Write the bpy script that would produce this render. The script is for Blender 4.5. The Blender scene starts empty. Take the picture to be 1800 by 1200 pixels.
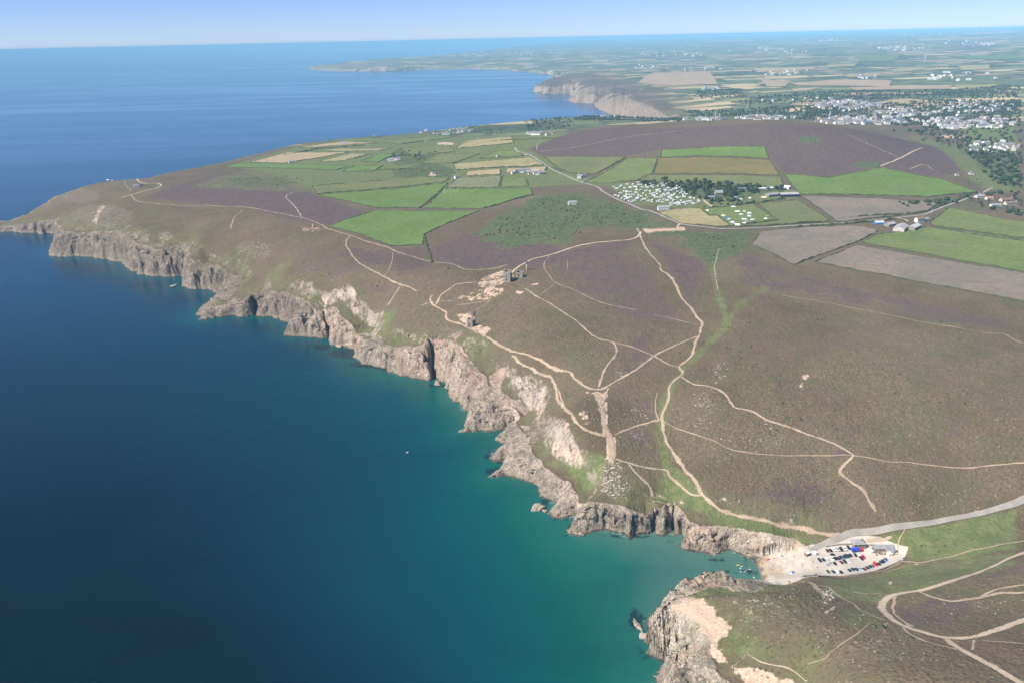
import bpy, bmesh, math, random
import numpy as np
from mathutils import Vector, Matrix

random.seed(7)
RNG = np.random.default_rng(11)
S = bpy.context.scene
COL = S.collection

# ------------------------------------------------------------------ camera, sky, sun, exposure
CAM_H = 400.0
FPX = 1500.0                       # focal length for an 1800 px wide frame
PITCH = math.radians(19.53)
ROLL = math.radians(-1.28)
cp, sp = math.cos(PITCH), math.sin(PITCH)
FWD = np.array([0, cp, -sp]); UP0 = np.array([0, sp, cp]); RT0 = np.array([1.0, 0, 0])
# horizon rises to the right of the frame
RT, UP = RT0 * math.cos(-ROLL) - UP0 * math.sin(-ROLL), UP0 * math.cos(-ROLL) + RT0 * math.sin(-ROLL)

cam = bpy.data.cameras.new("camera"); camo = bpy.data.objects.new("camera", cam); COL.objects.link(camo)
cam.sensor_width = 36.0; cam.lens = FPX / 1800 * 36
cam.clip_start = 5; cam.clip_end = 400000
camo.matrix_world = Matrix(((RT[0], UP[0], -FWD[0], 0), (RT[1], UP[1], -FWD[1], 0), (RT[2], UP[2], -FWD[2], CAM_H), (0, 0, 0, 1)))
S.camera = camo
S.render.resolution_x, S.render.resolution_y = 1024, 682

SUN_DIR = Vector((-0.86, -0.42, 0)).normalized()
SUN_EL = math.radians(47)
world = bpy.data.worlds.new("World"); S.world = world; world.use_nodes = True
wn = world.node_tree; wn.nodes.clear()
wo = wn.nodes.new("ShaderNodeOutputWorld"); bg = wn.nodes.new("ShaderNodeBackground"); sk = wn.nodes.new("ShaderNodeTexSky")
sk.sky_type = 'NISHITA'; sk.sun_disc = False; sk.sun_elevation = SUN_EL
sk.sun_rotation = math.atan2(SUN_DIR.x, SUN_DIR.y)
sk.altitude = 2500; sk.air_density = 1.0; sk.dust_density = 0.0; sk.ozone_density = 6.0
bg.inputs[1].default_value = 0.06
tint = wn.nodes.new('ShaderNodeVectorMath'); tint.operation = 'MULTIPLY'; tint.inputs[1].default_value = (0.98, 1.06, 1.44)
wn.links.new(sk.outputs[0], tint.inputs[0]); wn.links.new(tint.outputs[0], bg.inputs[0]); wn.links.new(bg.outputs[0], wo.inputs[0])
sun = bpy.data.lights.new("sun", 'SUN'); sun.energy = 5.0; sun.angle = math.radians(0.5); sun.color = (1.0, 0.95, 0.87)
suno = bpy.data.objects.new("sun", sun); COL.objects.link(suno)
to_sun = Vector((SUN_DIR.x * math.cos(SUN_EL), SUN_DIR.y * math.cos(SUN_EL), math.sin(SUN_EL)))
suno.rotation_euler = to_sun.to_track_quat('Z', 'Y').to_euler(); suno.location = (0, 0, 380)
S.view_settings.view_transform = 'Standard'; S.view_settings.look = 'None'
S.view_settings.exposure = 0.7; S.view_settings.gamma = 1.0; S.view_settings.use_curve_mapping = False
S.cycles.volume_bounces = 0; S.cycles.max_bounces = 5; S.cycles.diffuse_bounces = 2; S.cycles.glossy_bounces = 2
S.cycles.transparent_max_bounces = 8; S.cycles.transmission_bounces = 2

# ------------------------------------------------------------------ picture <-> place
def rays(px, py):
    px = np.asarray(px, float); py = np.asarray(py, float)
    d = FWD[None] * FPX + RT[None] * (px.ravel()[:, None] - 900) - UP[None] * (py.ravel()[:, None] - 600)
    return d
def unproj(px, py, h):
    """the point of the level plane at height h seen at pixel px, py of the photograph"""
    d = rays(px, py); h = np.broadcast_to(np.asarray(h, float), (len(d),))
    t = (h - CAM_H) / d[:, 2]
    return np.stack([d[:, 0] * t, d[:, 1] * t], 1)

# ------------------------------------------------------------------ noise (numpy)
def _hash(ix, iy, seed):
    h = (ix.astype(np.int64) * 374761393 + iy.astype(np.int64) * 668265263 + seed * 974634777) & 0x7fffffff
    h = ((h ^ (h >> 13)) * 1274126177) & 0x7fffffff
    return h ^ (h >> 16)
_ANG = np.linspace(0, 2 * np.pi, 256, endpoint=False)
_GX = np.cos(_ANG).astype(np.float32); _GY = np.sin(_ANG).astype(np.float32)
def perlin(x, y, seed=0):
    x0 = np.floor(x); y0 = np.floor(y)
    fx = (x - x0).astype(np.float32); fy = (y - y0).astype(np.float32)
    ix = x0.astype(np.int64); iy = y0.astype(np.int64)
    def g(a, b):
        k = _hash(ix + a, iy + b, seed) & 255
        return _GX[k] * (fx - a) + _GY[k] * (fy - b)
    u = fx * fx * fx * (fx * (fx * 6 - 15) + 10); v = fy * fy * fy * (fy * (fy * 6 - 15) + 10)
    a = g(0, 0); b = g(1, 0); c = g(0, 1); d = g(1, 1)
    return (a + (b - a) * u + (c + (d - c) * u - a - (b - a) * u) * v) * 1.5
def fbm(x, y, s, oct=4, seed=0, gain=0.5):
    o = 0; a = 1.0; t = 0
    for i in range(oct):
        o = o + a * perlin(x / s + 17.3 * i, y / s - 9.1 * i, seed + i); t += a; a *= gain; s *= 0.5
    return o / t
def ridged(x, y, s, oct=4, seed=0, gain=0.55):
    o = 0; a = 1.0; t = 0
    for i in range(oct):
        o = o + a * (1 - 2 * np.abs(perlin(x / s + 5.3 * i, y / s + 3.1 * i, seed + i))); t += a; a *= gain; s *= 0.5
    return o / t
def sstep(a, b, x):
    t = np.clip((x - a) / (b - a), 0, 1); return t * t * (3 - 2 * t)

# ------------------------------------------------------------------ polygons
def in_poly(P, x, y):
    r = np.zeros(x.shape, bool); n = len(P)
    for i in range(n):
        x0, y0 = P[i]; x1, y1 = P[(i + 1) % n]
        if y0 == y1: continue
        c = (y0 > y) != (y1 > y)
        if not c.any(): continue
        r ^= c & (x < (x1 - x0) * (y - y0) / (y1 - y0) + x0)
    return r
def dist_line(P, x, y, closed=False):
    P = np.asarray(P, np.float32); n = len(P); x = x.astype(np.float32); y = y.astype(np.float32)
    d = np.full(x.shape, 1e18, np.float32)
    for i in range(n if closed else n - 1):
        a = P[i]; b = P[(i + 1) % n]; e = b - a; L = float(e @ e) + 1e-9
        t = np.clip(((x - a[0]) * e[0] + (y - a[1]) * e[1]) / L, 0, 1)
        q = (x - a[0] - t * e[0]) ** 2 + (y - a[1] - t * e[1]) ** 2
        np.minimum(d, q, out=d)
    return np.sqrt(d)
def dist_line_h(P, hv, x, y):
    """distance to a closed line and the value carried by its nearest point"""
    P = np.asarray(P, np.float32); n = len(P); x = x.astype(np.float32); y = y.astype(np.float32)
    d = np.full(x.shape, 1e18, np.float32); hh = np.zeros(x.shape, np.float32)
    for i in range(n):
        a = P[i]; b = P[(i + 1) % n]; e = b - a; L = float(e @ e) + 1e-9
        t = np.clip(((x - a[0]) * e[0] + (y - a[1]) * e[1]) / L, 0, 1)
        q = (x - a[0] - t * e[0]) ** 2 + (y - a[1] - t * e[1]) ** 2
        m = q < d; d[m] = q[m]; hh[m] = (hv[i] + (hv[(i + 1) % n] - hv[i]) * t)[m]
    return np.sqrt(d), hh
def poly_mask(P, x, y, soft):
    """1 inside the polygon, fading to 0 over +-soft metres at its edge"""
    P = np.asarray(P); out = np.zeros(x.shape, np.float32)
    lo = P.min(0) - soft; hi = P.max(0) + soft
    m = (x > lo[0]) & (x < hi[0]) & (y > lo[1]) & (y < hi[1])
    if not m.any(): return out
    xx, yy = x[m], y[m]
    d = dist_line(P, xx, yy, True); d = np.where(in_poly(P, xx, yy), d, -d)
    out[m] = sstep(-soft, soft, d); return out
# ------------------------------------------------------------------ the coast: waterline and cliff top
FOOT_A = [(1000, 76), (900, 88), (830, 95), (750, 102), (650, 108), (560, 116.5), (540, 119), (552, 122), (580, 124), (640, 126), (700, 125), (760, 122), (815, 121),
          (870, 122.5), (930, 126), (985, 131), (1000, 138), (975, 148), (950, 155), (941, 159), (946, 163), (960, 166), (985, 165), (1008, 164),
          (1013, 170), (1002, 178), (1012, 182), (1030, 181), (1046, 184), (1050, 191), (1066, 198), (1082, 203), (1105, 206)]
BACK = [(1180, 208, 88), (1060, 203, 72), (1000, 206, 75), (900, 214, 80), (800, 224, 80), (700, 236, 80), (600, 243, 80), (520, 252, 80), (450, 269, 80),
        (380, 286, 80), (300, 301, 82), (250, 312, 82), (180, 318, 78), (110, 338, 62), (60, 372, 30), (20, 388, 13), (-60, 394, 8)]
FOOT_B = [(-80, 402), (-60, 408), (0, 409), (23, 407), (48, 409), (70, 409), (77, 413), (88, 410), (100, 412), (105, 428), (90, 443), (98, 450), (110, 452), (135, 450), (167, 452),
          (195, 456), (220, 462), (226, 470), (233, 477), (245, 481), (257, 484), (270, 485), (283, 485), (300, 486), (325, 483), (329, 490), (323, 503), (338, 506), (353, 507),
          (377, 508), (380, 512), (393, 515), (372, 536), (352, 549), (347, 552), (356, 556), (353, 563), (368, 562), (383, 558), (400, 555), (417, 553), (435, 554), (447, 553), (453, 547), (457, 555),
          (470, 555), (483, 555), (500, 562), (523, 568), (528, 577), (517, 585), (530, 588), (545, 590), (567, 594), (574, 592), (578, 580), (581, 596), (590, 606), (600, 604),
          (614, 611), (631, 613), (622, 625), (642, 636), (665, 643), (689, 648), (689, 656), (722, 662), (756, 669), (761, 650), (766, 664), (775, 667), (790, 676), (793, 704), (809, 705), (812, 718), (828, 723),
          (817, 743), (822, 750), (811, 759), (833, 756), (845, 757), (858, 759), (880, 755), (903, 742), (893, 753), (871, 772), (878, 777), (890, 778), (865, 796), (866, 806), (874, 812), (893, 806), (890, 818), (865, 836), (876, 837),
          (890, 834), (918, 842), (935, 846), (953, 850), (953, 870), (966, 876), (979, 883), (963, 902), (975, 909), (1000, 907), (1023, 903), (1014, 918), (1001, 935), (1020, 938),
          (1040, 932), (1058, 929), (1080, 932), (1096, 937), (1105, 942), (1130, 938), (1150, 935), (1153, 922), (1158, 938), (1169, 940), (1180, 930), (1186, 912), (1188, 920), (1183, 939), (1203, 933), (1205, 945), (1189, 961),
          (1205, 964), (1221, 966), (1237, 970), (1252, 971), (1270, 968), (1287, 962), (1298, 970), (1324, 984), (1333, 998), (1338, 1013),
          (1337, 1024), (1280, 1029), (1225, 1035), (1180, 1051), (1153, 1077), (1141, 1089), (1139, 1097), (1148, 1113), (1134, 1122), (1150, 1127), (1143, 1144), (1158, 1152), (1174, 1164),
          (1185, 1173), (1165, 1180), (1154, 1187), (1150, 1215), (1165, 1260), (1150, 1330), (1170, 1450), (1200, 1650), (1220, 1900)]
TOP_A = [(1000, 72, 60), (760, 98, 55), (660, 105, 45), (575, 113, 25), (560, 118, 22), (640, 119, 45), (700, 120, 40), (760, 119, 25), (815, 117.5, 25), (870, 118.5, 25), (930, 121, 25),
         (985, 126, 50), (1008, 132, 88), (975, 136, 85), (956, 145, 62), (962, 148, 68), (990, 139, 92), (1035, 141, 92), (1060, 148, 88), (1130, 157, 95), (1108, 170, 85), (1140, 181, 86), (1165, 194, 86), (1185, 205, 88)]
TOP_B = [(-65, 394, 'h', 7), (20, 396, 407), (60, 388, 409), (95, 383, 411), (122, 400, 447), (167, 400, 452), (215, 398, 460), (250, 420, 480), (283, 430, 485), (320, 420, 484),
         (338, 445, 504), (360, 462, 507), (393, 457, 513), (425, 490, 'h', 30), (402, 513, 'h', 25), (378, 535, 'h', 14), (400, 532, 553), (425, 520, 553), (450, 512, 554), (475, 503, 555), (500, 503, 563), (540, 522, 588),
         (567, 543, 593), (592, 530, 602), (622, 560, 611), (634, 582, 614), (661, 594, 642), (703, 603, 652), (730, 600, 664), (748, 590, 668), (768, 588, 665), (800, 583, 680),
         (825, 612, 700), (850, 642, 713), (868, 672, 730), (885, 692, 742), (906, 712, 748), (920, 726, 750), (915, 748, 770), (934, 770, 800), (948, 792, 835), (969, 816, 855), (1005, 838, 885), (1018, 860, 893),
         (1025, 880, 905), (1052, 872, 930), (1102, 884, 942), (1137, 900, 938), (1163, 885, 935), (1180, 878, 925), (1199, 882, 935), (1215, 908, 960), (1245, 920, 970), (1277, 917, 968),
         (1305, 924, 972), (1357, 938, 980), (1401, 952, 975), (1414, 963, 'h', 8.5), (1385, 972, 'h', 5), (1348, 984, 'h', 2.2), (1350, 1012, 'h', 2.2), (1375, 1018, 'h', 14), (1330, 1021, 'h', 46), (1250, 1024, 'h', 50),
         (1190, 1036, 'h', 47), (1174, 1043, 'h', 44), (1185, 1052, 'h', 46), (1240, 1078, 'h', 52), (1266, 1105, 'h', 54), (1262, 1135, 'h', 52), (1282, 1166, 'h', 55), (1330, 1176, 'h', 62),
         (1400, 1194, 'h', 66), (1430, 1240, 'h', 68), (1460, 1330, 'h', 70), (1520, 1500, 'h', 70), (1560, 1900, 'h', 70)]

def h_from_face(px, pt, pf, k=0.55):
    d = rays([px, px], [pt, pf]); tn = -d[:, 2] / np.hypot(d[:, 0], d[:, 1])
    return float(np.clip((CAM_H / tn[0] - CAM_H / tn[1]) / (k + 1 / tn[0]), 3, 85))
def U1(px, py, h): return unproj([px], [py], [h])[0]
top_pts = []                                     # (x, y, h)
for t in TOP_A: q = U1(*t); top_pts.append((q[0], q[1], t[2]))
back_foot, back_top = [], []
for px, py, h in BACK:
    q = U1(px, py, h); r = np.hypot(*q); k = 1 + (25 + h * 1.1) / r
    back_foot.append(q * k); back_top.append(q * (1 + 8 / r)); top_pts.append((q[0], q[1], h))
for t in TOP_B:
    h = t[3] if t[2] == 'h' else h_from_face(*t)
    q = U1(t[0], t[1], h); top_pts.append((q[0], q[1], h))
nA, nB = len(TOP_A), len(BACK)
TOPXY = np.array([p[:2] for p in top_pts]); TOPXY[nA:nA + nB] = back_top
FOOTXY = np.vstack([[U1(x, y, 0) for x, y in FOOT_A], back_foot, [U1(x, y, 0) for x, y in FOOT_B]])
CLOSE = np.array([(900, 60), (60000, 60), (200000, 200000), (FOOTXY[0][0] * 1.0, 260000)])
FOOTP = np.vstack([FOOTXY, CLOSE])
TOPH = np.concatenate([[p[2] for p in top_pts], [70, 90, 90, 60]]).astype(np.float32)
TOPP = np.vstack([TOPXY, CLOSE + [[8, 0], [0, 0], [0, 0], [5, 0]]])

# ------------------------------------------------------------------ heights seen in the photograph: (px, py, metres)
HP = [(240, 325, 86), (180, 345, 76), (300, 330, 90), (400, 340, 95), (450, 300, 95), (500, 380, 95), (430, 370, 92), (560, 400, 93), (600, 420, 92), (650, 390, 95), (700, 340, 98), (800, 380, 100),
      (600, 270, 95), (800, 250, 98), (1000, 250, 105), (900, 330, 105), (1000, 360, 112), (1100, 340, 115), (1250, 340, 119), (1380, 340, 120), (1500, 360, 118), (1700, 350, 115), (1790, 450, 105), (1600, 400, 111),
      (1450, 420, 110), (1600, 480, 105), (1790, 520, 102), (1300, 400, 112), (1250, 282, 140), (1160, 272, 138), (1350, 262, 158), (1345, 217, 196), (1250, 216, 186), (1200, 216, 178), (1120, 219, 166), (1050, 226, 150), (950, 240, 122),
      (1450, 222, 190), (1550, 238, 168), (1640, 264, 142), (1700, 300, 125), (1500, 290, 142), (1650, 330, 118), (1550, 262, 158), (1400, 300, 136),
      (1120, 400, 111), (1000, 430, 105), (900, 480, 93), (920, 400, 105), (800, 400, 98), (760, 460, 88), (650, 450, 82), (600, 500, 70), (520, 450, 75), (480, 420, 82), (1200, 500, 98), (1300, 550, 94), (1500, 550, 95),
      (1700, 600, 95), (1790, 650, 91), (1600, 700, 76), (1400, 700, 73), (1790, 780, 68), (1600, 800, 52), (1400, 800, 46), (1300, 830, 39), (1450, 880, 30), (1600, 870, 37), (1790, 860, 47), (1790, 885, 39), (1900, 860, 50), (1900, 750, 80), (1790, 700, 84), (1500, 600, 90), (1400, 600, 90),
      (1500, 942, 15), (1570, 932, 20), (1650, 915, 25), (1620, 962, 17), (1700, 945, 27), (1790, 935, 31), (1700, 1000, 28), (1650, 985, 20), (1480, 1013, 11), (1590, 980, 13), (1560, 1062, 44), (1650, 1020, 41), (1790, 985, 50), (1790, 1040, 64),
      (1700, 1130, 80), (1790, 1190, 92), (1550, 1130, 78), (1400, 1100, 73), (1350, 1185, 69), (1550, 1190, 90), (1450, 1042, 42), (1400, 1019.5, 40), (1440, 1013, 18), (1300, 1060, 60),
      (1430, 975, 7.5), (1500, 965, 8), (1560, 968, 9), (1580, 978, 9.5), (1520, 1000, 8), (1450, 1005, 7), (1475, 985, 7.6), (1400, 1000, 5), (1375, 990, 3.6), (1365, 1008, 3.3), (1440, 960, 9.5), (1410, 990, 5.5),
      (828, 572, 60), (893, 490, 92), (880, 600, 62), (1000, 660, 62), (1060, 690, 60), (1075, 770, 46), (1075, 812, 37), (1000, 740, 55), (940, 640, 58), (1150, 740, 52), (1190, 650, 71), (1230, 580, 82), (1080, 610, 76),
      (1200, 800, 38), (1265, 890, 27), (1400, 925, 19), (1160, 830, 30), (1130, 862, 24), (1182, 865, 22), (760, 540, 66), (700, 520, 70), (1000, 540, 84), (1250, 700, 72), (1230, 850, 33), (930, 560, 78), (1340, 905, 25),
      # outside the frame, so that the land goes on
      (2000, 450, 110), (2200, 600, 100), (2200, 350, 120), (2200, 250, 130), (2100, 950, 60), (2300, 1200, 95), (2000, 1400, 95), (1600, 1500, 85), (-80, 385, 8), (2400, 800, 95),
      # village and the land beyond it
      (1250, 209, 118), (1350, 207, 122), (1500, 212, 128), (1620, 228, 128), (1780, 250, 126), (1780, 215, 128), (1650, 190, 130), (1500, 180, 130), (1300, 190, 108), (1210, 195, 95), (1750, 285, 124), (1600, 250, 132),
      (1150, 150, 98), (1250, 155, 105), (1150, 130, 100), (1350, 140, 118), (1500, 150, 128), (1700, 160, 132), (1780, 140, 135), (1300, 115, 110), (1500, 110, 130), (1750, 105, 140), (1150, 105, 75), (1000, 115, 45), (900, 110, 55),
      (800, 105, 60), (700, 107, 55), (1000, 95, 90), (1200, 85, 120), (1400, 80, 150), (1700, 80, 185), (900, 85, 90), (1100, 72, 150), (1400, 60, 250), (1700, 52, 300), (1790, 49.6, 330), (2200, 40, 330), (2200, 100, 150), (1200, 66, 210), (1000, 74, 120), (860, 82, 80)]
cp_xyh = [tuple(U1(*p)) + (p[2],) for p in HP]
cp_xyh += [(p[0], p[1], p[2]) for p in top_pts]
CPT = np.array(cp_xyh)
def lp(x, y): return np.stack([np.arctan2(x, y), np.log(np.hypot(x, y))], -1)
def tps_fit(Q, v, lam=1e-5):
    d2 = ((Q[:, None] - Q[None]) ** 2).sum(-1); K = 0.5 * d2 * np.log(d2 + 1e-12); n = len(Q)
    A = np.zeros((n + 3, n + 3)); A[:n, :n] = K + lam * np.eye(n); A[:n, n] = 1; A[:n, n + 1:] = Q; A[n:, :n] = A[:n, n:].T
    return np.linalg.solve(A, np.concatenate([v, np.zeros(3)]))
def tps_eval(Q, w, X):
    out = np.empty(len(X))
    for i in range(0, len(X), 20000):
        c = X[i:i + 20000]
        d2 = ((c[:, None, 0] - Q[None, :, 0]) ** 2 + (c[:, None, 1] - Q[None, :, 1]) ** 2)
        out[i:i + 20000] = (0.5 * d2 * np.log(d2 + 1e-12)) @ w[:-3] + w[-3] + c @ w[-2:]
    return out
Qc = lp(CPT[:, 0], CPT[:, 1]); Wc = tps_fit(Qc, CPT[:, 2])

# polar survey grid about the view point's foot: NT bearings, NR distances
NT, NR0, NR1 = 1300, 1500, 240
TH = np.radians(np.linspace(-43, 43, NT))
R_near = 285 * (4300 / 285) ** (np.arange(NR0) / NR0)
kf = np.arange(NR1 + 1) / NR1
R_far = np.exp(np.log(4300) + (np.log(130000) - np.log(4300)) * (0.35 * kf + 0.65 * kf ** 2))
RR = np.concatenate([R_near, R_far]); NR = len(RR); LR = np.log(RR)
cth = TH[::4]; clr = LR[::4]
def up2(A, src_t, src_r):
    """bilinear enlargement of a coarse (theta, log r) array to the survey grid"""
    jt = np.interp(TH, src_t, np.arange(len(src_t))); jr = np.interp(LR, src_r, np.arange(len(src_r)))
    t0 = np.minimum(jt.astype(int), len(src_t) - 2); ft = (jt - t0)[:, None].astype(np.float32)
    r0 = np.minimum(jr.astype(int), len(src_r) - 2); fr = (jr - r0)[None].astype(np.float32)
    A = A.astype(np.float32)
    a = A[t0][:, r0]; b = A[t0 + 1][:, r0]; c = A[t0][:, r0 + 1]; d = A[t0 + 1][:, r0 + 1]
    return (a * (1 - ft) + b * ft) * (1 - fr) + (c * (1 - ft) + d * ft) * fr
gt, gr = np.meshgrid(cth, clr, indexing='ij')
base_c = tps_eval(Qc, Wc, np.stack([gt.ravel(), gr.ravel()], 1)).reshape(gt.shape)
BASE = np.clip(up2(base_c, cth, clr), 1.5, 360)
XX = (np.sin(TH)[:, None] * RR[None]); YY = (np.cos(TH)[:, None] * RR[None])

cx, cy = np.sin(gt) * np.exp(gr), np.cos(gt) * np.exp(gr)
dfc = dist_line(FOOTP, cx, cy); inc = in_poly(FOOTP, cx, cy)
DF = up2(np.where(inc, dfc, -dfc), cth, clr)              # signed distance to the waterline (+ on land)
near = np.abs(DF) < 260
near |= (DF > 0) & (DF < 700) & (RR[None] > 4300)
# crags: bend the place at which the coast is looked up
wsc = np.clip(RR[None] / 1100, 0.45, 6) * np.ones_like(XX)
xs, ys = XX[near], YY[near]; ws = wsc[near]
fs_ = np.clip(np.hypot(xs, ys) / 3200, 1, 3.5)                    # far cliffs are cut at a larger scale
xs, ys = xs / fs_, ys / fs_
wx = fbm(xs, ys, 44, 4, 31) * 11 + ridged(xs, ys, 24, 3, 61) * 5
wy = fbm(xs, ys, 44, 4, 47) * 11 + ridged(xs, ys, 24, 3, 83) * 5
bigb = np.clip(np.hypot(XX[near], YY[near]) / 4300 - 1, 0, 1)          # buttresses of the far headland
wx = wx + bigb * (fbm(XX[near], YY[near], 330, 2, 131) * 60 + ridged(XX[near], YY[near], 170, 2, 133) * 26); wy = wy + bigb * (fbm(XX[near], YY[near], 330, 2, 135) * 60 + ridged(XX[near], YY[near], 170, 2, 137) * 26)
amp = np.clip(ws, 0.55, 1.25) * fs_ ** 0.5
bw = 1 - poly_mask(np.array([U1(*p) for p in [(1300, 950, 5), (1420, 945, 8), (1460, 1030, 8), (1320, 1030, 3)]]), xs, ys, 12)
xw, yw = XX[near], YY[near]
bw = 1 - poly_mask(np.array([U1(*p) for p in [(1300, 950, 5), (1420, 945, 8), (1460, 1030, 8), (1320, 1030, 3)]]), xw, yw, 12)
xq, yq = xw + wx * amp * bw, yw + wy * amp * bw
df = dist_line(FOOTP, xq, yq); fin = in_poly(FOOTP, xq, yq)
dt, hT = dist_line_h(TOPP, TOPH, xq, yq); tin = in_poly(TOPP, xq, yq)
t = np.where(tin, 1.0, df / (df + dt + 1e-6))
kk = np.where(tin, sstep(0, 26, dt), 0)
base = BASE[near] * kk + np.minimum(hT, BASE[near] * 0.3 + hT * 0.9 + 6) * (1 - kk)
rg = ridged(xs, ys, 20, 4, 5); rg2 = ridged(xs + 40, ys, 9, 3, 15)
bell = np.sin(np.pi * np.clip(t, 0, 1)) * (~tin)
calm = 1 - 0.6 * poly_mask(np.array([U1(*p) for p in [(1110, 1030, 10), (1300, 1030, 40), (1420, 1200, 50), (1110, 1200, 0)]]), xw, yw, 20)   # the near headland is a smoother slope
tt = np.clip(t + (rg * 0.24 + rg2 * 0.13) * bell * bw * calm, 0, 1)
prof = np.where(bw > 0.5, 1 - (1 - tt) ** 1.55, tt)
st = np.floor(prof * 6 + 0.5 * rg) / 6
prof = np.clip(prof * 0.86 + np.clip(st, 0, 1) * 0.14 * bell + prof * 0.14 * (1 - bell), 0, 1)
rim = 0.13 * bw
hz = base * np.where(tin, 1 - rim * np.exp(-dt / 11), prof * (1 - rim)) + np.minimum(2.2 * bw, df * 0.3) * (1 - tt)
hz = np.where(fin, hz, -np.minimum(df * 0.35 / np.maximum(1, np.hypot(xw, yw) / 1500), 9))
HH = np.where(DF > 0, BASE, -9).astype(np.float32)
HH[near] = hz
TCL = np.where(DF > 0, 1.0, 0.0).astype(np.float32); TCL[near] = np.where(fin, t, 0)
DIN = np.where(DF > 0, 300.0, 0).astype(np.float32); DIN[near] = np.where(tin, dt, 0)       # metres inland of the cliff top
land = HH > 0
def gs(A, x, y):
    """sample a survey array at world points"""
    x = np.asarray(x, float); y = np.asarray(y, float)
    jt = np.clip((np.arctan2(x, y) - TH[0]) / (TH[1] - TH[0]), 0, NT - 1.001)
    jr = np.clip(np.interp(np.log(np.maximum(np.hypot(x, y), 1)), LR, np.arange(NR)), 0, NR - 1.001)
    i = jt.astype(int); j = jr.astype(int); a = jt - i; b = jr - j
    return (A[i, j] * (1 - a) + A[i + 1, j] * a) * (1 - b) + (A[i, j + 1] * (1 - a) + A[i + 1, j + 1] * a) * b
def H(x, y): return gs(HH, x, y)
def pix(px, py):
    """the points of the ground seen at pixels px, py"""
    d = rays(px, py); out = np.empty((len(d), 3))
    for k, v in enumerate(d):
        th = math.atan2(v[0], v[1]); tn = v[2] / math.hypot(v[0], v[1])
        jt = min(max((th - TH[0]) / (TH[1] - TH[0]), 0), NT - 1.001); i = int(jt); a = jt - i
        hcol = np.maximum(HH[i] * (1 - a) + HH[i + 1] * a, 0)
        g = CAM_H + RR * tn - hcol
        n = np.nonzero(g <= 0)[0]
        if len(n) == 0 or n[0] == 0: r = RR[-1]
        else:
            j = n[0]; f = g[j - 1] / (g[j - 1] - g[j]); r = RR[j - 1] + f * (RR[j] - RR[j - 1])
        out[k] = (math.sin(th) * r, math.cos(th) * r, 0)
    out[:, 2] = np.maximum(H(out[:, 0], out[:, 1]), 0)
    return out
def P1(px, py): return pix([px], [py])[0]
def PL(pts): return pix([p[0] for p in pts], [p[1] for p in pts])

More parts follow.
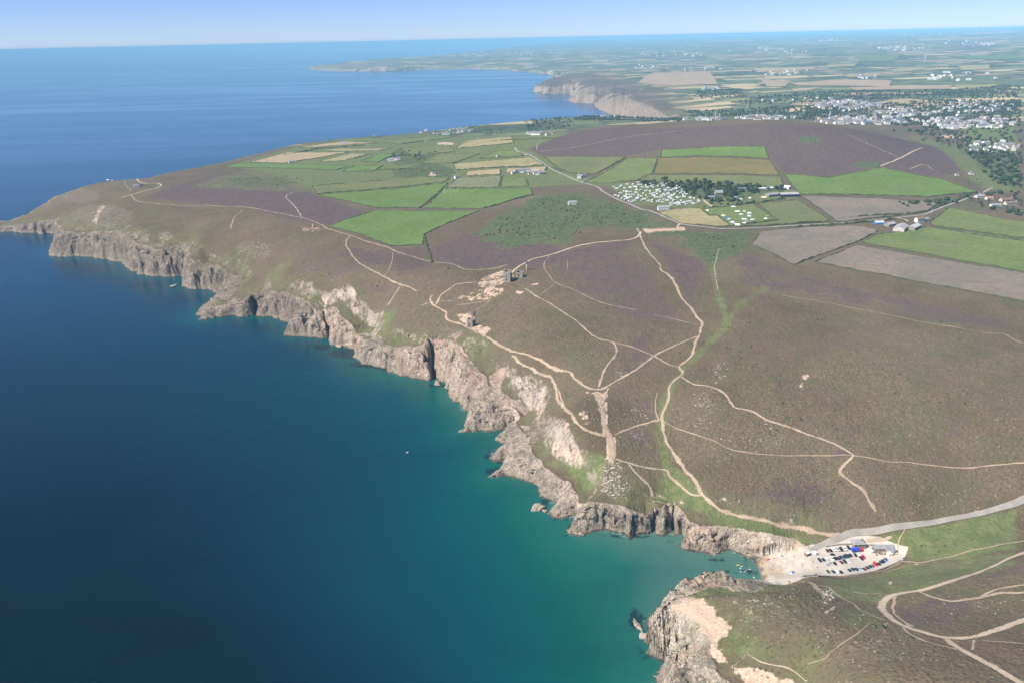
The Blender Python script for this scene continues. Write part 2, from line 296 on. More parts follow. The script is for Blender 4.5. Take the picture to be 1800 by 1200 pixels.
# ------------------------------------------------------------------ traces from the photograph: fields, paths and roads
G1, G2, OL, PALE, TAN, GOLD, PLO, PINK, DRY = 'bright', 'green', 'olive', 'pale', 'stubble', 'gold', 'ploughed', 'rose', 'dry'
FIELDS = [dict(m=m, p=p, d=d) for m, d, p in [
 (G1, 'bright green field above the coast path', [(578, 398), (663, 370), (842, 371), (745, 412), (743, 430), (688, 433)]),
 (G1, 'green field left of the cattle field', [(560, 343), (787, 322), (738, 366), (660, 365)]),
 (G1, 'green field where the cattle graze', [(747, 366), (779, 333), (932, 332), (936, 342), (850, 367)]),
 (PALE, 'pale striped field behind the cattle field', [(803, 314), (881, 310), (876, 330), (784, 331)]),
 (G2, 'small green field right of the pale striped field', [(884, 310), (923, 312), (929, 328), (880, 330)]),
 (OL, 'long olive strip field above the left green field', [(548, 328), (740, 311), (789, 313), (782, 320), (558, 341)]),
 (DRY, 'pale hay field below the lane to the beacon', [(798, 289), (932, 277), (956, 291), (800, 299)]),
 (TAN, 'tan field below the pale hay field', [(821, 302), (879, 298), (879, 308), (818, 309)]),
 (TAN, 'tan field beside the lane cottages', [(891, 297), (962, 294), (956, 302), (889, 304)]),
 (OL, 'olive field with a dark gorse patch', [(956, 276), (1099, 277), (1046, 306), (1004, 306), (980, 295)]),
 (G2, 'green field running down to the caravan site', [(1105, 278), (1156, 278), (1146, 306), (1120, 318), (1076, 322), (1027, 322)]),
 (G1, 'top green field at the foot of the heather hill', [(1163, 265), (1344, 259), (1351, 279), (1161, 277)]),
 (GOLD, 'golden field below the heather hill', [(1157, 279), (1353, 282), (1370, 309), (1150, 306)]),
 (OL, 'olive field above the tree belt', [(1131, 309), (1371, 312), (1378, 328), (1370, 333), (1250, 324), (1124, 319)]),
 (G1, 'broad green field right of the farm', [(1379, 307), (1456, 313), (1549, 296), (1656, 316), (1717, 338), (1628, 347), (1407, 342)]),
 (PLO, 'upper ploughed field above the lane', [(1409, 345), (1650, 356), (1628, 373), (1572, 380), (1471, 390)]),
 (PLO, 'left ploughed field with a rounded end', [(1338, 408), (1417, 400), (1511, 398), (1542, 405), (1537, 410), (1504, 426), (1396, 465), (1322, 430)]),
 (PLO, 'long ploughed field at the right', [(1433, 461), (1506, 432), (1790, 479), (1880, 494), (1880, 548), (1772, 525)]),
 (G2, 'green field with black cows', [(1513, 426), (1547, 413), (1630, 400), (1800, 421), (1880, 432), (1880, 492), (1711, 462)]),
 (G2, 'green field right of the farm buildings', [(1635, 391), (1669, 366), (1789, 390), (1880, 402), (1880, 428), (1641, 397)]),
 (OL, 'olive field right of the tents', [(1334, 359), (1402, 352), (1462, 391), (1340, 397), (1300, 399), (1325, 394), (1367, 388)]),
 (DRY, 'straw field in front of the caravan site', [(1157, 374), (1184, 368), (1230, 367), (1246, 380), (1260, 380), (1282, 397), (1266, 399), (1196, 393)]),
 (G2, 'green tent field', [(1235, 368), (1323, 359), (1365, 387), (1324, 392), (1284, 397), (1262, 379), (1248, 379)]),
 (TAN, 'tan stubble field in the west', [(440, 286), (505, 269), (612, 268), (566, 277), (500, 287)]),
 (G1, 'green strip below the tan stubble field', [(396, 294), (420, 287), (614, 293), (590, 300)]),
 (TAN, 'narrow tan field near the sea', [(527, 260), (600, 250), (664, 252), (542, 260)]),
 (DRY, 'straw strip in the west', [(566, 266), (600, 262), (689, 261), (668, 265)]),
 (DRY, 'pale field beside the tan stubble field', [(563, 284), (620, 271), (654, 271), (600, 284)]),
 (G1, 'green field near the white farm cottage', [(634, 284), (671, 271), (694, 273), (664, 286)]),
 (G1, 'small green field left of the quarry', [(602, 302), (622, 293), (674, 291), (654, 302)]),
 (OL, 'olive field right of the quarry', [(737, 289), (772, 273), (844, 271), (798, 287)]),
 (G2, 'green field below the hill lane', [(842, 279), (872, 266), (905, 266), (920, 274), (895, 277)]),
 (G2, 'green field near the cliff cottages', [(667, 249), (750, 241), (798, 241), (702, 254)]),
 (DRY, 'small dry field near the lane hamlet', [(823, 248), (898, 241), (903, 252), (802, 262)]),
 (OL, 'olive field on the western slope', [(703, 262), (788, 255), (799, 267), (722, 275)]),
 (PINK, 'far', [(1336, 140), (1388, 142), (1380, 152), (1350, 153)]), (PINK, 'far', [(1392, 146), (1460, 140), (1568, 141), (1563, 150), (1402, 150)]), (PINK, 'far', [(1492, 154), (1560, 149), (1676, 149), (1668, 156), (1502, 159)]),
 (DRY, 'far', [(1678, 150), (1758, 148), (1740, 154), (1684, 156)]), (PINK, 'far', [(1462, 167), (1640, 162), (1638, 166), (1480, 171)]), (DRY, 'far', [(1562, 121), (1600, 117), (1638, 118), (1620, 124), (1572, 126)]),
 (DRY, 'far', [(1682, 117), (1738, 114), (1740, 123), (1692, 125)]), (DRY, 'far', [(1452, 116), (1508, 113), (1500, 118), (1462, 120)]), (TAN, 'far', [(1322, 122), (1428, 118), (1438, 123), (1332, 128)]), (PINK, 'far', [(1392, 157), (1450, 154), (1424, 160), (1394, 163)]),
 (PINK, 'far', [(1150, 128), (1246, 127), (1262, 150), (1184, 154), (1120, 148)]), (TAN, 'far', [(1538, 182), (1596, 174), (1655, 180), (1590, 184)]), (PINK, 'far', [(1690, 60), (1790, 55), (1790, 59), (1700, 64)]), (TAN, 'far', [(1610, 70), (1750, 66), (1740, 70), (1620, 74)]),
 (PINK, 'far', [(1230, 74), (1330, 72), (1320, 75), (1240, 77)]), (DRY, 'far', [(1480, 131), (1540, 128), (1550, 133), (1490, 136)]), (G1, 'far', [(1690, 98), (1790, 96), (1790, 103), (1700, 104)]), (G2, 'far', [(1500, 100), (1590, 97), (1570, 108), (1510, 109)])]]
for f in FIELDS: f['xy'] = PL(f['p'])[:, :2]

PATHS = [  # (kind, width m, pixels)
 ('path', 3.2, [(230, 343), (243, 355), (267, 357), (323, 362), (367, 362), (417, 364), (447, 367), (500, 377), (540, 386), (567, 396), (578, 403), (633, 421), (680, 435), (707, 447), (748, 458), (783, 463), (803, 468), (823, 474), (867, 472), (893, 466)]),
 ('track', 4.5, [(237, 313), (243, 318), (277, 323), (283, 327), (273, 332), (250, 337), (230, 344), (213, 348)]), ('path', 2, [(217, 318), (223, 328), (230, 336)]), ('path', 2.5, [(427, 370), (413, 382), (405, 403)]),
 ('path', 2.8, [(515, 338), (503, 347), (520, 365), (530, 382)]), ('path', 3, [(550, 393), (552, 402), (587, 405)]), ('path', 3, [(615, 416), (608, 430), (620, 450), (640, 468), (675, 487), (713, 503), (733, 512)]),
 ('path', 1.5, [(675, 487), (685, 473), (690, 457), (690, 445)]), ('path', 3, [(703, 505), (692, 522), (682, 537)]), ('track', 4, [(893, 488), (902, 478), (910, 472), (933, 458), (967, 448), (1000, 437), (1047, 427), (1100, 422), (1120, 416), (1127, 408)]),
 ('path', 4.0, [(1120, 402), (1126, 417), (1133, 433), (1147, 451), (1160, 466), (1163, 476), (1178, 487), (1187, 500), (1197, 522), (1219, 547), (1233, 569), (1231, 583), (1222, 605), (1215, 626), (1194, 645), (1199, 655), (1177, 679), (1177, 702), (1164, 735), (1172, 774), (1190, 805), (1215, 838), (1237, 872), (1258, 889), (1273, 900), (1308, 909), (1357, 919), (1403, 928), (1445, 937), (1476, 941)]),
 ('path', 3.4, [(1226, 592), (1186, 608), (1150, 626), (1137, 636), (1108, 655), (1067, 680), (1051, 686), (1029, 680), (1013, 667), (994, 653), (960, 639), (928, 626), (905, 619), (875, 605), (850, 590), (830, 580), (810, 570), (785, 560), (782, 547), (765, 537), (760, 533), (756, 527), (760, 520)]),
 ('path', 3, [(766, 536), (775, 520), (792, 507), (805, 500), (838, 496)]), ('path', 3.2, [(900, 625), (917, 640), (940, 651), (965, 664), (975, 677), (980, 697), (992, 717), (1004, 728), (1013, 743), (1036, 758), (1064, 765)]), ('path', 1.6, [(980, 683), (991, 709), (1007, 731)]),
 ('path', 6.5, [(1045, 692), (1055, 709), (1061, 731), (1064, 753), (1074, 767), (1075, 791), (1074, 812)]), ('path', 2.5, [(1069, 683), (1064, 696), (1061, 712)]),
 ('path', 3, [(1051, 685), (1064, 648), (1080, 626), (1083, 617), (1080, 605), (1072, 600), (1045, 592), (1030, 580), (1000, 555), (972, 537), (945, 522), (922, 508)]), ('path', 2.5, [(1072, 600), (1100, 607), (1130, 618), (1150, 628), (1162, 634), (1178, 642), (1192, 645)]),
 ('path', 2, [(965, 450), (956, 469), (967, 487), (980, 499), (1012, 511), (1045, 527), (1075, 537), (1120, 545)]), ('path', 1.4, [(975, 500), (950, 519)]), ('path', 1.2, [(999, 457), (995, 480), (992, 487)]), ('path', 2.6, [(1082, 764), (1105, 753), (1143, 742), (1158, 740)]),
 ('path', 2.6, [(1083, 807), (1102, 813), (1150, 824), (1172, 827), (1178, 838), (1197, 854), (1210, 867), (1238, 871)]), ('path', 2.6, [(1105, 816), (1121, 835), (1143, 857), (1147, 873)]), ('path', 1.5, [(1146, 881), (1178, 886), (1207, 873)]),
 ('path', 2.8, [(1197, 662), (1219, 675), (1247, 679), (1273, 691), (1287, 711), (1294, 718), (1327, 724), (1345, 736), (1381, 749), (1424, 764), (1468, 780), (1500, 800)]), ('path', 3.4, [(1500, 800), (1484, 818), (1477, 830), (1497, 847), (1518, 861), (1529, 883), (1538, 900)]),
 ('path', 1.5, [(1164, 740), (1197, 755), (1251, 774), (1284, 789), (1338, 798), (1403, 800), (1457, 799), (1500, 800), (1558, 811), (1619, 816), (1713, 821), (1786, 814), (1880, 804)]), ('path', 1.8, [(1374, 518), (1450, 532), (1529, 547), (1619, 565), (1728, 585), (1764, 588), (1787, 599), (1880, 625)]),
 ('road', 5.0, [(1960, 828), (1880, 852), (1800, 878), (1772, 889), (1717, 904), (1661, 913), (1606, 921), (1550, 931), (1500, 936), (1472, 946), (1439, 960), (1426, 967)]),
 ('track', 5, [(1900, 945), (1800, 972), (1725, 1004), (1675, 1020), (1625, 1035), (1600, 1040), (1570, 1046), (1555, 1055), (1550, 1065), (1557, 1077), (1575, 1092), (1600, 1105), (1625, 1112), (1662, 1120), (1705, 1121), (1740, 1112), (1787, 1094), (1880, 1060)]),
 ('track', 5, [(1662, 1121), (1687, 1140), (1725, 1160), (1755, 1177), (1785, 1196), (1880, 1255)]), ('path', 3, [(1572, 1049), (1569, 1067), (1580, 1085), (1600, 1102)]), ('path', 3.5, [(1615, 1038), (1637, 1049), (1672, 1057), (1700, 1054), (1740, 1046), (1762, 1041), (1787, 1041), (1880, 1043)]),
 ('path', 2.4, [(1725, 1047), (1750, 1036), (1787, 1030), (1880, 1018)]), ('path', 2.4, [(1587, 1102), (1600, 1115), (1637, 1130), (1682, 1141)]), ('path', 2, [(1725, 1126), (1787, 1131), (1880, 1138)]), ('path', 2.2, [(1710, 1124), (1711, 1142)]),
 ('path', 2.5, [(1387, 1020), (1425, 1025), (1450, 1030), (1470, 1044), (1500, 1060), (1512, 1072), (1537, 1082), (1557, 1090)]), ('path', 1.7, [(1460, 1030), (1500, 1040), (1537, 1044), (1550, 1042)]), ('path', 1.5, [(1492, 1080), (1525, 1082), (1557, 1090)]),
 ('path', 1.1, [(1529, 1094), (1512, 1112), (1477, 1132), (1457, 1146), (1450, 1155), (1420, 1167)]), ('path', 1.5, [(1314, 1148), (1332, 1160), (1350, 1166), (1387, 1176), (1420, 1197)]), ('path', 2.2, [(1583, 986), (1614, 987), (1647, 983), (1689, 972), (1744, 960), (1786, 953), (1880, 938)]),
 ('path', 1.8, [(1582, 988), (1550, 1002), (1494, 1011), (1444, 1013)]), ('path', 1.3, [(1589, 996), (1550, 1005)]), ('path', 1.5, [(1592, 929), (1580, 952), (1580, 965)]), ('path', 2.6, [(1524, 951), (1567, 943)]),
 ('track', 4, [(1547, 293), (1582, 279), (1622, 261)]), ('path', 3, [(1489, 237), (1524, 253), (1556, 267), (1578, 277)]), ('path', 3, [(950, 267), (1025, 257), (1100, 242), (1200, 230)]), ('path', 2.2, [(942, 265), (950, 250), (980, 240)]),
 ('road', 5, [(905, 260), (910, 267), (930, 272), (965, 295), (985, 305), (1020, 320), (1050, 329), (1061, 338), (1086, 351), (1111, 361), (1128, 368), (1146, 372), (1172, 384), (1194, 393), (1208, 396), (1260, 402), (1300, 402), (1383, 398), (1467, 393), (1536, 388), (1578, 383), (1625, 377), (1661, 363), (1694, 352), (1717, 344), (1745, 330)]),
 ('track', 4, [(1195, 394), (1191, 399), (1194, 402)]), ('track', 5, [(1236, 352), (1243, 358), (1252, 364), (1262, 368)]), ('path', 2, [(1264, 438), (1256, 470), (1262, 510)]), ('path', 1.6, [(1030, 315), (1024, 322)]), ('track', 3, [(1575, 383), (1590, 387), (1596, 391)]),
 ('path', 1.4, [(740, 537), (770, 530), (800, 528)]), ('path', 1.6, [(838, 545), (860, 530), (862, 520)]), ('path', 1.4, [(800, 537), (840, 532), (862, 528)]), ('path', 1.5, [(1150, 555), (1180, 560), (1225, 570)]), ('path', 2, [(1155, 690), (1152, 720), (1158, 740)]), ('road', 22, [(1162, 130), (1212, 143)]), ('path', 3, [(1640, 300), (1625, 290), (1600, 297)])]
def smooth_line(P, step):
    """Catmull-Rom through the points, one point every step metres"""
    P = np.asarray(P, float); n = len(P); out = []
    Q = np.vstack([2 * P[0] - P[1], P, 2 * P[-1] - P[-2]])
    for i in range(n - 1):
        a, b, c, d = Q[i:i + 4]; m = max(2, int(np.hypot(*(c - b)) / step))
        t = (np.arange(m) / m)[:, None]
        out.append(0.5 * (2 * b + (c - a) * t + (2 * a - 5 * b + 4 * c - d) * t ** 2 + (3 * b - a - 3 * c + d) * t ** 3))
    return np.vstack(out + [P[-1:]])
PATH_CELLS = np.zeros(HH.shape, bool)
for i, (kind, wd, pts) in enumerate(PATHS):
    L = smooth_line(PL(pts)[:, :2], 2.0); r = np.hypot(L[:, 0], L[:, 1])
    n = perlin(L[:, 0] / 23, L[:, 1] / 23, 40 + i) * (0.9 if kind == 'path' else 0.3)
    L = L + np.stack([n, perlin(L[:, 1] / 19, L[:, 0] / 19, 90 + i) * (0.9 if kind == 'path' else 0.3)], 1)
    PATHS[i] = (kind, wd, L)
    for o in np.linspace(-0.6 * wd - 1, 0.6 * wd + 1, max(3, int(wd) + 2)):
        tg = np.gradient(L, axis=0); tg /= np.linalg.norm(tg, axis=1)[:, None] + 1e-9
        q = L + np.stack([-tg[:, 1], tg[:, 0]], 1) * o
        ii = np.clip(np.round((np.arctan2(q[:, 0], q[:, 1]) - TH[0]) / (TH[1] - TH[0])).astype(int), 1, NT - 2)
        jj = np.clip(np.searchsorted(RR, np.hypot(q[:, 0], q[:, 1])), 1, NR - 2)
        for a in (-1, 0, 1):
            for b in (-1, 0, 1): PATH_CELLS[ii + a, jj + b] = True
# roll of the heath and tussocks, hills farther off
rg_f = np.clip((RR[None] - 2500) / 6000, 0, 1)
flat = np.ones_like(HH)
CP_POLY = np.array([U1(x, y, 8) for x, y in [(1335, 975), (1400, 962), (1440, 958), (1500, 952), (1545, 957), (1595, 972), (1590, 985), (1530, 1006), (1470, 1014), (1335, 1016)]])
flat -= poly_mask(CP_POLY, XX, YY, 5)
for _f in FIELDS: flat = np.minimum(flat, 1 - 0.9 * poly_mask(_f['xy'], XX, YY, 4))
flat[PATH_CELLS] = 0.0
nearR = RR < 3400
sl = (slice(None), slice(0, int(nearR.sum())))
xs, ys = XX[sl], YY[sl]
flat2 = 1 - poly_mask(CP_POLY, XX, YY, 12)
tuss = perlin(xs / 7, ys / 7, 7) * 0.4 + perlin(xs / 2.6, ys / 2.6, 8) * 0.3 * (RR[None, :xs.shape[1]] < 1800)
roll = fbm(xs, ys, 60, 3, 91) * 1.6
edge = np.clip(DIN[sl] / 25, 0.25, 1)
HH[sl] += np.where(land[sl], (tuss * flat[sl] + roll * flat2[sl]) * edge, 0)
fs = (slice(None), slice(int(nearR.sum()), NR))
xs, ys = XX[fs], YY[fs]
HH[fs] += np.where(land[fs], (fbm(xs, ys, 1500, 4, 21) * 30 * rg_f[:, fs[1]] + fbm(xs, ys, 420, 2, 25) * 7) * np.clip(DF[fs] / 500, 0, 1), 0)
HH[land] = np.maximum(HH[land], 0.05)

# ------------------------------------------------------------------ rows of the land mesh: closer together where the ground rises towards the view
zc = np.maximum(HH, 0)
fwd = YY * cp - (zc - CAM_H) * sp
vrow = (YY * sp + (zc - CAM_H) * cp) / np.maximum(fwd, 1) * FPX
dv = np.abs(np.diff(vrow, axis=1)); dv = np.minimum(dv, 9)
isl = (HH > -1.5); isl = isl[:, 1:] | isl[:, :-1]
w = np.where(isl, dv + 0.13 * np.diff(LR)[None] * 420, 0.004)
def box0(A, h):
    C = np.cumsum(np.pad(A, ((h + 1, h), (0, 0)), mode='edge'), 0); return (C[2 * h + 1:] - C[:-2 * h - 1]) / (2 * h + 1)
for _h in (60, 40, 20): w = box0(w, _h)
MC, MR = 1200, 980
csel = np.linspace(0, NT - 1, MC); ci = np.minimum(csel.astype(int), NT - 2); ca = (csel - ci)[:, None]
wm = w[ci] * (1 - ca) + w[ci + 1] * ca
cdf = np.concatenate([np.zeros((MC, 1)), np.cumsum(wm, 1)], 1); cdf /= cdf[:, -1:]
J = np.empty((MC, MR)); q = np.linspace(0, 1, MR)
for i in range(MC): J[i] = np.interp(q, cdf[i], np.arange(NR))
thm = np.interp(csel, np.arange(NT), TH)[:, None] * np.ones((1, MR))
rm = np.exp(np.interp(J, np.arange(NR), LR))
MX = np.sin(thm) * rm; MY = np.cos(thm) * rm
MZ = H(MX, MY).astype(np.float64)
MT = gs(TCL, MX, MY); MD = gs(DIN, MX, MY)

# ledges and joints: the rock faces are pushed in and out in plan at every height
cl = np.sin(np.pi * np.clip(MT, 0, 1)) * (MT < 0.999) * np.clip(3200 / rm, .3, 1)
MX = MX + cl * (perlin(MX / 9 + MZ / 5.5, MY / 9 - MZ / 7, 301) * 2.6 + perlin(MX / 4 + MZ / 2.5, MY / 4, 303) * 1.1)
MY = MY + cl * (perlin(MX / 9 - MZ / 6, MY / 9 + MZ / 5.5, 305) * 2.6 + perlin(MX / 4, MY / 4 + MZ / 2.5, 307) * 1.1)
def grid_mesh(name, X, Y, Z, keep, deep=None):
    """mesh of a grid, without the cells that are not kept"""
    n, m = X.shape
    idx = np.arange(n * m).reshape(n, m)
    k = keep[:-1, :-1] | keep[1:, :-1] | keep[:-1, 1:] | keep[1:, 1:]
    if deep is not None: k &= ~(deep[:-1, :-1] | deep[1:, :-1] | deep[:-1, 1:] | deep[1:, 1:])
    quads = np.stack([idx[:-1, :-1][k], idx[:-1, 1:][k], idx[1:, 1:][k], idx[1:, :-1][k]], 1)[:, ::-1]
    used = np.zeros(n * m, bool); used[quads.ravel()] = True
    new = np.cumsum(used) - 1
    quads = new[quads]
    V = np.stack([X.ravel(), Y.ravel(), Z.ravel()], 1)[used].astype(np.float32)
    me = bpy.data.meshes.new(name)
    me.vertices.add(len(V)); me.vertices.foreach_set("co", V.ravel())
    nf = len(quads)
    me.loops.add(nf * 4); me.loops.foreach_set("vertex_index", quads.ravel().astype(np.int32))
    me.polygons.add(nf); me.polygons.foreach_set("loop_start", (np.arange(nf) * 4).astype(np.int32))
    me.update(calc_edges=True); me.validate()
    me.polygons.foreach_set("use_smooth", np.ones(nf, bool))
    return me, used, V
def set_attr(me, name, arr):
    a = me.attributes.new(name, 'FLOAT_COLOR', 'POINT'); a.data.foreach_set("color", np.ascontiguousarray(arr, np.float32).ravel())
def link(name, me, mat=None, kind=None):
    o = bpy.data.objects.new(name, me); COL.objects.link(o)
    if mat: me.materials.append(mat)
    if kind: o['kind'] = kind
    return o
# ------------------------------------------------------------------ material helpers
class NT_:
    def __init__(s, name):
        s.m = bpy.data.materials.new(name); s.m.use_nodes = True; s.t = s.m.node_tree; s.t.nodes.clear()
        s.out = s.t.nodes.new("ShaderNodeOutputMaterial"); s.b = s.t.nodes.new("ShaderNodeBsdfPrincipled")
        s.t.links.new(s.b.outputs[0], s.out.inputs[0]); s.b.inputs['Roughness'].default_value = 0.9
        s.b.inputs['Specular IOR Level'].default_value = 0.2
        s._pos = None
    def n(s, typ, **kw):
        q = s.t.nodes.new(typ)
        for k, v in kw.items(): setattr(q, k, v)
        return q
    def L(s, a, b): s.t.links.new(a, b)
    def put(s, sock, v):
        if isinstance(v, bpy.types.NodeSocket): s.L(v, sock)
        elif isinstance(v, (tuple, list)): sock.default_value = (*v, 1) if len(v) == 3 and sock.type == 'RGBA' else v
        else: sock.default_value = v
    def pos(s):
        if s._pos is None: s._pos = s.n("ShaderNodeNewGeometry").outputs['Position']
        return s._pos
    def vscale(s, v, sc):
        q = s.n("ShaderNodeVectorMath", operation='MULTIPLY'); s.put(q.inputs[0], v); q.inputs[1].default_value = sc; return q.outputs[0]
    def noise(s, scale, detail=3, rough=0.55, vec=None, dist=0.0):
        q = s.n("ShaderNodeTexNoise"); q.inputs['Scale'].default_value = scale; q.inputs['Detail'].default_value = detail
        q.inputs['Roughness'].default_value = rough; q.inputs['Distortion'].default_value = dist
        s.L(vec if vec is not None else s.pos(), q.inputs['Vector']); return q.outputs[0]
    def voro(s, scale, feature='F1', vec=None, out=0, rand=1.0):
        q = s.n("ShaderNodeTexVoronoi", feature=feature); q.inputs['Scale'].default_value = scale; q.inputs['Randomness'].default_value = rand
        s.L(vec if vec is not None else s.pos(), q.inputs['Vector']); return q.outputs[out]
    def math(s, op, a, b=0.0, c=None, clamp=False):
        q = s.n("ShaderNodeMath", operation=op, use_clamp=clamp); s.put(q.inputs[0], a); s.put(q.inputs[1], b)
        if c is not None: s.put(q.inputs[2], c)
        return q.outputs[0]
    def ramp(s, v, a, b, lo=0.0, hi=1.0):
        q = s.n("ShaderNodeMapRange"); q.interpolation_type = 'SMOOTHSTEP'; s.put(q.inputs[0], v)
        for i, x in zip((1, 2, 3, 4), (a, b, lo, hi)): s.put(q.inputs[i], x)
        return q.outputs[0]
    def mix(s, f, a, b, mode='MIX'):
        q = s.n("ShaderNodeMix", data_type='RGBA', blend_type=mode); s.put(q.inputs[0], f); s.put(q.inputs[6], a); s.put(q.inputs[7], b); return q.outputs[2]
    def attr(s, name):
        q = s.n("ShaderNodeAttribute", attribute_name=name); sep = s.n("ShaderNodeSeparateColor"); s.L(q.outputs['Color'], sep.inputs[0])
        return sep.outputs[0], sep.outputs[1], sep.outputs[2], q.outputs['Alpha']
    def cramp(s, v, stops, const=False):
        q = s.n("ShaderNodeValToRGB"); e = q.color_ramp.elements
        if const: q.color_ramp.interpolation = 'CONSTANT'
        while len(e) < len(stops): e.new(0.5)
        for k, (p, c) in zip(e, stops): k.position = p; k.color = (*c, 1)
        s.put(q.inputs[0], v); return q.outputs[0]
    def bump(s, h, strength=1.0, dist=1.0, normal=None):
        q = s.n("ShaderNodeBump"); q.inputs['Strength'].default_value = strength; q.inputs['Distance'].default_value = dist
        s.put(q.inputs['Height'], h)
        if normal is not None: s.L(normal, q.inputs['Normal'])
        return q.outputs[0]
    def base(s, c): s.put(s.b.inputs['Base Color'], c)

def simple(name, col, rough=0.8, var=0.15, scale=0.5, spec=0.2):
    """plain material with slight uneven wear"""
    k = NT_(name); nz = k.noise(scale, 3)
    k.base(k.mix(k.ramp(nz, 0.3, 0.7), tuple(c * (1 - var) for c in col), tuple(min(1, c * (1 + var)) for c in col)))
    k.b.inputs['Roughness'].default_value = rough; k.b.inputs['Specular IOR Level'].default_value = spec
    return k.m

# ------------------------------------------------------------------ ground cover, worked out from regions seen in the photograph
def WP(pts): return PL(pts)[:, :2]
def blob(px, py, rx, ry):
    return [(px + rx * math.cos(a), py + ry * math.sin(a)) for a in np.linspace(0, 2 * np.pi, 14, endpoint=False)]
me_land, used, V = grid_mesh("terrain", MX, MY, MZ, MZ > -2.0, MZ < -8.8)
vx, vy, vz = V[:, 0].astype(np.float64), V[:, 1].astype(np.float64), V[:, 2]
vt = MT.ravel()[used]; vd = MD.ravel()[used]; vr = np.hypot(vx, vy)
def cover(polys, soft=10):
    o = np.zeros(len(vx), np.float32)
    for p in polys:
        s = soft; v = 1.0
        if isinstance(p, tuple): p, s, v = p
        np.maximum(o, poly_mask(WP(p), vx, vy, s) * v, out=o)
    return o
def band(pts, wid, soft, v=1.0):
    P = WP(pts); lo = P.min(0) - wid - soft; hi = P.max(0) + wid + soft
    m = (vx > lo[0]) & (vx < hi[0]) & (vy > lo[1]) & (vy < hi[1]); o = np.zeros(len(vx), np.float32)
    if m.any(): o[m] = sstep(wid + soft, wid - soft, dist_line(P, vx[m], vy[m])) * v
    return o
heather = cover([
    ([(255, 345), (420, 300), (560, 345), (655, 380), (580, 396), (520, 388), (430, 365), (300, 353)], 12, .95),
    ([(912, 262), (960, 240), (1060, 226), (1345, 218), (1480, 227), (1580, 243), (1655, 264), (1690, 300), (1650, 312), (1540, 292), (1456, 312), (1378, 303), (1345, 258), (1160, 263), (1100, 275), (950, 275)], 14, 1.0),
    ([(745, 440), (850, 402), (1000, 440), (1110, 422), (1110, 440), (960, 470), (900, 470), (780, 470)], 14, .75), ([(600, 425), (690, 437), (745, 434), (760, 465), (700, 500), (620, 460)], 14, .55),
    ([(960, 470), (1110, 432), (1180, 520), (1210, 580), (1100, 560), (1000, 510)], 18, .6), ([(1140, 422), (1240, 460), (1220, 560), (1200, 520)], 14, .75),
    ([(1270, 440), (1320, 442), (1400, 480), (1790, 562), (1790, 590), (1500, 540), (1300, 500)], 18, .55), ([(740, 480), (860, 470), (880, 540), (760, 560), (700, 520)], 18, .35),
    ([(500, 440), (640, 440), (700, 520), (600, 530), (520, 480)], 20, .45), ([(1270, 380), (800, 520), (960, 490)], 20, .0),
    (blob(1378, 682, 30, 28), 30, .6), (blob(1685, 745, 44, 34), 36, .55), (blob(1400, 872, 80, 30), 20, .7), (blob(1480, 795, 18, 10), 10, .8), (blob(1600, 880, 80, 20), 18, .35),
    ([(1085, 600), (1160, 570), (1150, 640), (1080, 680)], 15, .55), ([(1090, 700), (1155, 690), (1160, 820), (1090, 800)], 15, .5), (blob(1420, 1110, 60, 30), 20, .35), (blob(1650, 1075, 80, 30), 14, .55), (blob(1760, 1010, 40, 18), 12, .45),
    (blob(1560, 570, 120, 16), 30, .3), (blob(1620, 620, 30, 12), 14, .4), (blob(1000, 700, 40, 40), 16, .35), ([(270, 350), (420, 372), (480, 400), (420, 440), (300, 390)], 20, .25)])
green = cover([
    ([(1255, 1035), (1380, 1030), (1450, 1060), (1490, 1110), (1430, 1192), (1300, 1180), (1268, 1100)], 14, .3),
    ([(395, 292), (530, 256), (620, 244), (800, 229), (930, 216), (1000, 235), (930, 262), (1000, 300), (1120, 330), (1010, 325), (930, 330), (790, 340), (560, 345), (500, 310)], 14, .8),
    ([(330, 330), (420, 300), (560, 310), (560, 340), (450, 335)], 14, .5),
    ([(900, 740), (940, 765), (1000, 800), (1070, 800), (1060, 850), (1020, 862), (1000, 835), (930, 765)], 8, .85), ([(860, 640), (960, 680), (940, 740), (900, 710)], 12, .45),
    ([(1165, 800), (1205, 830), (1262, 890), (1400, 930), (1445, 955), (1360, 945), (1260, 922), (1200, 892), (1150, 880), (1160, 840)], 6, .8), ([(1100, 800), (1165, 820), (1160, 880), (1080, 870), (1060, 850)], 6, .4),
    ([(1500, 944), (1600, 928), (1790, 893), (1790, 965), (1690, 985), (1600, 985), (1585, 970), (1540, 955)], 5, .8), ([(1440, 1015), (1530, 1008), (1600, 985), (1790, 968), (1790, 990), (1640, 1030), (1540, 1060), (1440, 1040)], 6, .6),
    ([(1170, 1035), (1250, 1020), (1400, 1018), (1330, 1045), (1200, 1050)], 6, .65), ([(1275, 1080), (1330, 1110), (1400, 1160), (1330, 1180), (1280, 1160), (1260, 1120)], 8, .6), ([(1210, 1060), (1230, 1060), (1275, 1105), (1260, 1110)], 2, .7),
    ([(1460, 1075), (1530, 1060), (1560, 1100), (1500, 1110)], 8, .55), ([(630, 570), (700, 540), (680, 590), (640, 600)], 8, .6), ([(780, 580), (840, 600), (860, 640), (810, 610)], 8, .5), ([(520, 450), (500, 500), (440, 510), (480, 470)], 12, .45),
    ([(1690, 225), (1790, 210), (1790, 270), (1700, 265)], 20, .8), ([(1590, 235), (1700, 260), (1790, 290), (1790, 340), (1720, 330), (1690, 300)], 14, .7), ([(1060, 320), (1280, 330), (1400, 335), (1400, 350), (1240, 370), (1110, 360)], 8, .8),
    (blob(950, 355, 40, 12), 10, .5), (blob(940, 510, 30, 10), 12, .4)])
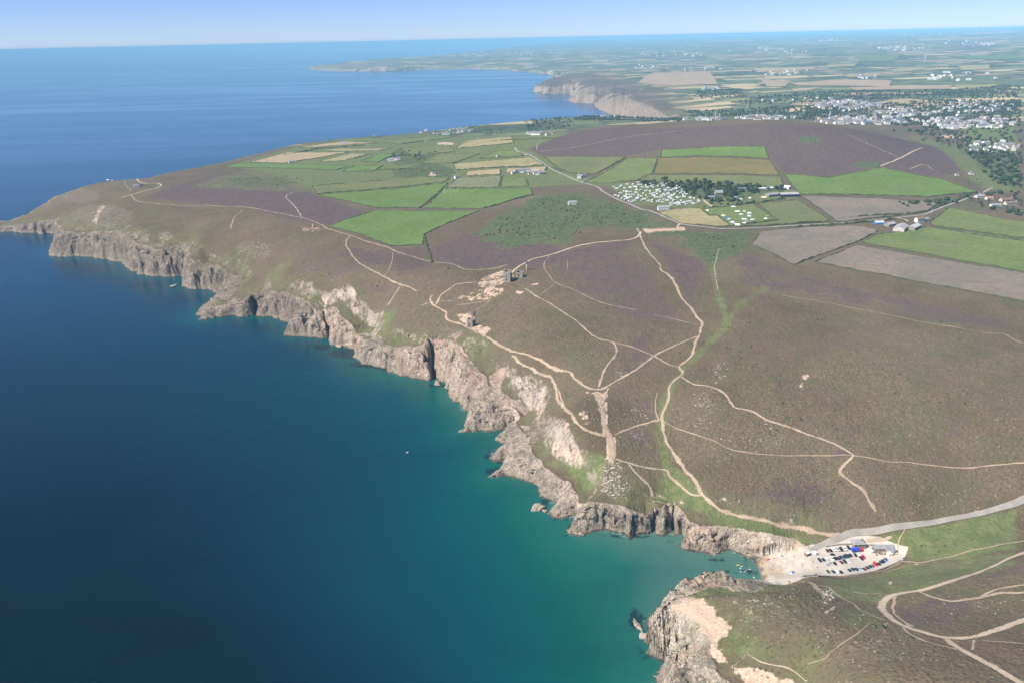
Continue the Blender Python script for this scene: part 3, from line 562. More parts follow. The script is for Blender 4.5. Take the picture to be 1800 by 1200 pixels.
green = np.maximum(green, np.maximum(band([(1178, 408), (1250, 440), (1258, 500), (1278, 570), (1205, 645), (1168, 700), (1160, 760), (1182, 860)], 6, 6, .62), band([(1345, 505), (1310, 530), (1278, 560)], 8, 8, .5)))
scrub = cover([
    ([(940, 345), (1010, 336), (1110, 362), (1160, 382), (1192, 402), (1120, 402), (1040, 402), (1000, 430), (940, 432), (880, 440), (820, 412), (860, 386)], 38, .72), ([(1190, 408), (1335, 402), (1320, 442), (1250, 470), (1200, 435)], 24, .75),
    ([(690, 300), (760, 285), (800, 300), (790, 318), (690, 312)], 8, .8), ([(670, 282), (700, 262), (770, 268), (760, 285), (700, 292)], 8, .8), (blob(460, 320, 60, 10), 14, .5), (blob(985, 297, 18, 5), 5, .9), ([(1130, 322), (1300, 325), (1370, 335), (1290, 348), (1200, 345), (1130, 330)], 5, .9),
    (blob(1420, 246, 20, 6), 8, .8), (blob(1525, 290, 26, 6), 8, .9), ([(1680, 262), (1790, 270), (1790, 335), (1720, 300)], 14, .6), ([(1600, 1090), (1540, 1095), (1480, 1080), (1500, 1068)], 10, .3), ([(1210, 395), (1180, 425), (1130, 412)], 8, .6),
    ([(1585, 985), (1790, 960), (1790, 930), (1640, 960)], 4, .35), ([(1570, 355), (1640, 350), (1700, 345), (1670, 362), (1600, 366)], 6, .8), ([(1640, 365), (1720, 355), (1740, 372), (1690, 370)], 8, .5)])
bare = cover([
    ([(838, 492), (880, 474), (900, 480), (912, 490), (880, 502), (860, 512), (838, 505)], 5, .64), ([(795, 525), (845, 505), (890, 505), (885, 522), (850, 530), (812, 530)], 5, .60), ([(800, 552), (828, 548), (835, 568), (868, 578), (852, 590), (832, 582), (808, 565)], 4, .68),
    ([(908, 510), (922, 513), (915, 518), (905, 515)], 2, .9), ([(935, 498), (948, 497), (946, 502), (932, 502)], 2, .8), ([(1128, 402), (1160, 402), (1204, 399), (1206, 406), (1150, 407), (1136, 411)], 1.5, 1.0), (blob(1416, 662, 14, 6), 6, .6), (blob(1408, 677, 6, 5), 4, .6),
    ([(985, 750), (1000, 740), (1005, 748), (992, 756)], 2, .9), (blob(1025, 730, 10, 9), 2.5, .7), (blob(1030, 742, 14, 6), 3, .55), ([(1015, 672), (1040, 690), (1062, 684), (1050, 698), (1025, 690)], 2, .6), ([(1066, 768), (1082, 766), (1084, 800), (1078, 815), (1066, 806)], 1.5, 1.0),
    ([(1050, 688), (1068, 686), (1070, 765), (1058, 765)], 1.5, .75), ([(885, 768), (930, 772), (990, 815), (1008, 838), (960, 812), (900, 786)], 3, .22), ([(905, 772), (935, 765), (930, 778), (908, 790)], 2, .8), (blob(1271, 878, 9, 7), 4, .6), (blob(1198, 882, 7, 5), 3, .6),
    ([(1100, 862), (1165, 850), (1180, 880), (1120, 890), (1080, 875)], 6, .45), ([(1355, 938), (1395, 945), (1418, 958), (1400, 968), (1362, 955)], 2, .9), ([(1142, 1090), (1175, 1050), (1250, 1060), (1290, 1100), (1262, 1130), (1280, 1168), (1210, 1130)], 6, 1.0), ([(1270, 1040), (1330, 1060), (1340, 1110), (1300, 1110), (1260, 1070)], 10, .4),
    ([(1200, 1042), (1222, 1058), (1285, 1112), (1275, 1120), (1225, 1080)], 2, .9), ([(1285, 1170), (1330, 1172), (1400, 1195), (1420, 1230), (1300, 1200)], 3, .85), ([(1392, 1020), (1440, 1030), (1460, 1045), (1450, 1055), (1436, 1040)], 2, .7), (blob(1455, 1052, 11, 14), 3, .55), ([(1445, 1075), (1468, 1062), (1470, 1068), (1452, 1080)], 2, .8),
    (blob(1565, 1024, 5, 3), 1, .9), (blob(1605, 990, 14, 3), 2, .6), (blob(1650, 996, 26, 3), 3, .5), ([(1545, 942), (1570, 935), (1560, 945)], 2, .3), (blob(545, 403, 22, 6), 9, .55), ([(470, 275), (610, 265), (560, 270)], 4, .0), (blob(690, 281, 12, 3), 4, .8), (blob(783, 253, 16, 3), 4, .8),
    ([(1650, 238), (1700, 238), (1690, 244), (1660, 243)], 6, .9), ([(1540, 930), (1700, 905), (1790, 885), (1790, 880), (1700, 898), (1560, 922)], 2, .45), (blob(760, 307, 8, 4), 3, .7), (blob(440, 372, 10, 14), 5, .3), ([(175, 360), (186, 362), (170, 395), (160, 392)], 3, .6)])
stony = cover([([(1062, 805), (1090, 812), (1110, 860), (1080, 880), (1050, 860)], 5, .95), (blob(1240, 710, 28, 34), 14, .5), (blob(1330, 770, 75, 32), 24, .5), (blob(1265, 655, 26, 22), 14, .45), (blob(1235, 745, 18, 16), 10, .45), (blob(1120, 745, 30, 40), 14, .4), (blob(1450, 1050, 16, 16), 4, .8), (blob(1270, 880, 26, 10), 6, .5), (blob(1090, 660, 14, 14), 8, .5),
               (blob(800, 600, 60, 30), 14, .4), (blob(560, 490, 60, 30), 20, .3), (blob(1340, 1070, 70, 30), 20, .5), (blob(1540, 1140, 60, 30), 14, .4), (blob(1660, 1190, 60, 14), 14, .4), (blob(1730, 1060, 40, 20), 14, .4), (blob(180, 380, 60, 22), 16, .55), (blob(140, 345, 40, 14), 12, .5), (blob(330, 390, 50, 20), 14, .3), (blob(290, 415, 14, 8), 6, .8), (blob(450, 440, 40, 20), 16, .5)])
sand = poly_mask(CP_POLY, vx, vy, 2.0)
sand = np.maximum(sand, cover([([(1330, 975), (1358, 958), (1405, 962), (1430, 955), (1440, 1012), (1335, 1020)], 3, 1.0)]))
farf = sstep(2750, 3300, vr).astype(np.float32)
beacon = poly_mask(WP([(900, 265), (960, 236), (1060, 222), (1345, 214), (1480, 222), (1580, 236), (1660, 262), (1700, 300), (1500, 330), (900, 290)]), vx, vy, 60)
farf *= (1 - beacon)
farf = np.maximum(farf, poly_mask(WP([(1890, 345), (2400, 340), (2400, 600), (1910, 560), (1890, 450)]), vx, vy, 40)).astype(np.float32)   # farmland goes on beyond the frame
clig = poly_mask(WP([(930, 128), (1060, 132), (1140, 150), (1215, 186), (1190, 205), (930, 205)]), vx, vy, 150); farf *= (1 - 0.85 * clig); heather = np.maximum(heather, 0.6 * clig).astype(np.float32)
# cliffs: rock below the edge, broken by turf near it
rock = np.where((vt < 0.999) & (vt >= 0), sstep(1.06, 0.80, vt + 0.26 * fbm(vx, vy, 36, 2, 71) + 0.10 * fbm(vx, vy, 120, 2, 73)), 0).astype(np.float32)
rock = np.maximum(rock, sstep(0.10, -0.12, (vd + 2) / 42 + fbm(vx, vy, 34, 2, 72) * 1.0 + fbm(vx, vy, 120, 2, 76) * 0.5) * 0.9 * (vt >= 0.999) * (vd < 90) * (vr < 4000) * sstep(90, 50, vd) * np.clip((vr - 560) / 450, 0.0, 1)).astype(np.float32)
rock = np.where(vr > 5200, rock * sstep(0.75, 0.40, vt + 0.5 * fbm(vx, vy, 160, 3, 81)), rock).astype(np.float32)
rock *= (1 - sand) * np.where(vr > 5200, np.clip(0.62 + 0.9 * fbm(vx, vy, 130, 3, 79), 0.15, 0.95), 1)
turf = sstep(70, 6, vd) * (vt >= 0.999) * (1 - rock) * 0.45 * (vr < 3200)
green = np.maximum(green, turf.astype(np.float32))
# kind of stone along the coast: 0 grey .. 1 pink and cream
pink = cover([([(560, 520), (640, 545), (640, 600), (560, 600)], 10, .8), ([(690, 590), (860, 560), (900, 700), (700, 680)], 20, 1.0), ([(820, 690), (960, 690), (960, 730), (820, 720)], 10, .75), ([(940, 770), (1040, 800), (1030, 900), (960, 850)], 8, .6), ([(1200, 910), (1420, 935), (1420, 975), (1200, 975)], 6, .75),
              ([(1130, 1030), (1300, 1030), (1420, 1200), (1130, 1200)], 6, 1.0), ([(940, 130), (1180, 130), (1180, 200), (940, 200)], 60, 1.0), ([(440, 480), (560, 480), (560, 560), (470, 560)], 12, .45), ([(300, 380), (480, 400), (420, 470), (330, 450)], 20, .35), ([(110, 420), (200, 420), (200, 450), (100, 450)], 10, .4)])
cream = cover([([(1128, 1078), (1168, 1034), (1250, 1055), (1292, 1105), (1266, 1142), (1215, 1130), (1200, 1160), (1146, 1150)], 5, 1.0), ([(1140, 1140), (1220, 1125), (1290, 1165), (1240, 1200), (1150, 1200)], 6, .55), ([(1225, 1172), (1280, 1160), (1330, 1172), (1420, 1196), (1420, 1230), (1230, 1230)], 5, 1.0), ([(1200, 900), (1300, 915), (1420, 940), (1420, 978), (1300, 970), (1260, 945), (1200, 930)], 5, .7), ([(880, 690), (930, 720), (960, 790), (1020, 840), (1010, 880), (950, 830), (890, 780)], 12, .36), ([(770, 680), (815, 580), (850, 640), (830, 690)], 8, .35), ([(520, 500), (640, 540), (640, 590), (560, 580)], 12, .25)])
pink = np.maximum(pink, 0.46 * (vr < 2600)).astype(np.float32)
darkr = np.maximum(cover([([(-40, 330), (300, 340), (480, 420), (540, 520), (540, 610), (330, 600), (-40, 480)], 40, 1.0)]), 1.0 * clig).astype(np.float32)
set_attr(me_land, "cover_a", np.stack([rock, green, heather, bare], 1))
set_attr(me_land, "cover_b", np.stack([scrub, sand, pink, farf], 1))
set_attr(me_land, "cover_c", np.stack([stony, cream, darkr, sstep(6000, 14000, vr)], 1))

# ------------------------------------------------------------------ the land's material
def thr(k, m, nz, soft=0.12):
    """mask pushed through noise: ragged edges"""
    return k.ramp(k.math('ADD', m, k.math('MULTIPLY', k.math('SUBTRACT', nz, 0.5), 1.1)), 0.5 - soft, 0.5 + soft)
k = NT_("moorland")
rockA, grnA, hthA, barA = k.attr("cover_a"); scrA, sndA, pnkA, farA = k.attr("cover_b"); stnA, inlA, bcnA, vfrA = k.attr("cover_c")
n200 = k.noise(0.006, 4, 0.6); n40 = k.noise(0.028, 4, 0.6); n9 = k.noise(0.12, 4, 0.65); n3 = k.noise(0.4, 3, 0.6); n1 = k.noise(1.1, 2, 0.5)
vor = k.voro(0.42); vor2 = k.voro(0.2)
heath = k.mix(k.ramp(n40, 0.35, 0.68), (0.097, 0.071, 0.040), (0.131, 0.095, 0.054))
heath = k.mix(k.ramp(n200, 0.42, 0.62), heath, (0.136, 0.102, 0.059))
heath = k.mix(k.math('MULTIPLY', k.ramp(n9, 0.52, 0.68), 0.55), heath, (0.070, 0.070, 0.036))
heath = k.mix(k.math('MULTIPLY', k.ramp(vor, 0.55, 0.25), k.ramp(n40, 0.3, 0.75, 0.25, 0.8)), heath, (0.062, 0.056, 0.032))
patch = k.noise(0.017, 6, 0.72, None, 0.8)
heath = k.mix(k.math('MULTIPLY', k.ramp(patch, 0.54, 0.60), 0.6), heath, (0.088, 0.085, 0.039))
heath = k.mix(k.math('MULTIPLY', k.ramp(patch, 0.44, 0.39), 0.55), heath, (0.122, 0.076, 0.054))
heath = k.mix(k.math('MULTIPLY', k.ramp(n3, 0.60, 0.72), 0.55), heath, (0.29, 0.24, 0.15))
pur = k.mix(k.ramp(n9, 0.35, 0.65), (0.080, 0.055, 0.050), (0.112, 0.076, 0.070))
pur = k.mix(k.math('MULTIPLY', k.ramp(n3, 0.55, 0.75), 0.5), pur, (0.155, 0.074, 0.090))
pur = k.mix(k.math('MULTIPLY', k.ramp(n40, 0.55, 0.75), 0.45), pur, (0.085, 0.085, 0.048))
col = k.mix(k.math('MULTIPLY', k.ramp(k.math('ADD', hthA, k.math('MULTIPLY', k.math('SUBTRACT', k.math('ADD', k.math('MULTIPLY', n40, 0.5), k.math('MULTIPLY', n9, 0.5)), 0.5), 2.0)), 0.34, 0.66), 0.9), heath, pur)
col = k.mix(k.math('MULTIPLY', k.ramp(k.noise(0.011, 5, 0.65), 0.46, 0.62), k.math('MULTIPLY', k.ramp(n9, 0.36, 0.6), 0.42)), col, (0.112, 0.078, 0.066))
gra = k.mix(k.ramp(n9, 0.35, 0.65), (0.098, 0.122, 0.040), (0.142, 0.150, 0.058))
gra = k.mix(k.math('MULTIPLY', k.ramp(n3, 0.5, 0.7), 0.5), gra, (0.075, 0.095, 0.035))
col = k.mix(thr(k, grnA, k.math('ADD', k.math('MULTIPLY', n40, 0.5), k.math('MULTIPLY', n9, 0.5)), 0.28), col, gra)
scr = k.mix(k.ramp(n9, 0.35, 0.65), (0.062, 0.080, 0.032), (0.105, 0.122, 0.052))
scr = k.mix(k.math('MULTIPLY', k.ramp(vor2, 0.5, 0.2), 0.5), scr, (0.034, 0.046, 0.02))
col = k.mix(k.ramp(k.math('ADD', scrA, k.math('MULTIPLY', k.math('SUBTRACT', k.math('ADD', k.math('MULTIPLY', n40, 0.6), k.math('MULTIPLY', n9, 0.4)), 0.5), 2.2)), 0.36, 0.62), col, scr)
# far farmland
fv = k.vscale(k.pos(), (0.0038, 0.0066, 0.0)); fvd = k.n("ShaderNodeVectorMath", operation='ADD'); k.L(fv, fvd.inputs[0])
nzv = k.n("ShaderNodeTexNoise"); nzv.inputs['Scale'].default_value = 0.0022; nzv.inputs['Detail'].default_value = 2; k.L(k.pos(), nzv.inputs['Vector']); nsc = k.n("ShaderNodeVectorMath", operation='SCALE'); nsc.inputs[3].default_value = 0.6; k.L(nzv.outputs[1], nsc.inputs[0]); k.L(nsc.outputs[0], fvd.inputs[1])
cell = k.n("ShaderNodeTexVoronoi"); cell.distance = 'CHEBYCHEV'; cell.inputs['Scale'].default_value = 1.0; cell.inputs['Randomness'].default_value = 0.8; k.L(fvd.outputs[0], cell.inputs['Vector'])
cs = k.n("ShaderNodeSeparateColor"); k.L(cell.outputs['Color'], cs.inputs[0])
far = k.cramp(cs.outputs[0], [(0, (0.105, 0.125, 0.055)), (0.16, (0.135, 0.145, 0.062)), (0.32, (0.08, 0.105, 0.045)), (0.42, (0.35, 0.28, 0.155)), (0.52, (0.12, 0.14, 0.055)), (0.62, (0.31, 0.215, 0.14)), (0.72, (0.21, 0.205, 0.09)), (0.80, (0.42, 0.33, 0.19)), (0.91, (0.1, 0.12, 0.05))], True)
edg = k.n("ShaderNodeTexVoronoi", feature='F2'); edg.distance = 'CHEBYCHEV'; edg.inputs['Scale'].default_value = 1.0; edg.inputs['Randomness'].default_value = 0.8; k.L(fvd.outputs[0], edg.inputs['Vector'])
ed = k.math('SUBTRACT', edg.outputs['Distance'], cell.outputs['Distance'])
far = k.mix(k.math('MULTIPLY', k.ramp(ed, 0.075, 0.045), k.ramp(n9, 0.25, 0.55)), far, (0.028, 0.042, 0.02))
wood = k.noise(0.0019, 5, 0.62)
far = k.mix(k.math('MULTIPLY', k.ramp(wood, 0.53, 0.58), k.ramp(vfrA, 0.0, 1.0, 0.95, 0.5)), far, k.mix(k.ramp(n40, 0.4, 0.6), (0.036, 0.052, 0.024), (0.072, 0.088, 0.042)))
far = k.mix(k.math('MULTIPLY', k.ramp(k.noise(0.0011, 4), 0.58, 0.64), 0.7), far, (0.10, 0.085, 0.062))
col = k.mix(farA, col, far)
# bare soil, stones, sand
soil = k.mix(k.ramp(n3, 0.35, 0.65), (0.38, 0.265, 0.185), (0.50, 0.38, 0.275))
soil = k.mix(k.ramp(n40, 0.4, 0.65), soil, (0.45, 0.33, 0.235))
bz = k.math('ADD', k.math('ADD', k.math('MULTIPLY', n9, 0.55), k.math('MULTIPLY', n3, 0.15)), k.math('MULTIPLY', k.noise(0.05, 5, 0.7, None, 1.5), 0.30))
col = k.mix(k.math('MULTIPLY', k.ramp(k.math('ADD', barA, k.math('MULTIPLY', k.math('SUBTRACT', bz, 0.5), 2.6)), 0.50, 0.72), k.ramp(barA, 0.04, 0.2)), col, soil)
stone_sp = k.math('MULTIPLY', k.ramp(k.noise(0.5, 3, 0.7), 0.55, 0.62), thr(k, stnA, n9, 0.25))
col = k.mix(stone_sp, col, (0.46, 0.42, 0.36))
# rock
rv = k.vscale(k.pos(), (1, 1, 0.35)); rA = k.noise(0.055, 6, 0.68, rv, 0.6); rB = k.noise(0.25, 5, 0.7, rv, 0.4)
seam = k.noise(0.09, 5, 0.7, k.vscale(k.pos(), (1.0, 0.45, 2.2)), 1.2)
rk = k.mix(k.ramp(rA, 0.36, 0.64), (0.205, 0.175, 0.14), (0.395, 0.34, 0.265))
rk = k.mix(k.math('MULTIPLY', k.ramp(seam, 0.5, 0.62), 0.75), rk, (0.46, 0.41, 0.33))
pk = k.mix(k.ramp(rA, 0.38, 0.62), (0.43, 0.295, 0.215), (0.55, 0.44, 0.325))
pk = k.mix(k.math('MULTIPLY', k.ramp(seam, 0.5, 0.65), 0.6), pk, (0.42, 0.245, 0.19))
rk = k.mix(thr(k, pnkA, rA, 0.3), rk, pk)
nzd = k.n('ShaderNodeTexNoise'); nzd.inputs['Scale'].default_value = 0.12; nzd.inputs['Detail'].default_value = 3; k.L(k.pos(), nzd.inputs['Vector']); nzs = k.n('ShaderNodeVectorMath', operation='SCALE'); nzs.inputs[3].default_value = 9.0; k.L(nzd.outputs[1], nzs.inputs[0]); nza = k.n('ShaderNodeVectorMath', operation='ADD'); k.L(k.vscale(k.pos(), (1, 1, 0.42)), nza.inputs[0]); k.L(nzs.outputs[0], nza.inputs[1])
crk = k.voro(0.15, 'DISTANCE_TO_EDGE', nza.outputs[0]); crk2 = k.voro(0.42, 'DISTANCE_TO_EDGE', nza.outputs[0])
joint = k.math('MAXIMUM', k.ramp(crk, 0.10, 0.02), k.math('MULTIPLY', k.ramp(crk2, 0.12, 0.03), 0.6))
rk = k.mix(k.math('MULTIPLY', joint, 0.20), rk, (0.10, 0.085, 0.068))
rk = k.mix(k.math('MULTIPLY', thr(k, inlA, rA, 0.3), 0.85), rk, k.mix(k.ramp(rA, 0.35, 0.65), (0.50, 0.415, 0.30), (0.60, 0.525, 0.41)))
rk = k.mix(k.math('MULTIPLY', bcnA, 0.62), rk, k.mix(0.66, rk, (0.115, 0.080, 0.060)))
rk = k.mix(k.math('MULTIPLY', k.math('MULTIPLY', k.ramp(rB, 0.50, 0.37), k.math('SUBTRACT', 1.0, k.math('MAXIMUM', k.math('MULTIPLY', pnkA, 0.4), k.math('MULTIPLY', inlA, 0.8)))), 0.75), rk, (0.10, 0.086, 0.07))
rk = k.mix(k.math('MULTIPLY', k.ramp(k.noise(0.03, 4), 0.52, 0.66), 0.35), rk, (0.15, 0.14, 0.075))
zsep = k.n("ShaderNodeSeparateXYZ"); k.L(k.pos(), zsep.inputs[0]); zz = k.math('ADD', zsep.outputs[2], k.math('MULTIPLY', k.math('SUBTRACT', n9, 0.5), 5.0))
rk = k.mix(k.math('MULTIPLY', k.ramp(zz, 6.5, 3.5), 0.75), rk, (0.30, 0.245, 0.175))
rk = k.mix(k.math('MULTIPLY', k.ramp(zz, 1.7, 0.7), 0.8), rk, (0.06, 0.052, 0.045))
nrm = k.n("ShaderNodeNewGeometry"); nz_ = k.n("ShaderNodeSeparateXYZ"); k.L(nrm.outputs['True Normal'], nz_.inputs[0])
ledge = k.math('MULTIPLY', k.ramp(nz_.outputs[2], 0.66, 0.86), k.math('MULTIPLY', k.ramp(zz, 14, 30), k.ramp(n9, 0.38, 0.6)))
rk = k.mix(k.math('MULTIPLY', ledge, 0.55), rk, (0.13, 0.125, 0.062))
rmask = thr(k, rockA, k.math('ADD', k.math('MULTIPLY', n9, 0.6), k.math('MULTIPLY', n3, 0.4)), 0.14)
steep = k.math('MULTIPLY', k.ramp(nz_.outputs[2], 0.62, 0.5), k.math('SUBTRACT', 1.0, farA))
rmask = k.math('MAXIMUM', rmask, steep)
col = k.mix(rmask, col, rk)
sd = k.mix(k.ramp(n9, 0.35, 0.65), (0.41, 0.355, 0.29), (0.49, 0.435, 0.365))
sd = k.mix(k.math('MULTIPLY', k.ramp(n3, 0.5, 0.7), 0.35), sd, (0.38, 0.34, 0.29))
sd = k.mix(k.ramp(zz, 4.2, 1.2), sd, (0.36, 0.275, 0.19))
sd = k.mix(k.math('MULTIPLY', k.ramp(zz, 1.6, 0.4), 0.8), sd, (0.10, 0.085, 0.062))
col = k.mix(k.ramp(sndA, 0.35, 0.65), col, sd)
k.base(col)
bh = k.math('ADD', k.math('MULTIPLY', n3, 0.9), k.math('MULTIPLY', vor, -0.7))
bh = k.math('MULTIPLY', bh, k.math('SUBTRACT', 1.0, k.math('MAXIMUM', farA, sndA)))
bh = k.math('SUBTRACT', bh, k.math('MULTIPLY', k.math('MULTIPLY', joint, rockA), 1.0))
bh2 = k.math('ADD', bh, k.math('MULTIPLY', rockA, k.math('MULTIPLY', k.math('ADD', k.math('SUBTRACT', rA, 0.5), k.math('MULTIPLY', k.math('SUBTRACT', rB, 0.5), 0.6)), 4.5)))
k.L(k.bump(bh2, 0.9, 1.0), k.b.inputs['Normal'])
M_LAND = k.m
terrain = link("terrain", me_land, M_LAND, 'structure')

# ------------------------------------------------------------------ sea: one sheet, its colour follows the depth of the water; far off, sky reflection is painted in
st_ = np.radians(np.linspace(-47, 47, 420)); sr_ = np.concatenate([np.geomspace(270, 4000, 520), np.geomspace(4000, 130000, 140)[1:]])
ga, gb = np.meshgrid(st_, sr_, indexing='ij'); SX, SY = np.sin(ga) * gb, np.cos(ga) * gb
sdc = gs(DF, SX, SY)
keep = sdc < 40
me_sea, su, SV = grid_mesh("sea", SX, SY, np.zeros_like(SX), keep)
sx, sy = SV[:, 0].astype(float), SV[:, 1].astype(float)
DEP = [(700, 700, .52), (900, 850, .30), (1000, 980, .16), (1150, 980, .04), (1250, 990, .02), (1100, 1080, .16), (1050, 1180, .28), (900, 1000, .38), (600, 640, .62), (500, 600, .72), (400, 620, .76), (300, 560, .80), (150, 520, .84), (0, 470, .88), (600, 800, .70), (400, 800, .82), (200, 900, .94), (0, 1100, 1.0), (500, 1100, .86),
       (700, 1000, .58), (700, 1190, .74), (100, 700, .88), (0, 850, .93), (300, 750, .84), (850, 1150, .50), (780, 800, .46), (300, 1190, 1.0), (0, 700, .90), (820, 740, .34), (660, 660, .46), (200, 350, 1.0), (900, 180, .95), (600, 160, 1.0), (0, 200, 1.0), (1330, 990, .0), (1080, 950, .10)]
dq = np.array([U1(a, b, 0) for a, b, _ in DEP]); Qd = lp(dq[:, 0], dq[:, 1]); Wd = tps_fit(Qd, np.array([d[2] for d in DEP]), 2e-3)
rs = np.hypot(sx, sy); dep = np.where(rs < 5000, np.clip(tps_eval(Qd, Wd, lp(sx, sy)), 0, 1), 1.0)
ds = -gs(DF, sx, sy)
dep = np.clip(dep * np.clip(0.45 + ds / 90, 0, 1) + np.clip(ds / 3000, 0, .05), 0, 1)
reef = np.zeros(len(sx), np.float32)
REEF = [(1310, 985, 26, 14), (1290, 1005, 60, 10), (1120, 942, 70, 8), (1220, 975, 30, 6), (1265, 982, 30, 7), (1115, 1085, 26, 26), (1110, 1125, 30, 8), (1140, 1150, 20, 14), (690, 640, 60, 14), (610, 622, 40, 12), (560, 610, 30, 8), (630, 640, 20, 8), (870, 830, 30, 14), (960, 880, 20, 14), (330, 552, 10, 5), (460, 575, 12, 6), (1020, 935, 20, 6), (1175, 950, 20, 8), (760, 678, 30, 6), (90, 470, 20, 6), (1145, 1190, 14, 20), (535, 588, 20, 6), (1000, 915, 20, 8)]
for a, b, c, d in REEF:
    P = unproj([q[0] for q in blob(a, b, c, d)], [q[1] for q in blob(a, b, c, d)], 0)
    np.maximum(reef, poly_mask(P, sx, sy, 16), out=reef)
reef = np.maximum(reef, sstep(34, 0, ds) * 0.86 * (rs < 1500) * (0.5 + 0.5 * np.tanh(3 * fbm(sx, sy, 90, 2, 13))))
set_attr(me_sea, "depth", np.stack([dep, reef, np.clip(ds / 60, 0, 1), 0.25 * sstep(900, 1900, rs) + 0.75 * sstep(1700, 6000, rs)], 1))  # last channel: amount of painted sky reflection, by distance from the view point
k = NT_("sea_water")
dA, rfA, dsA, skyReflA = k.attr("depth")
nn = k.noise(0.012, 4, 0.6)
dv_ = k.math('ADD', dA, k.math('MULTIPLY', k.math('SUBTRACT', nn, 0.5), 0.06))
wc = k.cramp(dv_, [(0.0, (0.060, 0.135, 0.105)), (0.10, (0.010, 0.094, 0.072)), (0.30, (0.001, 0.066, 0.058)), (0.55, (0.0, 0.044, 0.053)), (0.74, (0.0, 0.029, 0.043)), (0.88, (0.0, 0.018, 0.031)), (1.0, (0.0, 0.007, 0.013))])
kn = k.math('ADD', k.math('MULTIPLY', k.noise(0.055, 5, 0.7), 0.75), k.math('MULTIPLY', k.noise(0.25, 3, 0.6), 0.25))
kelp = k.ramp(k.math('ADD', k.math('MULTIPLY', rfA, 0.52), kn), 0.87, 0.95)
wc = k.mix(k.math('MULTIPLY', kelp, 0.85), wc, (0.006, 0.018, 0.022))
foam = k.math('MULTIPLY', k.ramp(dsA, 0.11, 0.0), k.ramp(k.math('ADD', k.math('MULTIPLY', k.noise(0.5, 4, 0.7), 0.6), k.math('MULTIPLY', k.noise(0.04, 3), 0.4)), 0.54, 0.64))
wc = k.mix(k.math('MULTIPLY', foam, 0.75), wc, (0.5, 0.52, 0.5))
sv = k.vscale(k.pos(), (0.00035, 0.0016, 0)); slick = k.noise(1.0, 5, 0.6, sv, 1.5)
slk = k.ramp(slick, 0.52, 0.60)
wc = k.mix(k.math('MULTIPLY', k.ramp(k.noise(0.004, 5, 0.65, k.vscale(k.pos(), (1, 2.2, 0)), 1.0), 0.4, 0.7), 0.28), wc, (0.0005, 0.018, 0.030))
wc = k.mix(skyReflA, wc, (0.010, 0.050, 0.115))  # sky reflection on the far sea, painted into the base colour as brighter blue
k.base(wc); k.b.inputs['IOR'].default_value = 1.33; k.b.inputs['Specular IOR Level'].default_value = 0.17
k.put(k.b.inputs['Roughness'], k.ramp(slick, 0.45, 0.62, 0.16, 0.10))
wv = k.math('ADD', k.math('MULTIPLY', k.noise(0.10, 3, 0.6, k.vscale(k.pos(), (1, 0.55, 0)), 0.3), 0.9), k.math('MULTIPLY', k.noise(0.45, 3, 0.6), 0.35))
wv = k.math('MULTIPLY', wv, k.math('SUBTRACT', 1.0, k.math('MULTIPLY', slk, 0.55)))
k.L(k.bump(wv, 0.55, 1.0), k.b.inputs['Normal'])
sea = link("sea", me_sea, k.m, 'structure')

# ------------------------------------------------------------------ haze over the whole place
def haze_box():
    bm = bmesh.new(); bmesh.ops.create_cube(bm, size=1)
    x0, x1, y0, y1, z0, z1 = -150000, 150000, -3000, 150000, -12, 412
    for v in bm.verts: v.co = ((x0 + x1) / 2 + v.co.x * (x1 - x0), (y0 + y1) / 2 + v.co.y * (y1 - y0), (z0 + z1) / 2 + v.co.z * (z1 - z0))
    me = bpy.data.meshes.new("haze"); bm.to_mesh(me); bm.free()
    m = bpy.data.materials.new("sea_haze"); m.use_nodes = True; t = m.node_tree; t.nodes.clear()
    o = t.nodes.new("ShaderNodeOutputMaterial"); v = t.nodes.new("ShaderNodeVolumePrincipled")
    v.inputs['Color'].default_value = (0.38, 0.76, 1.0, 1); v.inputs['Density'].default_value = HAZE_D; v.inputs['Anisotropy'].default_value = -0.25
    t.links.new(v.outputs[0], o.inputs['Volume'])
    return link("haze", me, m, 'stuff')
HAZE_D = 4.9e-5
haze_box()
# ------------------------------------------------------------------ fields, paths, roads, car park laid on the land
from mathutils.geometry import delaunay_2d_cdt
def field_mat(name, ca, cb, stripe=0.0, cc=None, ang=0.5, patch=0.012):
    k = NT_(name)
    n1 = k.noise(patch, 4, 0.6); n2 = k.noise(0.15, 3, 0.6); n3 = k.noise(0.7, 2)
    c = k.mix(k.ramp(n1, 0.35, 0.65), ca, cb)
    if cc: c = k.mix(k.math('MULTIPLY', k.ramp(k.noise(patch * 1.7, 5, 0.7), 0.46, 0.64), 0.85), c, cc)
    c = k.mix(k.math('MULTIPLY', k.ramp(n2, 0.42, 0.68), 0.6), c, tuple(x * 0.64 for x in ca))
    c = k.mix(k.math('MULTIPLY', k.ramp(n3, 0.5, 0.7), 0.2), c, tuple(min(1, x * 1.25) for x in cb))
    if stripe:
        sp_ = k.n("ShaderNodeSeparateXYZ"); k.L(k.pos(), sp_.inputs[0])
        u = k.math('ADD', k.math('MULTIPLY', sp_.outputs[0], math.cos(ang)), k.math('MULTIPLY', sp_.outputs[1], math.sin(ang)))
        wv = k.math('SINE', k.math('MULTIPLY', k.math('ADD', u, k.math('MULTIPLY', n1, 6.0)), 2 * math.pi / 9.0))
        c = k.mix(k.math('MULTIPLY', k.ramp(wv, 0.2, 0.9), stripe), c, tuple(x * 0.68 for x in ca))
    k.base(c); k.L(k.bump(n3, 0.5, 0.4), k.b.inputs['Normal']); return k.m
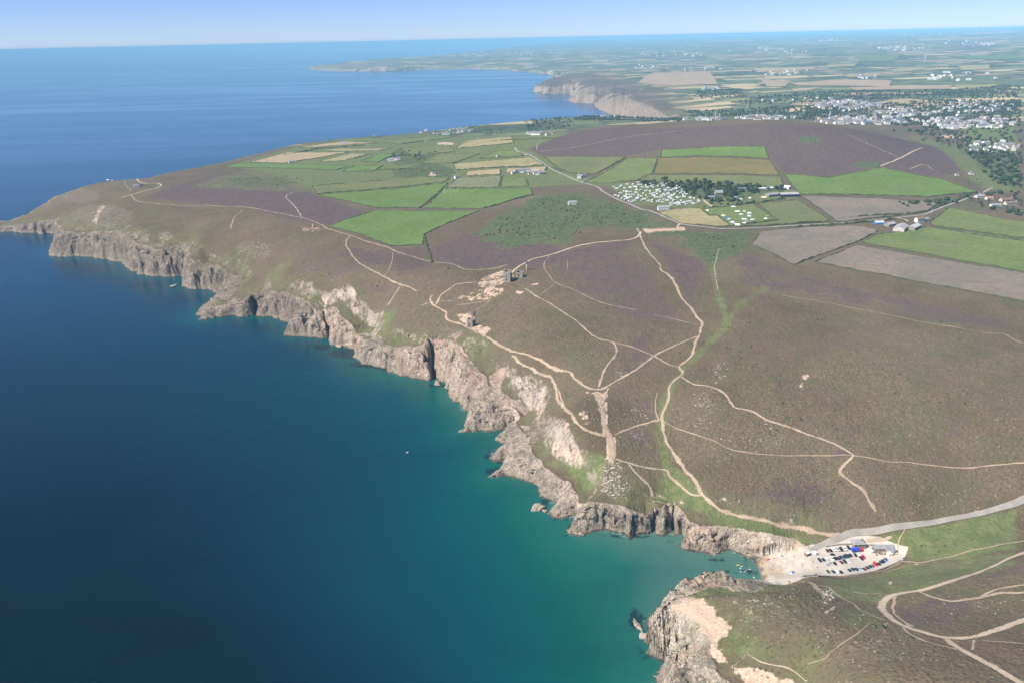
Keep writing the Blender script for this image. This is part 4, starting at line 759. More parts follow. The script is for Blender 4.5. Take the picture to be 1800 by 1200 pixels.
FM = {'bright': field_mat('bright_pasture', (0.098, 0.158, 0.032), (0.125, 0.185, 0.044), 0.12, (0.13, 0.165, 0.05), 0.3), 'green': field_mat('green_pasture', (0.115, 0.150, 0.042), (0.145, 0.175, 0.052), 0.10, (0.16, 0.165, 0.062), 1.1),
      'olive': field_mat('olive_pasture', (0.128, 0.138, 0.050), (0.160, 0.160, 0.066), 0.10, (0.11, 0.14, 0.045)), 'pale': field_mat('striped_crop', (0.155, 0.165, 0.080), (0.185, 0.185, 0.095), 0.4, None, 0.1),
      'stubble': field_mat('stubble', (0.33, 0.255, 0.145), (0.37, 0.29, 0.17), 0.2, (0.30, 0.235, 0.125), 0.9), 'gold': field_mat('rank_grass', (0.155, 0.125, 0.040), (0.185, 0.145, 0.052), 0.15, (0.13, 0.13, 0.042), 1.3),
      'ploughed': field_mat('ploughed_soil', (0.178, 0.148, 0.115), (0.225, 0.172, 0.128), 0.16, (0.150, 0.140, 0.105), 1.25, 0.009), 'rose': field_mat('far_bare_field', (0.33, 0.235, 0.16), (0.36, 0.27, 0.18), 0.1, (0.25, 0.215, 0.11)), 'dry': field_mat('dry_hay', (0.275, 0.235, 0.11), (0.32, 0.27, 0.135), 0.15, (0.21, 0.20, 0.085), 0.2)}
def drape(name, xy, mat, off, step):
    xy = np.asarray(xy); edge = []
    for i in range(len(xy)):
        a, b = xy[i], xy[(i + 1) % len(xy)]; n = max(1, int(np.hypot(*(b - a)) / step))
        for t in range(n): edge.append(a + (b - a) * t / n)
    edge = np.array(edge); edge[:, 0] += perlin(edge[:, 0] / 30, edge[:, 1] / 30, 3) * step * 0.22; edge[:, 1] += perlin(edge[:, 1] / 30, edge[:, 0] / 30, 4) * step * 0.22
    lo, hi = xy.min(0), xy.max(0)
    gx, gy = np.meshgrid(np.arange(lo[0], hi[0], step), np.arange(lo[1], hi[1], step)); gx, gy = gx.ravel(), gy.ravel()
    inn = in_poly(edge, gx, gy); gx, gy = gx[inn], gy[inn]
    inn = dist_line(edge, gx, gy, True) > step * 0.45; P = np.vstack([edge, np.stack([gx[inn], gy[inn]], 1)])
    ne = len(edge)
    v, e, f, _, _, _ = delaunay_2d_cdt([Vector(p) for p in P], [(i, (i + 1) % ne) for i in range(ne)], [], 1, 0.01)
    vx_, vy_ = np.array([p[0] for p in v]), np.array([p[1] for p in v]); z = H(vx_, vy_) + off
    me = bpy.data.meshes.new(name); me.from_pydata(list(zip(vx_, vy_, z)), [], [q if True else q for q in f]); me.update()
    # face up
    if len(me.polygons) and me.polygons[0].normal.z < 0: me.flip_normals()
    me.polygons.foreach_set("use_smooth", np.ones(len(me.polygons), bool))
    return link(name, me, mat, 'structure')
for f in FIELDS:
    r = float(np.hypot(f['xy'][:, 0].mean(), f['xy'][:, 1].mean())); f['r'] = r
    drape("field", f['xy'], FM[f['m']], 0.45 + r * 2.0e-4 + (r > 2800) * (r - 2800) * 3e-4, max(6, r / 220))

def ribbon(name, L, wd, mat, off=0.22, cross=5, rough=0.35, seed=0, crown=0.0):
    tg = np.gradient(L, axis=0); tg /= np.linalg.norm(tg, axis=1)[:, None] + 1e-9; nr = np.stack([-tg[:, 1], tg[:, 0]], 1)
    wl = wd / 2 * (1 + rough * perlin(L[:, 0] / 9, L[:, 1] / 9, seed) + rough * 0.7 * perlin(L[:, 0] / 31, L[:, 1] / 31, seed + 5)); wr = wd / 2 * (1 + rough * perlin(L[:, 1] / 9, L[:, 0] / 9, seed + 1) + rough * 0.7 * perlin(L[:, 1] / 31, L[:, 0] / 31, seed + 6))
    m = len(L); V_ = np.zeros((m, cross, 3))
    for c in range(cross):
        s = c / (cross - 1) * 2 - 1; w_ = np.where(s < 0, wl, wr) * s
        V_[:, c, :2] = L + nr * w_[:, None]
        V_[:, c, 2] = H(V_[:, c, 0], V_[:, c, 1]) + off + crown * (1 - s * s)
    idx = np.arange(m * cross).reshape(m, cross)
    F = np.stack([idx[:-1, :-1], idx[:-1, 1:], idx[1:, 1:], idx[1:, :-1]], -1).reshape(-1, 4)
    me = bpy.data.meshes.new(name); me.from_pydata(V_.reshape(-1, 3).tolist(), [], F.tolist()); me.update()
    if me.polygons[0].normal.z < 0: me.flip_normals()
    me.polygons.foreach_set("use_smooth", np.ones(len(me.polygons), bool))
    a = np.zeros((m, cross, 4), np.float32); a[..., 0] = np.abs(np.linspace(-1, 1, cross))[None]; a[..., 3] = 1; set_attr(me, "across", a.reshape(-1, 4))
    return link(name, me, mat, 'structure')
def path_mat(name, a, b, c, fray=0.0):
    k = NT_(name); n = k.noise(0.08, 4, 0.65); n2 = k.noise(0.6, 3)
    col = k.mix(k.ramp(n, 0.35, 0.65), a, b); col = k.mix(k.math('MULTIPLY', k.ramp(n2, 0.52, 0.72), 0.55), col, c)
    k.base(col); k.L(k.bump(n2, 0.6, 0.3), k.b.inputs['Normal'])
    if fray:      # edges wear into the turf: ragged, with tufts standing in the tread
        ac = k.attr('across')[0]; nn_ = k.math('ADD', k.math('MULTIPLY', k.noise(0.16, 4, 0.7), 0.6), k.math('MULTIPLY', k.noise(0.7, 3, 0.6), 0.4))
        al = k.ramp(k.math('ADD', ac, k.math('MULTIPLY', k.math('SUBTRACT', nn_, 0.5), fray)), 0.92, 0.52); k.L(al, k.b.inputs['Alpha'])
    return k.m
PM = {'path': path_mat('trodden_soil', (0.30, 0.22, 0.145), (0.40, 0.31, 0.215), (0.19, 0.15, 0.095), 3.2), 'track': path_mat('gravel_track', (0.38, 0.295, 0.205), (0.48, 0.385, 0.28), (0.30, 0.235, 0.16), 2.0), 'road': path_mat('worn_asphalt', (0.235, 0.215, 0.185), (0.30, 0.275, 0.235), (0.19, 0.175, 0.15))}
for i, (kind, wd, L) in enumerate(PATHS):
    if kind == "path": wd *= 0.98 if wd > 2 else 0.8
    if kind == "track": wd *= 1.2
    ribbon({'path': 'path', 'track': 'track', 'road': 'road'}[kind], L, wd, PM[kind], 0.20 + float(np.hypot(*L.mean(0))) * 1.2e-4 + 0.05 * (kind != 'path') + (0.6 if np.hypot(*L.mean(0)) > 3000 else 0), 5, {'path': 0.75, 'track': 0.35, 'road': 0.05}[kind], 100 + i)
M_SAND = path_mat('compacted_gravel', (0.40, 0.355, 0.295), (0.47, 0.42, 0.355), (0.34, 0.30, 0.25))
drape('car_park', PL([(1424, 968), (1440, 959), (1500, 955), (1540, 958), (1582, 972), (1588, 983), (1560, 997), (1520, 1006), (1480, 1011), (1440, 1011), (1428, 995)])[:, :2], M_SAND, 0.10, 4)
# ------------------------------------------------------------------ builders for things
def MAT(name, col, rough=0.7, spec=0.3, var=0.12, scale=0.8, metal=0.0):
    if name in bpy.data.materials: return bpy.data.materials[name]
    m = simple(name, col, rough, var, scale, spec); return m
def tag(o, label, cat, group=None, kind=None):
    o['label'] = label; o['category'] = cat
    if group: o['group'] = group
    if kind: o['kind'] = kind
    return o
class MB:
    """collects shapes and links them as one mesh"""
    def __init__(s): s.bm = bmesh.new(); s.mats = []
    def _mi(s, mat):
        if mat not in s.mats: s.mats.append(mat)
        return s.mats.index(mat)
    def add(s, verts, faces, mat, smooth=False):
        v = [s.bm.verts.new(p) for p in verts]; mi = s._mi(mat)
        for f in faces:
            try: q = s.bm.faces.new([v[i] for i in f])
            except ValueError: continue
            q.material_index = mi; q.smooth = smooth
        return s
    def box(s, c, d, mat, rz=0.0, taper=1.0):
        x, y, z = d[0] / 2, d[1] / 2, d[2] / 2; V_ = []
        for k in (-1, 1):
            t = taper if k > 0 else 1.0
            for a, b in ((-1, -1), (1, -1), (1, 1), (-1, 1)):
                px_, py_ = a * x * t, b * y * t
                V_.append((c[0] + px_ * math.cos(rz) - py_ * math.sin(rz), c[1] + px_ * math.sin(rz) + py_ * math.cos(rz), c[2] + k * z))
        return s.add(V_, [(3, 2, 1, 0), (4, 5, 6, 7), (0, 1, 5, 4), (1, 2, 6, 5), (2, 3, 7, 6), (3, 0, 4, 7)], mat)
    def gable(s, L, W, z0, h, mat, ov=0.3, x0=0.0, th=0.25):
        """pitched roof along x, as two slabs closed at the ends"""
        a, b = L / 2 + ov, W / 2 + ov; d = h * ov / (W / 2)
        V_ = [(x0 - a, -b, z0 - d), (x0 + a, -b, z0 - d), (x0 + a, b, z0 - d), (x0 - a, b, z0 - d), (x0 - a, 0, z0 + h), (x0 + a, 0, z0 + h),
              (x0 - a, -b, z0 - d - th), (x0 + a, -b, z0 - d - th), (x0 + a, b, z0 - d - th), (x0 - a, b, z0 - d - th), (x0 - a, 0, z0 + h - th), (x0 + a, 0, z0 + h - th)]
        return s.add(V_, [(0, 1, 5, 4), (2, 3, 4, 5), (7, 6, 10, 11), (9, 8, 11, 10), (6, 7, 1, 0), (8, 9, 3, 2), (6, 0, 4, 10), (9, 10, 4, 3), (7, 11, 5, 1), (8, 2, 5, 11)], mat)
    def hip(s, L, W, z0, h, mat, ov=0.4):
        a, b = L / 2 + ov, W / 2 + ov; r = max(0.2, a - b)
        return s.add([(-a, -b, z0), (a, -b, z0), (a, b, z0), (-a, b, z0), (-r, 0, z0 + h), (r, 0, z0 + h)], [(0, 1, 5, 4), (1, 2, 5), (2, 3, 4, 5), (3, 0, 4), (3, 2, 1, 0)], mat)
    def house_body(s, L, W, h, rh, mat, x0=0.0):
        """four walls with gable ends"""
        a, b = L / 2, W / 2
        V_ = [(x0 - a, -b, -1.5), (x0 + a, -b, -1.5), (x0 + a, b, -1.5), (x0 - a, b, -1.5), (x0 - a, -b, h), (x0 + a, -b, h), (x0 + a, b, h), (x0 - a, b, h), (x0 - a, 0, h + rh), (x0 + a, 0, h + rh)]
        return s.add(V_, [(0, 1, 5, 4), (1, 2, 6, 9, 5), (2, 3, 7, 6), (3, 0, 4, 8, 7)], mat)
    def lathe(s, prof, mat, n=12, c=(0, 0, 0), smooth=True):
        V_ = []
        for r, z in prof:
            for i in range(n): V_.append((c[0] + r * math.cos(2 * math.pi * i / n), c[1] + r * math.sin(2 * math.pi * i / n), c[2] + z))
        F = [(a * n + i, a * n + (i + 1) % n, (a + 1) * n + (i + 1) % n, (a + 1) * n + i) for a in range(len(prof) - 1) for i in range(n)]
        F.append(tuple(range((len(prof) - 1) * n, len(prof) * n))); F.append(tuple(reversed(range(n))))
        return s.add(V_, F, mat, smooth)
    def ico(s, c, r, mat, sub=2, rough=0.2, seed=0, sq=(1, 1, 1), smooth=True):
        b = bmesh.new(); bmesh.ops.create_icosphere(b, subdivisions=sub, radius=1); rr = random.Random(seed); ph = [rr.uniform(0, 6.28) for _ in range(9)]
        b.verts.ensure_lookup_table(); V_ = []
        for v in b.verts:
            p = v.co; k = 1 + rough * (math.sin(3 * p.x + ph[0]) * math.sin(3.3 * p.y + ph[1]) + math.sin(4.1 * p.z + ph[2]) * 0.6 + 0.5 * math.sin(7 * p.x + ph[3]) * math.sin(6.3 * p.y + 5.7 * p.z + ph[4])) + rr.uniform(-1, 1) * rough * 0.5
            V_.append((c[0] + p.x * r * k * sq[0], c[1] + p.y * r * k * sq[1], c[2] + p.z * r * k * sq[2]))
        F = [[v.index for v in f.verts] for f in b.faces]; b.free()
        return s.add(V_, F, mat, smooth)
    def build(s, name, parent=None, loc=None, rz=0.0):
        me = bpy.data.meshes.new(name); bmesh.ops.recalc_face_normals(s.bm, faces=s.bm.faces); s.bm.to_mesh(me); s.bm.free()
        for m in s.mats: me.materials.append(m)
        o = bpy.data.objects.new(name, me); COL.objects.link(o)
        if parent: o.parent = parent
        if loc is not None: o.location = loc
        if rz: o.rotation_euler = (0, 0, rz)
        return o
def thing(name, label, cat, loc=(0, 0, 0), rz=0.0, group=None):
    o = bpy.data.objects.new(name, None); COL.objects.link(o); o.location = loc; o.rotation_euler = (0, 0, rz); o.empty_display_size = 1
    return tag(o, label, cat, group)
def copy_tree(src, loc, rz, label=None, group=None, scale=None, mats=None, parent=None):
    c = src.copy(); COL.objects.link(c)
    if parent is None:
        c.location = loc; c.rotation_euler = (0, 0, rz)
        if label: c['label'] = label
        if group: c['group'] = group
        if scale is not None: c.scale = scale
    else: c.parent = parent
    if mats and c.type == 'MESH':
        for i, sl_ in enumerate(c.material_slots):
            if sl_.material and sl_.material.name in mats: sl_.link = 'OBJECT'; sl_.material = mats[sl_.material.name]
    for ch in list(src.children): copy_tree(ch, None, None, mats=mats, parent=c)
    return c
def ground_z(x, y): return float(max(H([x], [y])[0], 0))
def at(px, py, dz=0.0):
    p = P1(px, py); return (p[0], p[1], p[2] + dz)
def img_dir(px, py, dx, dy):
    """heading in the ground plane of a line drawn in the photograph"""
    a, b = P1(px, py), P1(px + dx, py + dy); return math.atan2(b[1] - a[1], b[0] - a[0])

WHITE = MAT('white_render', (0.66, 0.645, 0.60)); CREAM = MAT('cream_render', (0.62, 0.56, 0.45)); SLATE = MAT('slate_roof', (0.17, 0.17, 0.18), 0.6, var=0.25); SLATE2 = MAT('pale_slate', (0.27, 0.265, 0.26), 0.6, var=0.2); BROWN = MAT('brown_tiles', (0.21, 0.135, 0.10), var=0.25)
STONE = MAT('granite_wall', (0.27, 0.235, 0.19), 0.9, var=0.35, scale=0.7); BRICKM = MAT('old_brick', (0.32, 0.20, 0.14), 0.9, var=0.3, scale=1.5); GLASS = MAT('dark_glass', (0.02, 0.025, 0.03), 0.08, 0.6); TYRE = MAT('tyre_rubber', (0.015, 0.015, 0.015), 0.9)
WOOD = MAT('weathered_wood', (0.22, 0.15, 0.09)); METAL = MAT('grey_metal', (0.35, 0.36, 0.37), 0.4, 0.5); CHROME = MAT('pale_hub', (0.45, 0.46, 0.47), 0.3, 0.6); LAMP = MAT('lamp_lens', (0.75, 0.75, 0.7), 0.15, 0.6); REDL = MAT('red_lens', (0.35, 0.02, 0.02), 0.2, 0.6)

# ---- leaves: crowns of many small leaf clumps round a lumpy core
def leaf_mat(name, a, b, c):
    k = NT_(name); n = k.noise(0.35, 3); oi = k.n("ShaderNodeObjectInfo")
    col = k.mix(k.ramp(n, 0.35, 0.65), a, b); col = k.mix(k.math('MULTIPLY', oi.outputs['Random'], 0.5), col, c); k.base(col); k.b.inputs['Roughness'].default_value = 0.75; return k.m
LEAF = leaf_mat('broad_leaves', (0.030, 0.046, 0.018), (0.056, 0.078, 0.028), (0.068, 0.078, 0.034)); LEAFD = leaf_mat('dark_leaves', (0.020, 0.034, 0.016), (0.036, 0.054, 0.024), (0.042, 0.052, 0.026)); BARK = MAT('bark', (0.10, 0.08, 0.06)); GORSE = leaf_mat('gorse_leaves', (0.050, 0.066, 0.026), (0.090, 0.108, 0.044), (0.10, 0.10, 0.05))
HEDGE = leaf_mat('hedge_leaves', (0.036, 0.050, 0.020), (0.068, 0.080, 0.034), (0.08, 0.075, 0.04)); HEATHB = leaf_mat('heather_tufts', (0.060, 0.055, 0.030), (0.115, 0.095, 0.055), (0.13, 0.095, 0.07)); STRAW = MAT('bleached_grass', (0.30, 0.25, 0.15), var=0.3)
def crown_into(mb, c, r, seed, mat, leaves=70, sq=0.8):
    rr = random.Random(seed)
    for j in range(4):
        a = rr.uniform(0, 6.28); mb.ico((c[0] + math.cos(a) * r * 0.42 * (j > 0), c[1] + math.sin(a) * r * 0.42 * (j > 0), c[2] + rr.uniform(-.2, .25) * r), r * rr.uniform(0.45, 0.62), mat, 1, 0.22, seed * 7 + j, (1, 1, sq), False)
    for j in range(leaves):
        u = rr.uniform(-0.75, 1); a = rr.uniform(0, 6.28); q = math.sqrt(max(0, 1 - u * u)); k = r * rr.uniform(0.7, 1.08)
        p = Vector((c[0] + q * math.cos(a) * k, c[1] + q * math.sin(a) * k, c[2] + u * k * sq)); s_ = r * rr.uniform(0.10, 0.2)
        e1 = Vector((rr.uniform(-1, 1), rr.uniform(-1, 1), rr.uniform(-1, 1))).normalized() * s_; e2 = Vector((rr.uniform(-1, 1), rr.uniform(-1, 1), rr.uniform(-1, 1))).normalized() * s_
        mb.add([p - e1, p + e2, p + e1, p - e2], [(0, 1, 2, 3)], mat)
def tree_proto(seed, mat, hgt=8.0, rad=3.4):
    root = bpy.data.objects.new("tree", None); COL.objects.link(root)
    t_ = MB(); t_.lathe([(0.34, -1.0), (0.24, hgt * 0.3), (0.13, hgt * 0.62)], BARK, 7)
    for j in range(3):
        a = j * 2.1 + seed; b = Vector((0, 0, hgt * 0.34)); e = Vector((math.cos(a) * rad * 0.6, math.sin(a) * rad * 0.6, hgt * 0.62)); s_ = Vector((-math.sin(a), math.cos(a), 0)) * 0.1
        t_.add([b - s_, b + s_, e + s_ * 0.4, e - s_ * 0.4, b + Vector((0, 0, .25)), e + Vector((0, 0, .1))], [(0, 1, 2, 3), (0, 3, 5, 4), (1, 4, 5, 2)], BARK)
    t_.build("trunk", root); c_ = MB(); crown_into(c_, (0, 0, hgt * 0.6), rad, seed, mat, 90, 0.85); c_.build("crown", root)
    return root

# ---- cars
PAINT = {n: MAT('car_paint_' + n, c, 0.25, 0.55, 0.03) for n, c in dict(maroon=(0.13, 0.02, 0.022), black=(0.012, 0.013, 0.015), white=(0.78, 0.78, 0.78), silver=(0.42, 0.44, 0.46), navy=(0.015, 0.03, 0.085), teal=(0.02, 0.055, 0.065), red=(0.50, 0.02, 0.02), grey=(0.11, 0.12, 0.13), blue=(0.06, 0.15, 0.30), green=(0.10, 0.13, 0.09), purple=(0.05, 0.02, 0.05)).items()}
def car_body(mb, L, W, Ht, mat, kind):
    hw = W / 2; b = 0.28; sh = Ht * 0.60
    if kind == 'van': pr = [(-L/2, 0.45), (-L/2, sh), (-L/2 + .06, Ht * 0.96), (-L/2 + .3, Ht), (L*0.16, Ht), (L*0.30, sh * 1.12), (L*0.46, sh * 0.95), (L/2, sh * 0.72), (L/2, 0.45)]
    elif kind == 'estate': pr = [(-L/2, 0.42), (-L/2 + .02, sh), (-L*0.44, Ht * 0.9), (-L*0.38, Ht), (L*0.02, Ht), (L*0.20, sh * 1.02), (L*0.44, sh * 0.88), (L/2, sh * 0.66), (L/2, 0.40)]
    else: pr = [(-L/2, 0.42), (-L/2 + .03, sh * .95), (-L*0.41, sh * 1.05), (-L*0.27, Ht * .97), (-L*0.2, Ht), (L*0.03, Ht), (L*0.20, sh * 1.02), (L*0.44, sh * 0.86), (L/2, sh * 0.64), (L/2, 0.40)]
    n = len(pr); V_ = []
    for s_ in (-1, 1):
        for x, z in pr:
            inset = 0.16 * max(0, (z - sh) / (Ht - sh)); V_.append((x, s_ * (hw - inset), z))
    F = [tuple(range(n)), tuple(range(2 * n - 1, n - 1, -1))] + [(i, (i + 1) % n, n + (i + 1) % n, n + i) for i in range(n)]
    V2 = V_; mb.add(V2, F, mat)
    mb.box((0, 0, b + 0.06), (L * 0.96, W * 0.94, 0.26), mat)
    return sh
def car_proto(kind, name="car"):
    L, W, Ht = dict(hatch=(4.0, 1.74, 1.48), estate=(4.55, 1.8, 1.55), van=(5.0, 1.95, 2.1))[kind]
    root = bpy.data.objects.new(name, None); COL.objects.link(root)
    p = PAINT['black']; m = MB(); sh = car_body(m, L, W, Ht, p, kind); m.build("body", root)
    hw = W / 2; z0, z1 = sh * 1.03, Ht * 0.94; ins = lambda z: hw - 0.16 * max(0, (z - sh) / (Ht - sh)) + 0.012
    xr = {'van': (-L*0.05, L*0.22), 'estate': (-L*0.42, L*0.13), 'hatch': (-L*0.27, L*0.13)}[kind]
    for s_ in (-1, 1):
        w_ = MB(); w_.add([(xr[0], s_ * ins(z0), z0), (xr[1] + .18, s_ * ins(z0), z0), (xr[1] - .12, s_ * ins(z1), z1), (xr[0] + .12, s_ * ins(z1), z1)], [(0, 1, 2, 3)], GLASS); w_.build("side_window", root)
    f = {'van': ((L*0.16, Ht), (L*0.30, sh * 1.12)), 'estate': ((L*0.02, Ht), (L*0.20, sh * 1.02)), 'hatch': ((L*0.03, Ht), (L*0.20, sh * 1.02))}[kind]
    def pane(a, b, name, up=0.015):
        w_ = MB(); V_ = []
        for t in (0.08, 0.92):
            x = a[0] + (b[0] - a[0]) * t; z = a[1] + (b[1] - a[1]) * t
            for s_ in (-1, 1): V_.append((x + (up if b[0] > a[0] else -up), s_ * (ins(z) - 0.14), z + up))
        w_.add(V_, [(0, 1, 3, 2)], GLASS); w_.build(name, root)
    pane(*f, "windscreen")
    r_ = {'van': ((-L/2 + .06, Ht * .96), (-L/2, sh)), 'estate': ((-L*0.44, Ht * .9), (-L/2 + .02, sh)), 'hatch': ((-L*0.27, Ht * .97), (-L*0.41, sh * 1.05))}[kind]
    pane(r_[0], r_[1], "rear_window")
    wm = MB()
    n = 10; V_ = []
    for y in (-0.1, 0.1):
        for i in range(n): V_.append((0.31 * math.cos(2 * math.pi * i / n), y, 0.31 * math.sin(2 * math.pi * i / n)))
    wm.add(V_, [tuple(range(n)), tuple(range(2 * n - 1, n - 1, -1))] + [(i, (i + 1) % n, n + (i + 1) % n, n + i) for i in range(n)], TYRE); w0 = wm.build("wheel", root)
    for j, (sx_, sy_) in enumerate(((1, 1), (1, -1), (-1, 1), (-1, -1))):
        w_ = w0 if j == 0 else w0.copy()
        if j: COL.objects.link(w_); w_.parent = root
        w_.location = (sx_ * L * 0.30, sy_ * (hw - 0.07), 0.31)
    for nm, x, mt, z in (("headlight", L/2 - 0.02, LAMP, sh * 0.60), ("tail_light", -L/2 + 0.0, REDL, sh * 0.78)):
        for s_ in (-1, 1): q = MB(); q.box((x, s_ * (hw - 0.24), z), (0.08, 0.32, 0.15), mt); q.build(nm, root)
    return root

# ---- people: one continuous body grown on a skeleton
def grow(name, joints, bones, mats_by_z, sub=1):
    me = bpy.data.meshes.new(name); me.from_pydata([j[:3] for j in joints], bones, []); o = bpy.data.objects.new(name, me); COL.objects.link(o)
    md = o.modifiers.new("skin", 'SKIN'); sv = me.skin_vertices[0].data
    for i, j in enumerate(joints): sv[i].radius = (j[3], j[3] if len(j) < 5 else j[4]); sv[i].use_root = (i == 0)
    if sub: s2 = o.modifiers.new("sub", 'SUBSURF'); s2.levels = sub; s2.render_levels = sub
    dg = bpy.context.evaluated_depsgraph_get(); nm = bpy.data.meshes.new_from_object(o.evaluated_get(dg)); bpy.data.objects.remove(o); bpy.data.meshes.remove(me); nm.name = name
    return nm
SKIN = MAT('skin', (0.46, 0.27, 0.18), 0.6); HAIR = MAT('hair', (0.05, 0.03, 0.02))
CLOTH = {n: MAT('cloth_' + n, c, 0.85) for n, c in dict(red=(0.5, 0.04, 0.04), blue=(0.05, 0.12, 0.42), white=(0.75, 0.75, 0.72), black=(0.02, 0.02, 0.022), yellow=(0.62, 0.46, 0.06), pink=(0.6, 0.2, 0.25), green=(0.08, 0.25, 0.1), navy=(0.03, 0.04, 0.12)).items()}
def person_mesh(pose):
    if pose == 'stand':
        J = [(0, 0, .95, .15, .12), (0, 0, 1.18, .15, .11), (0, 0, 1.42, .17, .11), (0, 0, 1.53, .06), (0, .02, 1.68, .10, .11), (.1, 0, .88, .09), (.12, .03, .5, .065), (.12, 0, .08, .05), (.12, .14, .04, .045), (-.1, 0, .88, .09), (-.12, -.05, .5, .065), (-.12, -.02, .08, .05), (-.12, .12, .04, .045), (.2, 0, 1.42, .055), (.26, .02, 1.14, .042), (.25, .1, .88, .036), (-.2, 0, 1.42, .055), (-.27, .02, 1.14, .042), (-.26, .12, .9, .036)]
    elif pose == 'sit':
        J = [(0, 0, .14, .16, .13), (0, -.06, .38, .15, .11), (0, -.08, .6, .17, .11), (0, -.07, .72, .06), (0, -.04, .86, .10, .11), (.1, .06, .13, .09), (.13, .42, .38, .065), (.13, .72, .07, .05), (.13, .85, .05, .045), (-.1, .06, .13, .09), (-.13, .42, .34, .065), (-.13, .76, .07, .05), (-.13, .88, .05, .045), (.2, -.08, .6, .055), (.27, -.02, .34, .042), (.24, .18, .2, .036), (-.2, -.08, .6, .055), (-.28, -.16, .34, .042), (-.27, -.2, .08, .036)]
    else:
        J = [(0, 0, .14, .15, .12), (0, -.24, .14, .15, .11), (0, -.47, .15, .17, .11), (0, -.6, .14, .06), (0, -.74, .14, .10, .11), (.1, .08, .12, .09), (.13, .46, .13, .065), (.13, .86, .08, .05), (.14, .9, .2, .045), (-.1, .08, .12, .09), (-.15, .46, .12, .065), (-.16, .86, .08, .05), (-.17, .9, .2, .045), (.2, -.47, .13, .055), (.34, -.2, .08, .042), (.36, .06, .06, .036), (-.2, -.47, .13, .055), (-.36, -.62, .08, .042), (-.3, -.84, .07, .036)]
    B = [(0, 1), (1, 2), (2, 3), (3, 4), (0, 5), (5, 6), (6, 7), (7, 8), (0, 9), (9, 10), (10, 11), (11, 12), (2, 13), (13, 14), (14, 15), (2, 16), (16, 17), (17, 18)]
    me = grow("person", J, B, None); me.materials.append(SKIN); me.materials.append(CLOTH['blue']); me.materials.append(HAIR)
    c = np.zeros(len(me.polygons) * 3, np.float32); me.polygons.foreach_get("center", c); c = c.reshape(-1, 3); A, Bp, Hd = np.array(J[0][:3]), np.array(J[2][:3]), np.array(J[4][:3])
    ax = (Bp - A); Lx = np.linalg.norm(ax); ax /= Lx; t = (c - A) @ ax; rad = np.linalg.norm(c - A - t[:, None] * ax, axis=1)
    mi = np.zeros(len(c), np.int32); mi[(t > -0.22) & (t < Lx + 0.05) & (rad < 0.24)] = 1
    hd = c - Hd; mi[(np.linalg.norm(hd, axis=1) < .17) & ((hd @ ax > 0.045) | (hd[:, 1] < -0.06) & (pose == 'stand'))] = 2
    me.polygons.foreach_set("material_index", mi); me.polygons.foreach_set("use_smooth", np.ones(len(c), bool)); return me
def cow_mesh():
    J = [(-.1, 0, 1.0, .36, .36), (.55, 0, 1.02, .36, .34), (.95, 0, 1.12, .22), (1.3, 0, 1.0, .15), (1.62, 0, .78, .10), (-.75, 0, 1.08, .30, .28), (-.95, 0, 1.0, .07), (-.98, 0, .5, .03), (.6, .2, .72, .12), (.6, .22, .38, .075), (.62, .22, .05, .07), (.6, -.2, .72, .12), (.64, -.22, .38, .075), (.66, -.22, .05, .07), (-.68, .2, .78, .15), (-.78, .22, .42, .08), (-.72, .22, .05, .07), (-.68, -.2, .78, .15), (-.8, -.22, .42, .08), (-.74, -.22, .05, .07), (1.32, .2, 1.12, .05), (1.32, -.2, 1.12, .05)]
    B = [(0, 1), (1, 2), (2, 3), (3, 4), (0, 5), (5, 6), (6, 7), (1, 8), (8, 9), (9, 10), (1, 11), (11, 12), (12, 13), (5, 14), (14, 15), (15, 16), (5, 17), (17, 18), (18, 19), (3, 20), (3, 21)]
    me = grow("cow", J, B, None); me.polygons.foreach_set("use_smooth", np.ones(len(me.polygons), bool)); return me
